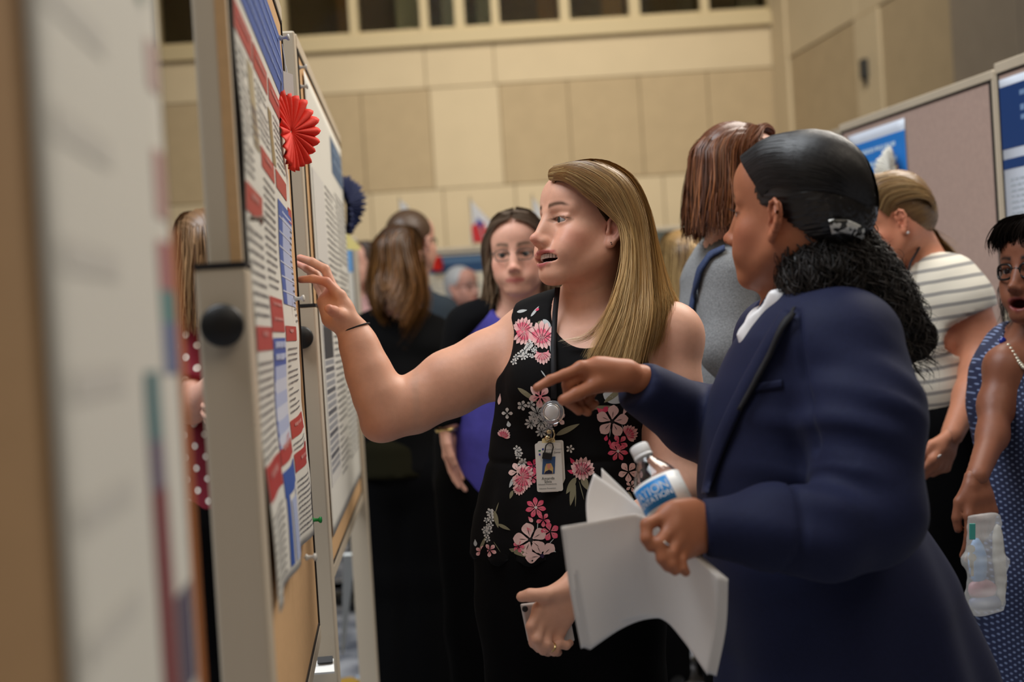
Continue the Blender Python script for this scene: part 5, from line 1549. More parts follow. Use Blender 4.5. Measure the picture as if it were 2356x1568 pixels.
    c0 = np.array([[.011, .0095, .009]]) * br; c1 = np.array([[.016, .012, .010]]) * br
    out = np.repeat(dirs[:, None, :], npt, 1)
    # loose wiry curls on the outer edge
    sets = [(path, w, c0, c1, out)]
    hn = 90
    sp = np.array([W(2000 + 120 * k_, 560 + 230 * k_ + g.normal() * 12, 1.96) for k_ in g.uniform(0, 1, hn)])
    tt = np.linspace(0, 1, 36)
    th = g.uniform(1.2, 2.2, hn)[:, None] * 6.28 * tt[None] + g.uniform(0, 6.28, hn)[:, None]
    bp = sp[:, None] + (RGT * .6 + UPV * -.4)[None, None] * (g.uniform(.01, .045, hn)[:, None] * tt[None])[:, :, None] + g.normal(size=(hn, 1, 3)) * .012 * tt[None, :, None]
    rr = g.uniform(.006, .011, hn)[:, None]
    bp = bp + (rr * np.cos(th))[:, :, None] * RGT + (rr * np.sin(th))[:, :, None] * unit(UPV * .8 + FWD * .6)
    sets.append((bp, np.full(hn, .0004), np.tile([[.012, .010, .009]], (hn, 1)), np.tile([[.016, .012, .010]], (hn, 1)), np.tile(-FWD, (hn, 36, 1))))
    # the end lock, rolled under
    kc = W(2118, 800, 1.955); hn = 160
    th = g.uniform(2.0, 3.4, hn)[:, None] * math.pi * tt[None] + g.uniform(-.6, .6, hn)[:, None] - 2.4
    rr = (.030 - .014 * tt)[None] * g.uniform(.7, 1.1, hn)[:, None]
    bp = kc + (rr * np.cos(th))[:, :, None] * RGT + (rr * np.sin(th))[:, :, None] * -UPV + g.normal(size=(hn, 1, 3)) * V3(.004, .012, .004) - RGT * .012 + UPV * .012
    sets.append((bp, np.full(hn, .0006), np.tile([[.011, .009, .008]], (hn, 1)), np.tile([[.017, .012, .010]], (hn, 1)), np.tile(-FWD, (hn, 36, 1))))
    build_hair(hair, sets, 'curls', mat('black_curls', attr=True, rough=.5, spec=.22))
    # patterned clip, bent round the back of the head
    V = []; nn = 22
    hw = np.array([q_.co[:] for q_ in hair.data.vertices]); hb = BVHTree.FromPolygons([tuple(p) for p in hw], [tuple(p.vertices) for p in hair.data.polygons])
    for i in range(nn + 1):
        t = i / nn
        px = 1906 + 84 * t
        top = 503 + 10 * (t - .3) ** 2 * 2.2 + 12 * t ** 3; h = 34 - 4 * t
        for k in range(9):
            p_ = (px + (8 - 10 * t) * (k / 8), top + h * k / 8)
            q_ = ray_on(hb, p_[0], p_[1], 0)
            d_ = np.dot(q_ - CAM, FWD) if q_ is not None else None
            if d_ is None or (V and d_ > np.dot(V[-1] - CAM, FWD) + .03): d_ = 1.90 + .06 * t ** 2
            V.append(W(p_[0], p_[1], d_ - .014 - .003 * math.sin(math.pi * k / 8)))
    F = [[i * 9 + k, i * 9 + k + 1, (i + 1) * 9 + k + 1, (i + 1) * 9 + k] for i in range(nn) for k in range(8)]
    cm = bpy.data.materials.new('patterned_plastic'); cm.use_nodes = True; nt = cm.node_tree; b = nt.nodes['Principled BSDF']; b.inputs['Roughness'].default_value = .25
    vo = nt.nodes.new('ShaderNodeTexVoronoi'); vo.inputs['Scale'].default_value = 150; tc = nt.nodes.new('ShaderNodeTexCoord'); nt.links.new(tc.outputs['Object'], vo.inputs['Vector'])
    cr = nt.nodes.new('ShaderNodeValToRGB'); cr.color_ramp.elements[0].color = (.03, .028, .022, 1); cr.color_ramp.elements[1].color = (.66, .66, .62, 1); cr.color_ramp.elements[0].position = .45; cr.color_ramp.elements[1].position = .55
    sp_ = nt.nodes.new('ShaderNodeSeparateColor'); nt.links.new(vo.outputs['Color'], sp_.inputs[0]); nt.links.new(sp_.outputs[0], cr.inputs[0]); nt.links.new(cr.outputs[0], b.inputs['Base Color'])
    cl = mesh_obj('hair_clip', V, np.array(F), cm, root, True); so = cl.modifiers.new('solid', 'SOLIDIFY'); so.thickness = .004
    cl['label'] = 'black and white patterned hair clip'
    return root, bvh, H

LISTENER, JACKET_BVH, HEAD_B = build_listener()
# ------------------------------------------------------------------ people further back
def relaxed_hand(S, wrist, d, across, palm_n, r=.0085, curl=.5, wr=(.027, .02)):
    """hand hanging along d; across points to the thumb side; palm_n out of the palm"""
    d = unit(d); across = unit(across - d * np.dot(across, d)); pn = unit(np.cross(d, across)); pn = pn if np.dot(pn, palm_n) > 0 else -pn
    K = [wrist + d * (.086 - .006 * abs(i - 1)) + across * (.030 - .020 * i) for i in range(4)]
    F = []
    for i in range(4):
        l = [.043, .048, .045, .036][i]; p = K[i]; ch = []; c = curl * (.5 + .12 * i); a = c
        for s in (1, .62, .5):
            p = p + (d * math.cos(a) + pn * math.sin(a)) * l * s; ch.append(p); a += c * .9
        F.append(ch)
    T = [wrist + d * .02 + across * .018, wrist + d * .05 + across * .040 + pn * .012, wrist + d * .082 + across * .046 + pn * .020, wrist + d * .105 + across * .042 + pn * .026]
    hand_shape(S, wrist, K, F, T, r=r, wr=wr)
    return S

def round_guides(H, L, phi0=65, n=13, yp=.03, flare=1.0, zstart=.112, back=0.0, lift=0.0):
    out = []
    for i in range(n):
        ph = math.radians(phi0 + (360 - 2 * phi0) * i / (n - 1)); x, y = math.sin(ph), math.cos(ph)
        g = [V3(0.004 * x, yp + .02 * y - .03 * abs(math.cos(ph / 2)) * 0, zstart), V3(.048 * x, .012 + .058 * y, .102), V3(.078 * x, -.020 + .098 * y, .052), V3(.084 * x, -.022 + .102 * y, 0)]
        for f in (.33, .66, 1.0):
            g.append(V3((.086 + .010 * f) * x * flare, -.026 + .098 * y - back * f, -L * f))
        out.append(H.w(np.array(g)))
    return np.array(out)

def scalp(parent, H, col, full=True, short=False, grow=0.0):
    C = Shape(); g = grow
    C.ell((0, -.021, .032), (.0765 + g, .0955 + g, .0870 + g), k=.01)
    if full: C.seg((0, -.050, -.01), (0, -.055, -.09), (.062, .045), (.062, .042), k=.03, side=(1, 0, 0))
    else: C.ell((0, -.060, -.012), (.064, .052, .060), k=.02)
    C.plane((0, .050, .054), (0, .84, -.55), k=.012)
    for sg in (-1, 1):
        C.ell((sg * .085, .062, -.030), (.056, .068, .070), k=.01, sub=True)
        if short: C.ell((sg * .085, -.004, -.045), (.035, .034, .055), k=.01, sub=True)
    if short: C.plane((0, 0, -.062), (0, .25, -1), k=.01)
    v, q = C.mesh(.006)
    v = v + vnormals(v, q) * (.0012 * np.sin(np.arctan2(v[:, 0], v[:, 2]) * 45))[:, None]
    c = np.tile(np.asarray(col[:3]), (len(v), 1)) * (1 + .22 * np.sin(np.arctan2(v[:, 0], v[:, 2]) * 37) * .5 + .1 * wave_noise(v, 200, 3))[:, None]
    return mesh_obj('hair', H.w(v), q, HAIRM(), parent, True, np.clip(c, 0, 1))

def glasses(parent, H, col=(.02, .02, .02, 1), r=.020, thick=.0016, half=.0145, lensm=True):
    mb = MB()
    for sg in (-1, 1):
        ring = []
        for k in range(25):
            a = 2 * math.pi * k / 24; x = sg * .032 + r * math.copysign(abs(math.cos(a)) ** .7, math.cos(a)); z = -.002 + half * math.copysign(abs(math.sin(a)) ** .7, math.sin(a))
            ring.append(H.w((x, .094 - 6 * x * x, z)))
        mb.tube(ring, thick, 6, cap=False)
        mb.tube([H.w((sg * .052, .078, .004)), H.w((sg * .072, .04, .004)), H.w((sg * .079, -.012, .000))], thick, 6)
    mb.tube([H.w((-.012, .093, .002)), H.w((0, .095, .004)), H.w((.012, .093, .002))], thick, 6)
    return mb.build('glasses', mat('frame_%0.2f' % col[0], col, rough=.3), parent, True)

SHO = mat('black_leather')
def legs_down(parent, hipc, SD, FR, w=.09, r0=.095, r1=.075, top=None, hipr=(.17, .12), m=None, flare=1.0, name='trousers', shoe=True):
    S = Shape()
    if top is not None: S.seg(top, hipc, hipr, hipr, k=.04, side=SD)
    for s in (-1, 1):
        a = hipc + SD * w * s; f = V3(a[0], a[1], .06)
        S.seg(a, a * .5 + f * .5, r0, (r0 + r1) / 2, k=.04); S.seg(a * .5 + f * .5, f, (r0 + r1) / 2, r1 * flare, k=.03)
    S.plane((0, 0, .02), (0, 0, -1))
    v, q = S.mesh(.014); v = v + vnormals(v, q) * (.004 * wave_noise(v * [1, 1, .5], 24, 4))[:, None]
    mesh_obj(name, v, q, m or mat('black_trouser'), parent, True)
    if shoe:
        for s in (-1, 1):
            b = V3(*(hipc + SD * w * s)[:2], 0); sh = Shape()
            sh.seg(b - FR * .04 + V3(0, 0, .045), b + FR * .16 + V3(0, 0, .032), (.038, .042), (.036, .028), k=.02); sh.plane((0, 0, .004), (0, 0, -1))
            v, q = sh.mesh(.010); mesh_obj('shoe', v, q, SHO, parent, True)

def make_person(label, H, nb, torso, arms, skin, lips, brow, top_m, body_yaw, mouth='closed', hip=None, sleeves=1.0, hands=(None, None), top_grow=.012, hv=.005, pants=None, blush=None, neck_r=.052,
                leg=dict(), top_name='top', cut_neck=.066, sleeve_frac=1.0, hem=None, warp=None, wide=1.0, voxel=.010, top_h=.011, garment=True, shoulder=(.046, .056)):
    """torso: (px, py, d, rx, ry) rows; arms: list of joint lists (points, radii)"""
    TH = math.radians(body_yaw); SD = V3(math.cos(TH), -math.sin(TH), 0); FR = V3(-math.sin(TH), -math.cos(TH), 0)
    base = W(*torso[-1][:3])
    root = thing('person', (base[0], base[1], 0), label, 'person', 'people in the hall')
    n0 = H.w((0, -.02, -.045)); n1 = n0 * .4 + nb * .6
    neck = [(n0, n1, neck_r, neck_r), (n1, nb, neck_r, neck_r * 1.2)]
    hs = head_shape(mouth, neck=[(H.l(a), H.l(b), ra, rb) for a, b, ra, rb in neck], wide=wide)
    v, q = hs.mesh(hv, lo=(-.1 * wide, -.125, -.19), hi=(.1 * wide, .130, .125))
    parts = [(H.w(v), q)]; cols = [head_colors(v, skin, lips, brow, mouth, blush)]
    B = Shape()
    for a, b, ra, rb in neck: B.seg(a, b, ra, rb, k=.03)
    tp = [W(*t[:3]) for t in torso]
    B.tube(tp, [(t[3] - top_grow, t[4] - top_grow) for t in torso], k=.04, side=SD)
    for pts, rad in arms:
        B.seg(nb + V3(0, 0, -.02), pts[0], .036, .045, k=.04)
        B.tube(pts, rad, k=.025)
    v, q = B.mesh(voxel); parts.append((v, q)); cols.append(skin_cols(v, skin))
    for hd in hands:
        if hd is None: continue
        S = Shape(); relaxed_hand(S, *hd[:4], curl=hd[4] if len(hd) > 4 else .5)
        v, q = S.mesh(.0042); parts.append((v, q)); cols.append(skin_cols(v, skin))
    for i, (pts, rad) in enumerate(arms):          # the hands at the ends of the other arms
        if i < len(hands) and hands[i] is not None: continue
        d_ = unit(pts[-1] - pts[-2]); ac = unit(np.cross(d_, -SD if i else SD) + V3(0, 0, .2))
        S = Shape(); relaxed_hand(S, pts[-1], d_, ac, -SD if i else SD, curl=.5)
        v, q = S.mesh(.0062); parts.append((v, q)); cols.append(skin_cols(v, skin))
    v, q = join_vq(parts)
    body = mesh_obj('body', v, q, SKIN(), root, True, np.concatenate(cols))
    if garment:
        T = Shape(); T.tube(tp, [(t[3], t[4]) for t in torso], k=.04, side=SD)
        for pts, rad in arms:
            T.seg(nb + V3(0, 0, -.02), pts[0], shoulder[0], shoulder[1], k=.04)
            ln = np.r_[0, np.cumsum(np.linalg.norm(np.diff(np.array(pts), axis=0), axis=1))]; stop = ln[-1] * sleeve_frac
            P2, R2 = [pts[0]], [rad[0] + .012]
            for i in range(1, len(pts)):
                if ln[i] <= stop + 1e-6: P2.append(pts[i]); R2.append((rad[i] if not hasattr(rad[i], '__len__') else max(rad[i])) + .012)
                else:
                    f = (stop - ln[i - 1]) / (ln[i] - ln[i - 1])
                    if f > .05: P2.append(pts[i - 1] * (1 - f) + pts[i] * f); R2.append(rad[i - 1] + (rad[i] - rad[i - 1]) * f + .012)
                    break
            if len(P2) > 1:
                T.tube(P2, R2, k=.025)
                e = P2[-1]; dd = unit(P2[-1] - P2[-2])
                T.ell(e + dd * (R2[-1] * .5 + .02), (R2[-1] * .5 + .02, R2[-1] + .03, R2[-1] + .03), R=np.stack([dd, unit(np.cross(dd, V3(.3, .4, .8))), unit(np.cross(dd, np.cross(dd, V3(.3, .4, .8))))]), k=.004, sub=True)
        T.seg(nb + V3(0, 0, -.01), n0, cut_neck, cut_neck, k=.006, sub=True)
        if hem is not None: T.plane(W(*hem), (0, 0, -1), k=.006)
        v, q = T.mesh(top_h); n = vnormals(v, q)
        v = v + n * (.0035 * wave_noise(v * [1, 1, .8], 26, 7))[:, None]
        gm = mesh_obj(top_name, v, q, top_m, root, True)
    else: gm = None
    if hip is not None:
        legs_down(root, W(*hip), SD, FR, top=tp[-2] * .3 + tp[-1] * .7, hipr=(torso[-1][3] - .01, torso[-1][4] - .01), m=pants, **leg)
    return root, body, gm

def hairset(guides, n, root, tip, var=.3, w=(.0012, .0028), jit=.006, depth=.014, seed=1, npts=14, **k):
    return guide_hair(guides, n, npts, jit, w, root, tip, var, depth, rng=np.random.default_rng(seed), **k)

FAIR = s2l((226, 172, 150)); PINKL = s2l((190, 104, 100)); BLU = s2l((214, 128, 112)); DK = s2l((70, 50, 38))
BLKKNIT = mat('black_knit', (.005, .005, .0052, 1), rough=.95, bump=.1, bscale=400, spec=.08)
# -- woman with glasses, purple shirt
H = Head(W(1193, 580, 3.60), math.radians(10), math.radians(-6), 0, 1.0)
nb = W(1205, 712, 3.66)
t_ = [(1205, 735, 3.68, .15, .07), (1200, 800, 3.68, .185, .115), (1190, 890, 3.68, .195, .145), (1180, 1000, 3.68, .185, .15), (1175, 1085, 3.68, .19, .15)]
armR = ([W(1085, 760, 3.66), W(1045, 890, 3.64), W(1028, 975, 3.58)], [.052, .043, .028])
armL = ([W(1320, 760, 3.62), W(1350, 900, 3.6), W(1330, 1010, 3.55)], [.052, .043, .028])
r, body, gm = make_person('woman with glasses in purple top and black cardigan, standing behind the raised arm', H, nb, t_, [armR, armL], FAIR, PINKL, s2l((96, 78, 62)), mat('purple_tee', s2l((76, 72, 168)), rough=.85, noise=.12, nscale=30), 8, hip=(1175, 1120, 3.68), sleeve_frac=.35, hands=((W(1028, 978, 3.58), W(1042, 1095, 3.58) - W(1028, 978, 3.58), V3(-.3, -.9, 0), V3(1, -.3, 0), .35), None), blush=BLU, top_name='shirt', wide=1.06, neck_r=.058, cut_neck=.088, leg=dict(w=.10, r0=.12, r1=.10), top_grow=.014)
glasses(body, H, (.05, .045, .04, 1), .022, .0014); add_eyes(body, H, (-.1, 1, -.1), (.08, .09, .09))
hr = scalp(r, H, s2l((104, 88, 72)))
build_hair(hr, [hairset(round_guides(H, .17, 62, yp=.05), 500, s2l((110, 94, 80)), s2l((122, 98, 74)), wave=.008, wavef=1.5)] + [hairset(np.array([[H.w((s_ * .004, .080 - .018 * k, .098 + .006 * k)), H.w((s_ * .052, .078 - .014 * k, .080 + .006 * k)), H.w((s_ * .080, .046 - .012 * k, .040)), H.w((s_ * .090, .012 - .012 * k, -.020)), H.w((s_ * .096, -.008 - .008 * k, -.09)), H.w((s_ * .108, -.02, -.17))] for k in range(5)]), 260, s2l((108, 92, 78)), s2l((116, 94, 72)), .3, (.0012, .0028), .005, .010, seed=30 + int(s_), wave=.006, wavef=1.5) for s_ in (-1, 1)], 'strands')
C = Shape(); SDp = V3(math.cos(.14), -math.sin(.14), 0)
for pts, rad in (armR, armL):
    C.tube(pts, [q + .020 for q in rad], k=.03); C.seg(nb + V3(0, .02, -.005), pts[0], .055, .066, k=.05)
T2 = [(1205, 735, 3.70, .16, .07), (1200, 800, 3.71, .20, .12), (1185, 900, 3.72, .212, .15), (1178, 1010, 3.72, .212, .155), (1170, 1110, 3.72, .222, .16)]
C.tube([W(*t[:3]) for t in T2], [t[3:] for t in T2], k=.04, side=SDp)
C.seg(W(1190, 690, 3.50), W(1140, 830, 3.48), (.100, .14), (.135, .16), k=.02, side=SDp, sub=True); C.seg(W(1140, 830, 3.48), W(1130, 1130, 3.47), (.135, .16), (.12, .15), k=.02, side=SDp, sub=True)
C.seg(nb, H.w((0, -.02, -.045)), .075, .07, k=.01, sub=True); C.ell(W(1029, 995, 3.57), (.05, .05, .022), k=.004, sub=True)
v, q = C.mesh(.011); v = v + vnormals(v, q) * (.004 * wave_noise(v, 30, 2))[:, None]
mesh_obj('cardigan', v, q, mat('charcoal_knit', (.007, .0075, .009, 1), rough=.95, bump=.1, bscale=350, spec=.1), r, True)
mb = MB(); wd = unit(W(1030, 1000, 3.58) - W(1028, 975, 3.58)); mb.lathe(W(1028, 988, 3.58), wd, [(.030, -.006), (.032, 0), (.030, .006)], n=20); mb.build('wristwatch', mat('gold', (.7, .52, .22, 1), rough=.25, metal=1), r, True)

# -- long-haired woman seen from behind
H = Head(W(922, 592, 4.72), math.radians(-155), math.radians(-4))
nb = W(925, 715, 4.74)
t_ = [(925, 735, 4.74, .13, .06), (920, 790, 4.74, .165, .10), (918, 880, 4.74, .160, .12), (925, 980, 4.74, .150, .12), (935, 1075, 4.74, .172, .14)]
arms = [([W(845, 760, 4.74), W(838, 880, 4.80), W(870, 950, 4.92)], [.048, .04, .03]), ([W(1000, 765, 4.78), W(1010, 900, 4.85), W(985, 980, 4.95)], [.048, .04, .03])]
r, body, gm = make_person('woman with very long brown hair in black sweater, back turned to the camera', H, nb, t_, arms, FAIR, PINKL, DK, BLKKNIT, 180 + 15, hip=(940, 1100, 4.74), top_name='sweater', leg=dict(w=.085, r0=.115, r1=.115, flare=1.25), top_h=.012)
hr = scalp(r, H, s2l((62, 42, 28)))
g = round_guides(H, .30, 58, yp=.03, flare=1.12, n=15)
for i in range(len(g)):      # the ends spread over the shoulders
    e_ = abs(i / 7 - 1); g[i][-3:] += np.array([[0, 0, .18 * (1 - e_) * f] for f in (.33, .66, 1)]); g[i][-1] += V3(.10 * (i / 7 - 1) * -1, -.03, -.05 * e_)
build_hair(hr, [hairset(g, 1100, s2l((52, 35, 22)), s2l((122, 82, 40)), .5, (.0016, .0035), .008, .02, seed=4, ends=.25, streak=s2l((116, 74, 34)))], 'strands')
mb = Shape(); mb.tube([W(935, 1040, 4.74), W(940, 1090, 4.74)], [(.168, .138), (.182, .148)], side=V3(-.95, -.3, 0)); mb.plane(W(940, 1092, 4.74), (0, 0, -1)); v, q = mb.mesh(.012)
mesh_obj('olive_shirt_hem', v, q, mat('olive_cloth', s2l((30, 28, 16)), rough=.95, spec=.1), r, True)

# -- short-haired man
H = Head(W(950, 556, 5.25), math.radians(-143), math.radians(0), 0, 1.04)
nb = W(955, 680, 5.3)
t_ = [(955, 700, 5.32, .17, .07), (955, 760, 5.32, .21, .115), (955, 860, 5.32, .20, .13), (955, 1000, 5.32, .185, .125), (955, 1090, 5.32, .18, .125)]
arms = [([W(1020, 720, 5.2), W(1035, 870, 5.15), W(1020, 980, 5.1)], [.055, .046, .03]), ([W(890, 720, 5.4), W(880, 870, 5.45), W(890, 980, 5.4)], [.055, .046, .03])]
r, body, gm = make_person('short-haired man with glasses in dark jacket, turned away beside the long brown hair', H, nb, t_, arms, FAIR, PINKL, DK, mat('dark_teal_wool', s2l((34, 44, 52)), rough=.9), -120, hip=(955, 1120, 5.32), top_name='jacket', top_h=.013)
glasses(body, H, (.02, .02, .025, 1), .021, .0022)
hr = scalp(r, H, s2l((84, 64, 48)), full=False, short=True, grow=.006)
MB().lathe(W(955, 672, 5.29), V3(0, 0, 1), [(.078, -.03), (.072, .0), (.066, .02)], n=20).build('shirt_collar', mat('blue_shirt', s2l((58, 84, 124)), rough=.8), r, True)

# -- grey-haired person far away
H = Head(W(1064, 660, 7.5), math.radians(-52), 0)
nb = W(1062, 722, 7.55)
t_ = [(1062, 735, 7.55, .15, .07), (1062, 775, 7.55, .19, .12), (1062, 840, 7.55, .19, .13), (1062, 920, 7.55, .18, .13)]
r, body, gm = make_person('grey-haired person with glasses far off by the poster', H, nb, t_, [], s2l((214, 158, 140)), PINKL, s2l((150, 146, 140)), mat('slate_shirt', s2l((84, 92, 104)), rough=.9), -40, hip=(1062, 950, 7.55), hv=.007, top_h=.016, top_name='shirt')
glasses(body, H, (.03, .03, .04, 1), .021, .002)
scalp(r, H, s2l((196, 196, 196)), grow=.004)

# -- face half seen past the left boards
H = Head(W(836, 610, 6.3), math.radians(60), 0)
nb = W(842, 685, 6.35)
t_ = [(842, 700, 6.35, .14, .07), (842, 750, 6.35, .17, .11), (842, 850, 6.35, .16, .12), (842, 950, 6.35, .165, .12)]
r, body, gm = make_person('dark-haired person in pink, half hidden beyond the left boards', H, nb, t_, [], FAIR, PINKL, DK, mat('pale_pink_top', s2l((206, 160, 156)), rough=.9), 60, hip=(842, 990, 6.35), hv=.007, top_h=.016)
hr = scalp(r, H, s2l((72, 52, 38)))
build_hair(hr, [hairset(round_guides(H, .13, 70), 220, s2l((72, 52, 38)), s2l((84, 60, 42)), seed=8)], 'strands')

# -- blonde head from behind, right of the presenter
H = Head(W(1566, 606, 4.6), math.radians(165), math.radians(-3))
nb = W(1568, 728, 4.62)
t_ = [(1568, 742, 4.62, .13, .06), (1568, 800, 4.62, .16, .10), (1568, 900, 4.62, .15, .12), (1570, 1000, 4.62, .15, .12), (1570, 1080, 4.62, .165, .13)]
arms = [([W(1470, 770, 4.6), W(1460, 900, 4.58), W(1480, 1000, 4.5)], [.048, .04, .03]), ([W(1660, 770, 4.65), W(1670, 900, 4.65), W(1660, 1000, 4.6)], [.048, .04, .03])]
r, body, gm = make_person('blonde head seen from behind between presenter and grey sweater', H, nb, t_, arms, FAIR, PINKL, DK, mat('white_knit', s2l((220, 214, 212)), rough=.9), 165, hip=(1570, 1110, 4.62), sleeve_frac=.25, top_h=.013)
hr = scalp(r, H, s2l((150, 118, 74)))
build_hair(hr, [hairset(round_guides(H, .21, 58, flare=1.05), 600, s2l((150, 120, 76)), s2l((202, 168, 112)), .4, seed=9, streak=s2l((110, 80, 50)))], 'strands')

# -- auburn bob, grey sweater
H = Head(W(1704, 402, 2.98), math.radians(-116), math.radians(-6))
nb = W(1685, 560, 3.02)
t_ = [(1685, 578, 3.03, .13, .055), (1685, 640, 3.03, .165, .085), (1690, 740, 3.03, .165, .108), (1702, 860, 3.03, .160, .112), (1715, 1000, 3.03, .165, .125), (1722, 1090, 3.03, .17, .13)]
arms = [([W(1672, 640, 2.86), W(1672, 800, 2.82), W(1760, 930, 2.80)], [.052, .046, .032]), ([W(1720, 640, 3.18), W(1730, 800, 3.22), W(1800, 930, 3.18)], [.052, .044, .03])]
GREYK = mat('heather_grey_knit', s2l((126, 128, 130)), rough=.95, noise=.22, nscale=260, bump=.25, bscale=300)
r, body, gm = make_person('auburn-haired woman in heather grey sweater, looking away to the right', H, nb, t_, arms, FAIR, PINKL, DK, GREYK, -112, hip=(1724, 1120, 3.03), top_name='sweater', top_h=.009, hv=.004, cut_neck=.062)
hr = scalp(r, H, s2l((92, 54, 34)), full=True, short=False)
g = round_guides(H, .145, 88, yp=.055, n=15, flare=1.06)
rng_ = hairset(g, 1300, s2l((112, 66, 40)), s2l((92, 52, 32)), .4, (.0010, .0024), .006, .014, seed=12, ends=.12, streak=s2l((140, 88, 54)))
fr_ = np.array([[H.w((0, .085, .088)), H.w((s * .02, .075, .108)), H.w((s * .045, .03, .108)), H.w((s * .072, -.01, .07)), H.w((s * .082, -.05, .03))] for s in np.linspace(-1, 1, 9)])
build_hair(hr, [rng_, hairset(fr_, 700, s2l((128, 78, 48)), s2l((112, 66, 40)), .35, (.0010, .0020), .004, .008, seed=13)], 'strands')
mb = MB(); mb.tube([W(1622, 366, 2.95), W(1628, 374, 2.93), W(1634, 380, 2.92)], [.003, .0055, .004], 8); mb.build('barrette', mat('silver', (.75, .73, .70, 1), rough=.2, metal=1), r, True)
bvs = BVHTree.FromObject(gm, bpy.context.evaluated_depsgraph_get()) if False else None
vv = np.array([v_.co[:] for v_ in gm.data.vertices]); bvs = BVHTree.FromPolygons([tuple(p) for p in vv], [tuple(p.vertices) for p in gm.data.polygons])
DENIM = mat('navy_pattern_cord', s2l((44, 58, 92)), rough=.8, noise=.5, nscale=500)
v, q = strip_on(bvs, [(1668, 572), (1636, 586), (1612, 620), (1598, 680), (1588, 740), (1582, 770)], [(1668, 582), (1640, 596), (1620, 628), (1606, 682), (1597, 742), (1590, 772)], .006, 4, 26, .003)
o = mesh_obj('bag_strap', v, q, DENIM, r, True); so = o.modifiers.new('solid', 'SOLIDIFY'); so.thickness = .004

# -- ponytail woman in a striped tee
def stripes():
    m_ = bpy.data.materials.new('striped_jersey'); m_.use_nodes = True; nt = m_.node_tree; b = nt.nodes['Principled BSDF']; b.inputs['Roughness'].default_value = .9
    tc = nt.nodes.new('ShaderNodeTexCoord'); mp = nt.nodes.new('ShaderNodeMapping'); mp.inputs['Rotation'].default_value = (0, .12, 0); nt.links.new(tc.outputs['Object'], mp.inputs['Vector'])
    wv = nt.nodes.new('ShaderNodeTexWave'); wv.wave_type = 'BANDS'; wv.bands_direction = 'Z'; wv.inputs['Scale'].default_value = 10.5; wv.inputs['Distortion'].default_value = 1.2; wv.inputs['Detail Scale'].default_value = .6; nt.links.new(mp.outputs[0], wv.inputs['Vector'])
    cr = nt.nodes.new('ShaderNodeValToRGB'); cr.color_ramp.elements[0].position = .74; cr.color_ramp.elements[1].position = .84; cr.color_ramp.elements[0].color = s2l((222, 214, 196)); cr.color_ramp.elements[1].color = s2l((150, 146, 140))
    nt.links.new(wv.outputs['Fac'], cr.inputs[0]); nt.links.new(cr.outputs[0], b.inputs['Base Color']); return m_
H = Head(W(2052, 506, 3.32), math.radians(98), math.radians(-24))
nb = W(2118, 600, 3.36)
t_ = [(2124, 622, 3.37, .12, .055), (2142, 690, 3.37, .155, .082), (2148, 780, 3.37, .155, .092), (2160, 880, 3.37, .145, .088), (2182, 960, 3.37, .15, .096)]
arms = [([W(2190, 648, 3.26), W(2215, 690, 3.24), W(2268, 800, 3.22), W(2230, 910, 3.16), W(2190, 1000, 3.10)], [.056, .058, .046, .036, .027]), ([W(2100, 650, 3.48), W(2060, 800, 3.5), W(2000, 900, 3.45)], [.05, .042, .03])]
TAN_SK = s2l((206, 138, 106))
r, body, gm = make_person('woman with low ponytail in striped cream tee, head bowed', H, nb, t_, arms, TAN_SK, PINKL, DK, stripes(), 100, hip=(2190, 985, 3.37), sleeve_frac=.19, hands=((W(2190, 1000, 3.10), W(2155, 1080, 3.08) - W(2190, 1000, 3.10), V3(-.7, -.5, 0), V3(.4, .4, -.6), 1.05), None), blush=s2l((206, 116, 92)), top_name='striped_tee', leg=dict(w=.08, r0=.098, r1=.085), top_h=.009, hv=.004)
hr = scalp(r, H, s2l((120, 92, 58)), full=False, short=True)
gd = []
for i in range(13):
    a = -1.65 + 3.3 * i / 12; x0 = .080 * math.sin(a); zf = .030 + .085 * math.cos(a); y0 = .070 - .055 * abs(a) / 1.65
    gd.append([H.w((x0 * .95, y0, zf - .012)), H.w((x0 * 1.05, y0 * .4 - .02, zf + .010)), H.w((x0, -.07, zf * .8)), H.w((x0 * .75, -.100, zf * .25 - .02)), W(2122, 522, 3.335)])
tail = np.array([[W(2116, 517 + 5 * k, 3.335 + .012 * k), W(2132, 524 + 8 * k, 3.345 + .015 * k), W(2150, 542 + 8 * k, 3.35), W(2172, 565 + 7 * k, 3.345), W(2196, 592 + 5 * k, 3.335)] for k in (-1, -.3, .3, 1)])
build_hair(hr, [hairset(np.array(gd), 700, s2l((122, 92, 56)), s2l((150, 118, 76)), .45, (.0008, .0018), .003, .005, seed=15, streak=s2l((178, 146, 98))), hairset(tail, 220, s2l((130, 100, 62)), s2l((150, 118, 76)), .4, (.0010, .002), .006, .006, seed=16)], 'strands')
MB().lathe(H.w((.083, -.006, -.045)), H.M @ V3(1, 0, 0), [(.003, -.002), (.004, .001), (.002, .004)], n=10).build('earring', mat('pearl', (.8, .78, .74, 1), rough=.2), r, True)
mb = MB(); mb.tube([W(2128, 535, 3.30), W(2112, 575, 3.27), W(2096, 602, 3.26), W(2084, 640, 3.25)], .003, 6); mb.build('lanyard', mat('black_cord_and_shadow'), r, True)
mb = MB(); mb.lathe(W(2160, 1050, 3.06), V3(.5, -.4, -.7), [(.006, -.002), (.009, 0), (.006, .002)], n=12); mb.build('finger_ring', mat('silver'), r, True)

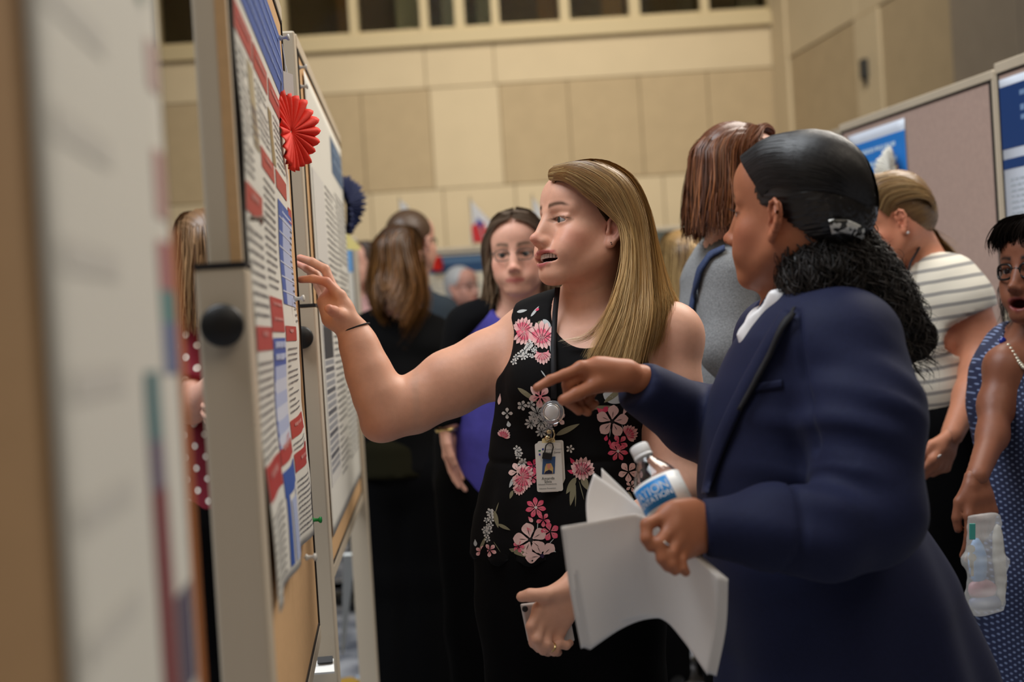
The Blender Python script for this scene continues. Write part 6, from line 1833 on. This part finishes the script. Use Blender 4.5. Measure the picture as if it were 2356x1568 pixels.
# -- woman in dotted navy dress at the right edge
def dotted(name, basec, dotc, scale, rad):
    m_ = bpy.data.materials.new(name); m_.use_nodes = True; nt = m_.node_tree; b = nt.nodes['Principled BSDF']; b.inputs['Roughness'].default_value = .8
    tc = nt.nodes.new('ShaderNodeTexCoord'); mp = nt.nodes.new('ShaderNodeMapping'); mp.inputs['Scale'].default_value = (scale, 0.0, scale); mp.inputs['Rotation'].default_value = (0, math.radians(45), 0)
    nt.links.new(tc.outputs['Object'], mp.inputs['Vector'])
    vo = nt.nodes.new('ShaderNodeTexVoronoi'); vo.inputs['Scale'].default_value = 1; vo.inputs['Randomness'].default_value = 0.0; nt.links.new(mp.outputs[0], vo.inputs['Vector'])
    cr = nt.nodes.new('ShaderNodeValToRGB'); cr.color_ramp.elements[0].position = rad; cr.color_ramp.elements[1].position = rad + .04; cr.color_ramp.elements[0].color = dotc; cr.color_ramp.elements[1].color = basec
    nt.links.new(vo.outputs['Distance'], cr.inputs[0]); nt.links.new(cr.outputs[0], b.inputs['Base Color']); return m_
H = Head(W(2394, 622, 2.86), math.radians(54), math.radians(2))
nb = W(2405, 760, 2.90)
DSK = s2l((128, 78, 56))
t_ = [(2408, 790, 2.91, .13, .06), (2400, 860, 2.91, .150, .105), (2395, 940, 2.91, .152, .125), (2395, 1050, 2.91, .128, .105), (2400, 1140, 2.91, .145, .12), (2410, 1300, 2.91, .16, .14), (2415, 1560, 2.91, .16, .14)]
arms = [([W(2312, 842, 2.86), W(2290, 930, 2.84), W(2284, 1000, 2.80), W(2248, 1095, 2.71)], [.037, .035, .031, .0235]), ([W(2520, 820, 2.96), W(2540, 960, 2.96), W(2500, 1060, 2.86)], [.045, .036, .028])]
r, body, gm = make_person('woman with dark-framed glasses in dotted navy dress at the right edge', H, nb, t_, arms, DSK, s2l((120, 56, 54)), s2l((24, 18, 16)), dotted('dotted_navy', s2l((26, 34, 66)), s2l((112, 126, 160)), 105, .21), 40, shoulder=(.036, .030), mouth='open', hip=(2410, 1420, 2.91), sleeve_frac=.001, hands=((W(2245, 1095, 2.71), W(2262, 1215, 2.69) - W(2245, 1095, 2.71), V3(-.9, -.3, 0), V3(.3, .6, -.2), .55), None), top_name='dress', leg=dict(w=.07, r0=.06, r1=.045, name='legs'), pants=mat('dark_hose', s2l((24, 20, 24)), rough=.7), top_h=.009, hv=.004, cut_neck=.085)
glasses(body, H, (.010, .008, .008, 1), .023, .0026, .0165); add_eyes(body, H, (0, 1, 0), (.02, .01, .01))
hr = scalp(r, H, s2l((34, 28, 26)), full=True)
fg = np.array([[H.w((s_ * .03, -.02, .120)), H.w((s_ * .045, .03, .118)), H.w((s_ * .060, .070, .098)), H.w((s_ * .066, .086, .066)), H.w((s_ * .074, .074, .046))] for s_ in np.linspace(-1, 1, 11)])
build_hair(hr, [hairset(round_guides(H, .12, 60), 500, s2l((30, 25, 24)), s2l((40, 32, 28)), seed=18, wave=.006), hairset(fg, 700, s2l((26, 22, 21)), s2l((36, 29, 26)), .3, (.0010, .0022), .005, .012, seed=20, ends=.3)], 'strands')
vv = np.array([v_.co[:] for v_ in gm.data.vertices]); bvs = BVHTree.FromPolygons([tuple(p) for p in vv], [tuple(p.vertices) for p in gm.data.polygons])
mb = MB()
for k in range(16):
    a = k / 15; q = ray_on(bvs, 2322 + 60 * a, 800 + 50 * math.sin(a * 2.2), .008)
    if q is not None: mb.lathe(q, -FWD, [(.001, -.003), (.0042, -.0015), (.0048, .0015), (.002, .004)], n=10)
mb.build('necklace', mat('champagne_bead', (.62, .56, .44, 1), rough=.2, metal=.4), r, True)
q = ray_on(bvs, 2312, 790, .008)
if q is not None: MB().lathe(q, -FWD, [(.002, -.003), (.008, -.0015), (.008, .0015), (.003, .004)], n=14).build('brooch', mat('blue_gem', s2l((24, 44, 140)), rough=.1, coat=.5), r, True)

# -- polka dot woman between the left boards
H = Head(W(470, 590, 3.25), math.radians(150), 0)
nb = W(500, 700, 3.28)
t_ = [(505, 720, 3.30, .12, .06), (510, 790, 3.30, .145, .10), (515, 900, 3.30, .135, .11), (520, 1020, 3.30, .13, .105), (525, 1160, 3.30, .15, .115)]
arms = [([W(432, 740, 3.22), W(428, 880, 3.18), W(440, 935, 3.12), W(500, 880, 3.05)], [.043, .042, .038, .028]), ([W(580, 740, 3.40), W(590, 900, 3.35), W(520, 930, 3.2)], [.045, .04, .028])]
r, body, gm = make_person('woman in burgundy polka-dot blouse glimpsed between the left boards', H, nb, t_, arms, FAIR, PINKL, DK, dotted('burgundy_dots', s2l((128, 22, 44)), s2l((226, 214, 208)), 26, .22), 150, hip=(525, 1200, 3.30), sleeve_frac=.50, hem=(520, 1160, 3.30), top_name='blouse', leg=dict(w=.075, r0=.09, r1=.075), top_h=.009)
hr = scalp(r, H, s2l((128, 96, 66)))
build_hair(hr, [hairset(round_guides(H, .19, 60, flare=1.05), 700, s2l((140, 106, 76)), s2l((170, 132, 90)), .4, seed=19, streak=s2l((96, 66, 42)))], 'strands')
# ------------------------------------------------------------------ things held and worn
def text_mesh(body, size, place, material, parent, name='lettering', align='CENTER', bend=None):
    cu = bpy.data.curves.new('txt', 'FONT'); cu.body = body; cu.size = size; cu.align_x = align; cu.align_y = 'CENTER'; cu.resolution_u = 3
    o = bpy.data.objects.new('txt', cu); COL.objects.link(o)
    me = bpy.data.meshes.new_from_object(o.evaluated_get(bpy.context.evaluated_depsgraph_get()))
    bpy.data.objects.remove(o)
    V = np.array([v.co[:] for v in me.vertices]); F = [list(p.vertices) for p in me.polygons]
    bpy.data.meshes.remove(me)
    return mesh_obj(name, np.array([place(x, y) for x, y, _ in V]), F, material, parent)

# ---- badge on its lanyard
bd = thing('name_badge', W(1265, 1130, 2.30), 'white photo name badge on a clear reel and black lanyard', 'badge')
def bl(px, py, lift): return ray_on(BLOUSE_BVH, px, py, lift)
zc = lambda px, py, l=.012: bl(px, py, l) if bl(px, py, l) is not None else W(px, py, 2.33)
pts_l = [W(1283, 662, 2.415), W(1280, 690, 2.402), W(1277, 720, 2.395), W(1275, 760, 2.385)] + [zc(1274, y, .006) for y in (800, 840, 880, 915)]
V = []
for p in pts_l: V += [p - RGT * .005, p + RGT * .005]
o = mesh_obj('lanyard', V, [[2 * i, 2 * i + 1, 2 * i + 3, 2 * i + 2] for i in range(len(pts_l) - 1)], mat('black_cord_and_shadow'), bd, True); so = o.modifiers.new('solid', 'SOLIDIFY'); so.thickness = .002
rc = zc(1271, 941, .014)
nrm = unit(-FWD + V3(-.15, 0, .1))
CLEAR = mat('clear_plastic', (.9, .9, .92, 1), rough=.08, trans=.85, ior=1.3)
MB().lathe(rc - nrm * .006, nrm, [(.0200, 0), (.0215, .003), (.0200, .008), (.017, .009)], n=30).build('reel_case', CLEAR, bd, True)
MB().lathe(rc + nrm * .001, nrm, [(.0135, 0), (.0135, .004), (.012, .005), (.001, .0052)], n=30).build('reel_face', mat('silver_disc', (.62, .61, .60, 1), rough=.3, metal=.5), bd, True)
MB().lathe(rc + nrm * .0012, nrm, [(.0160, 0), (.0158, .0035), (.0140, .004), (.0138, .002)], n=30).build('reel_ring', mat('silver', (.75, .73, .70, 1), rough=.2, metal=1), bd, True)
st = zc(1268, 968, .014); cl = zc(1268, 1000, .014)
mb = MB(); mb.box((st + cl) / 2, RGT * .005, (st - cl) / 2 * 1.1, nrm * .0006); mb.build('clear_strap', CLEAR, bd)
mb = MB(); mb.lathe(zc(1269, 985, .018), nrm, [(.0045, -.001), (.0045, .002), (.002, .003)], n=14); mb.lathe(zc(1267, 1000, .018), nrm, [(.0055, -.001), (.0055, .002), (.002, .003)], n=14)
mb.tube([zc(1276, 980, .017), zc(1281, 992, .017), zc(1278, 1006, .017), zc(1270, 1010, .017)], .0016, 6); mb.build('metal_clip', mat('brass', (.62, .52, .30, 1), rough=.25, metal=1), bd, True)
# cards
dC = np.dot(zc(1265, 1075, .016) - CAM, FWD) - .004
def card(c, w, h, rot, d, name, m_, par, th=.0014, r=5):
    ca, sa = math.cos(rot), math.sin(rot); P = []
    for sx, sy, a0 in ((1, -1, -90), (1, 1, 0), (-1, 1, 90), (-1, -1, 180)):
        for k in range(5):
            a = math.radians(a0 + 22.5 * k); x = sx * (w / 2 - r) + r * math.cos(a); y = sy * (h / 2 - r) + r * math.sin(a)
            P.append((c[0] + x * ca - y * sa, c[1] + x * sa + y * ca))
    V = [W(x, y, d) for x, y in P]
    o = mesh_obj(name, V, [list(range(len(V)))], m_, par); so = o.modifiers.new('solid', 'SOLIDIFY'); so.thickness = th; so.offset = 0
    return o
CARDM = mat('badge_white', s2l((224, 222, 214)), rough=.35)
card((1269, 1072), 60, 118, -.05, dC + .004, 'back_card', CARDM, bd)
fc = card((1263, 1074), 60, 112, -.05, dC, 'front_card', CARDM, bd)
card((1262, 1014), 30, 14, -.05, dC + .001, 'yellow_holder', mat('yellowed_plastic', s2l((224, 206, 150)), rough=.4), bd, r=4)
mb = MB(); lp = [W(1253, 1042, dC - .003), W(1256, 1024, dC - .004), W(1263, 1018, dC - .004), W(1271, 1020, dC - .004), W(1273, 1028, dC - .004), W(1269, 1044, dC - .003)]; mb.tube(lp, .0011, 6); mb.build('black_loop', KNOB, bd, True)
mb = MB(); mb.add([W(1249, 1040, dC - .003), W(1271, 1043, dC - .003), W(1269, 1057, dC - .003), W(1247, 1054, dC - .003)], [[0, 1, 2, 3]]); o = mb.build('black_tab', KNOB, bd); so = o.modifiers.new('solid', 'SOLIDIFY'); so.thickness = .003
def cp(cx, cy, rot=-.05, d=dC - .0014):
    ppm = FPX / d
    def pl(x, y): return W(cx + (x * math.cos(rot) + y * math.sin(rot)) * ppm, cy + (x * math.sin(rot) - y * math.cos(rot)) * ppm, d)
    return pl
INKK = mat('black_print', (.02, .02, .02, 1), rough=.6)
text_mesh('Amanda', .0070, cp(1261, 1100), INKK, fc); text_mesh('Silvis', .0070, cp(1261, 1107.5), INKK, fc)
text_mesh('Infection Preventionist', .0036, cp(1260, 1113.5), INKK, fc); text_mesh('Infection Prevention', .0036, cp(1260, 1123), INKK, fc)
text_mesh('Hennepin County', .0044, cp(1273, 1033), mat('grey_print', (.3, .3, .32, 1), rough=.6), fc); text_mesh('Medical Center', .0044, cp(1272.5, 1040.5), INKK, fc)
def patch(pts, col, nm, d=dC - .0012): mesh_obj(nm, [W(x, y, d) for x, y in pts], [list(range(len(pts)))], mat('ink_' + '_'.join('%d' % int(255 * c) for c in col[:3]), col, rough=.5), fc)
patch([(1249, 1051), (1278, 1049.5), (1276, 1089), (1247, 1090.5)], s2l((52, 84, 130)), 'portrait_photo')
patch([(1257, 1066), (1268, 1065), (1273, 1076), (1272, 1088), (1252, 1089), (1254, 1074)], s2l((206, 172, 110)), 'portrait_hair', dC - .0015)
patch([(1259, 1067), (1266, 1066.5), (1267, 1074), (1263, 1079), (1259, 1075)], s2l((214, 140, 122)), 'portrait_face', dC - .0018)
patch([(1255, 1084), (1263, 1080), (1270, 1083), (1271, 1088.6), (1252, 1089.4)], s2l((30, 34, 60)), 'portrait_shirt', dC - .0016)
patch([(1239, 1035), (1244, 1034.5), (1244, 1038), (1239, 1038.5)], s2l((30, 120, 80)), 'green_mark'); patch([(1239.5, 1043), (1243, 1042.5), (1244, 1047), (1240, 1047.5)], s2l((50, 50, 160)), 'blue_mark'); patch([(1247, 1031), (1251, 1030.5), (1251, 1035), (1247, 1035.5)], s2l((40, 60, 140)), 'blue_mark')

# ---- phone in the presenter's left hand
ph = thing('phone', W(1228, 1430, 2.15), 'pale phone held low in the presenter\'s left hand', 'phone')
V = [W(1200, 1390, 2.130), W(1218, 1478, 2.135), W(1324, 1475, 2.165), W(1306, 1378, 2.160)]
o = mesh_obj('phone_case', V, [[0, 1, 2, 3]], mat('pale_case', s2l((196, 186, 180)), rough=.35), ph); so = o.modifiers.new('solid', 'SOLIDIFY'); so.thickness = .009; bv_ = o.modifiers.new('b', 'BEVEL'); bv_.width = .003; bv_.segments = 3
MB().lathe(W(1208, 1400, 2.126), -FWD, [(.005, -.001), (.005, .001), (.003, .0015)], n=16).build('camera_lens', KNOB, ph, True)

# ---- water bottle
bt = thing('water_bottle', W(1560, 1225, 1.80), 'clear water bottle with blue label and white cap, held with papers', 'water bottle')
top = W(1470, 1028, 1.860); bot = W(1572, 1232, 1.808)
ax = unit(bot - top)
bl_ = .205
prof = [(.0108, .012), (.0118, .015), (.0118, .019), (.0135, .023), (.0195, .031), (.0262, .040), (.0308, .048), (.0335, .056), (.0338, .060), (.0332, .061), (.0332, .104), (.0338, .106), (.0318, .112), (.0338, .118), (.0318, .124), (.0338, .130), (.0330, .142), (.026, .147)]
PET = mat('clear_pet', (.97, .98, .99, 1), rough=.02, trans=1.0, ior=1.33, spec=.6)
b_ = MB().lathe(top, ax, prof, n=40).build('bottle_body', PET, bt, True)
so = b_.modifiers.new('solid', 'SOLIDIFY'); so.thickness = .0009; so.offset = -1
MB().lathe(top, ax, [(.0125, -.002), (.0138, .000), (.0138, .012), (.0130, .0135)], n=36).build('cap', mat('cap_white', (.80, .80, .80, 1), rough=.35), bt, True)
MB().lathe(top, ax, [(.0140, .014), (.0142, .0165), (.0135, .018)], n=30).build('cap_ring', mat('cap_white'), bt, True)
# label as a cylinder band; blue field facing the camera, white round the back
vw = unit(-FWD - ax * np.dot(-FWD, ax)); sdv = np.cross(ax, vw)
if np.dot(sdv, RGT) < 0: sdv = -sdv
def lab(ang, h, r=.0350): return top + ax * h + r * (vw * math.cos(ang) + sdv * math.sin(ang))
def band(a0, a1, h0, h1, m_, nm, r, n=30):
    V = [lab(a0 + (a1 - a0) * i / n, h, r) for i in range(n + 1) for h in (h0, h1)]
    o = mesh_obj(nm, V, np.array([[2 * i, 2 * i + 1, 2 * i + 3, 2 * i + 2] for i in range(n)]), m_, bt, True); so = o.modifiers.new('solid', 'SOLIDIFY'); so.thickness = .0003
    return o
wl = band(-math.pi, math.pi, .056, .106, mat('label_white', (.80, .80, .78, 1), rough=.35), 'label', .0352, 60)
bf = band(-1.45, .42, .060, .096, mat('label_blue', s2l((28, 128, 198)), rough=.35), 'label_blue_field', .0355)
LW = mat('label_print_white', (.80, .82, .84, 1), rough=.4)
def wrap(h, ac, r=.0358): 
    return lambda x, y: lab(ac + x / r, h - y, r)
text_mesh('NOVATION', .0175, wrap(.0725, .36), LW, bf, align='RIGHT'); text_mesh('PRESENTATION', .0115, wrap(.0845, .38), LW, bf, align='RIGHT')
for k in range(3): text_mesh('-----', .004, wrap(.064 + .014 * k, .92), mat('grey_print'), wl)

# ---- papers
pp = thing('paper_sheaf', W(1480, 1400, 1.78), 'sheaf of loose white sheets bent in the navy woman\'s hand', 'papers')
SHEET = mat('copy_paper', s2l((236, 232, 228)), rough=.6, noise=.01, nscale=4)
def poly(pl, n, lin=False):
    pl = np.array(pl, float); s = np.r_[0, np.cumsum(np.linalg.norm(np.diff(pl[:, :2], axis=0), axis=1))]; E = catmull(pl[None], 200)[0] if len(pl) > 2 and not lin else pl
    s = np.r_[0, np.cumsum(np.linalg.norm(np.diff(E[:, :2], axis=0), axis=1))]; t = np.linspace(0, s[-1], n)
    return np.stack([np.interp(t, s, E[:, i]) for i in range(3)], 1)
def coons(topc, right, botc, left, off=(0, 0, 0), nu=30, nv=26, name='sheet'):
    T, Bm, Lf, Rt = poly(topc, nu, True), poly(botc, nu), poly(left, nv), poly(right, nv)
    V = []
    for j in range(nv):
        v = j / (nv - 1)
        for i in range(nu):
            u = i / (nu - 1)
            p = (1 - v) * T[i] + v * Bm[i] + (1 - u) * Lf[j] + u * Rt[j] - ((1 - u) * (1 - v) * T[0] + u * (1 - v) * T[-1] + (1 - u) * v * Bm[0] + u * v * Bm[-1])
            V.append(W(p[0] + off[0], p[1] + off[1], p[2] + off[2]))
    F = np.array([[j * nu + i, j * nu + i + 1, (j + 1) * nu + i + 1, (j + 1) * nu + i] for j in range(nv - 1) for i in range(nu - 1)])
    o = mesh_obj(name, V, F, SHEET, pp, True); so = o.modifiers.new('solid', 'SOLIDIFY'); so.thickness = .0006; so.offset = 0
    return o
for k, off in enumerate(((0, 0, 0), (5, -1, .002), (10, 0, .004), (15, 2, .006), (20, 3, .008))):
    coons([(1291, 1211, 1.745), (1380, 1196, 1.772), (1468, 1179, 1.80), (1562, 1245, 1.775), (1655, 1328, 1.745)] if k == 0 else [(1300, 1212, 1.75), (1390, 1197, 1.78), (1470, 1182, 1.81), (1562, 1245, 1.785), (1655, 1326, 1.75)],
          [(1655, 1328, 1.745), (1650, 1440, 1.770), (1628, 1552, 1.795)], [(1337, 1491, 1.815), (1410, 1442, 1.840), (1470, 1420, 1.850), (1525, 1424, 1.845), (1570, 1470, 1.825), (1628, 1552, 1.795)],
          [(1291, 1211, 1.745), (1310, 1350, 1.775), (1337, 1491, 1.815)], off)
coons([(1366, 1088, 1.86), (1440, 1140, 1.85), (1500, 1192, 1.83)], [(1500, 1192, 1.83), (1500, 1240, 1.83), (1495, 1300, 1.83)], [(1375, 1330, 1.84), (1430, 1320, 1.84), (1495, 1300, 1.83)], [(1366, 1088, 1.86), (1349, 1150, 1.855), (1355, 1230, 1.845), (1375, 1330, 1.84)])
coons([(1384, 1076, 1.885), (1440, 1130, 1.875), (1490, 1185, 1.86)], [(1490, 1185, 1.86), (1490, 1240, 1.85), (1485, 1290, 1.85)], [(1400, 1300, 1.86), (1440, 1296, 1.855), (1485, 1290, 1.85)], [(1384, 1076, 1.885), (1386, 1180, 1.875), (1400, 1300, 1.86)])

# ---- plastic bag and keys of the woman at the right edge
bg_ = thing('plastic_bag', W(2270, 1410, 2.62), 'crumpled clear plastic bag with pale blue and pink things inside', 'bag')
S = Shape(); S.tube([W(2262, 1190, 2.63), W(2268, 1290, 2.62), W(2265, 1400, 2.62)], [(.034, .009), (.040, .013), (.042, .016)], k=.012, side=RGT)
S.plane(W(2262, 1178, 2.63), (0, 0, 1), k=.004); S.plane(W(2265, 1412, 2.62), (0, 0, -1), k=.006)
v, q = S.mesh(.004); v = v + vnormals(v, q) * (.006 * wave_noise(v, 75, 6))[:, None]
mesh_obj('bag_film', v, q, mat('clear_film', (.80, .80, .78, 1), rough=.2, alpha=.26), bg_, True)
for px, py, rx, ry, col, nm in ((2250, 1290, .020, .05, s2l((110, 160, 214)), 'blue_packet'), (2262, 1355, .030, .022, s2l((176, 120, 130)), 'pink_packet'), (2268, 1385, .034, .018, s2l((60, 76, 120)), 'navy_packet'), (2300, 1300, .014, .085, s2l((160, 156, 146)), 'grey_card')):
    s2 = Shape(); s2.ell(W(px, py, 2.675), (rx, .010, ry), k=.01); v, q = s2.mesh(.004); v = v + vnormals(v, q) * (.003 * wave_noise(v, 120, 5))[:, None]
    mesh_obj(nm, v, q, mat(nm + '_m', col, rough=.4), bg_, True)
ks = thing('key_ring', W(2235, 1260, 2.60), 'bunch of keys on teal fob beside the plastic bag', 'keys')
MB().box(W(2237, 1222, 2.60), RGT * .006, UPV * .016, FWD * .002).build('fob', mat('teal_fob', s2l((60, 140, 130)), rough=.4), ks, bevel=.001)
for k, (px, py, a) in enumerate(((2234, 1262, .1), (2237, 1282, -.1))):
    ca, sa = math.cos(a), math.sin(a); mb = MB(); c = W(px, py, 2.658)
    mb.lathe(c, -FWD, [(.0085, -.001), (.0085, .001)], n=14); mb.box(c - UPV * .022, RGT * .0028, UPV * .016, FWD * .001); mb.build('key', mat('brass'), ks)
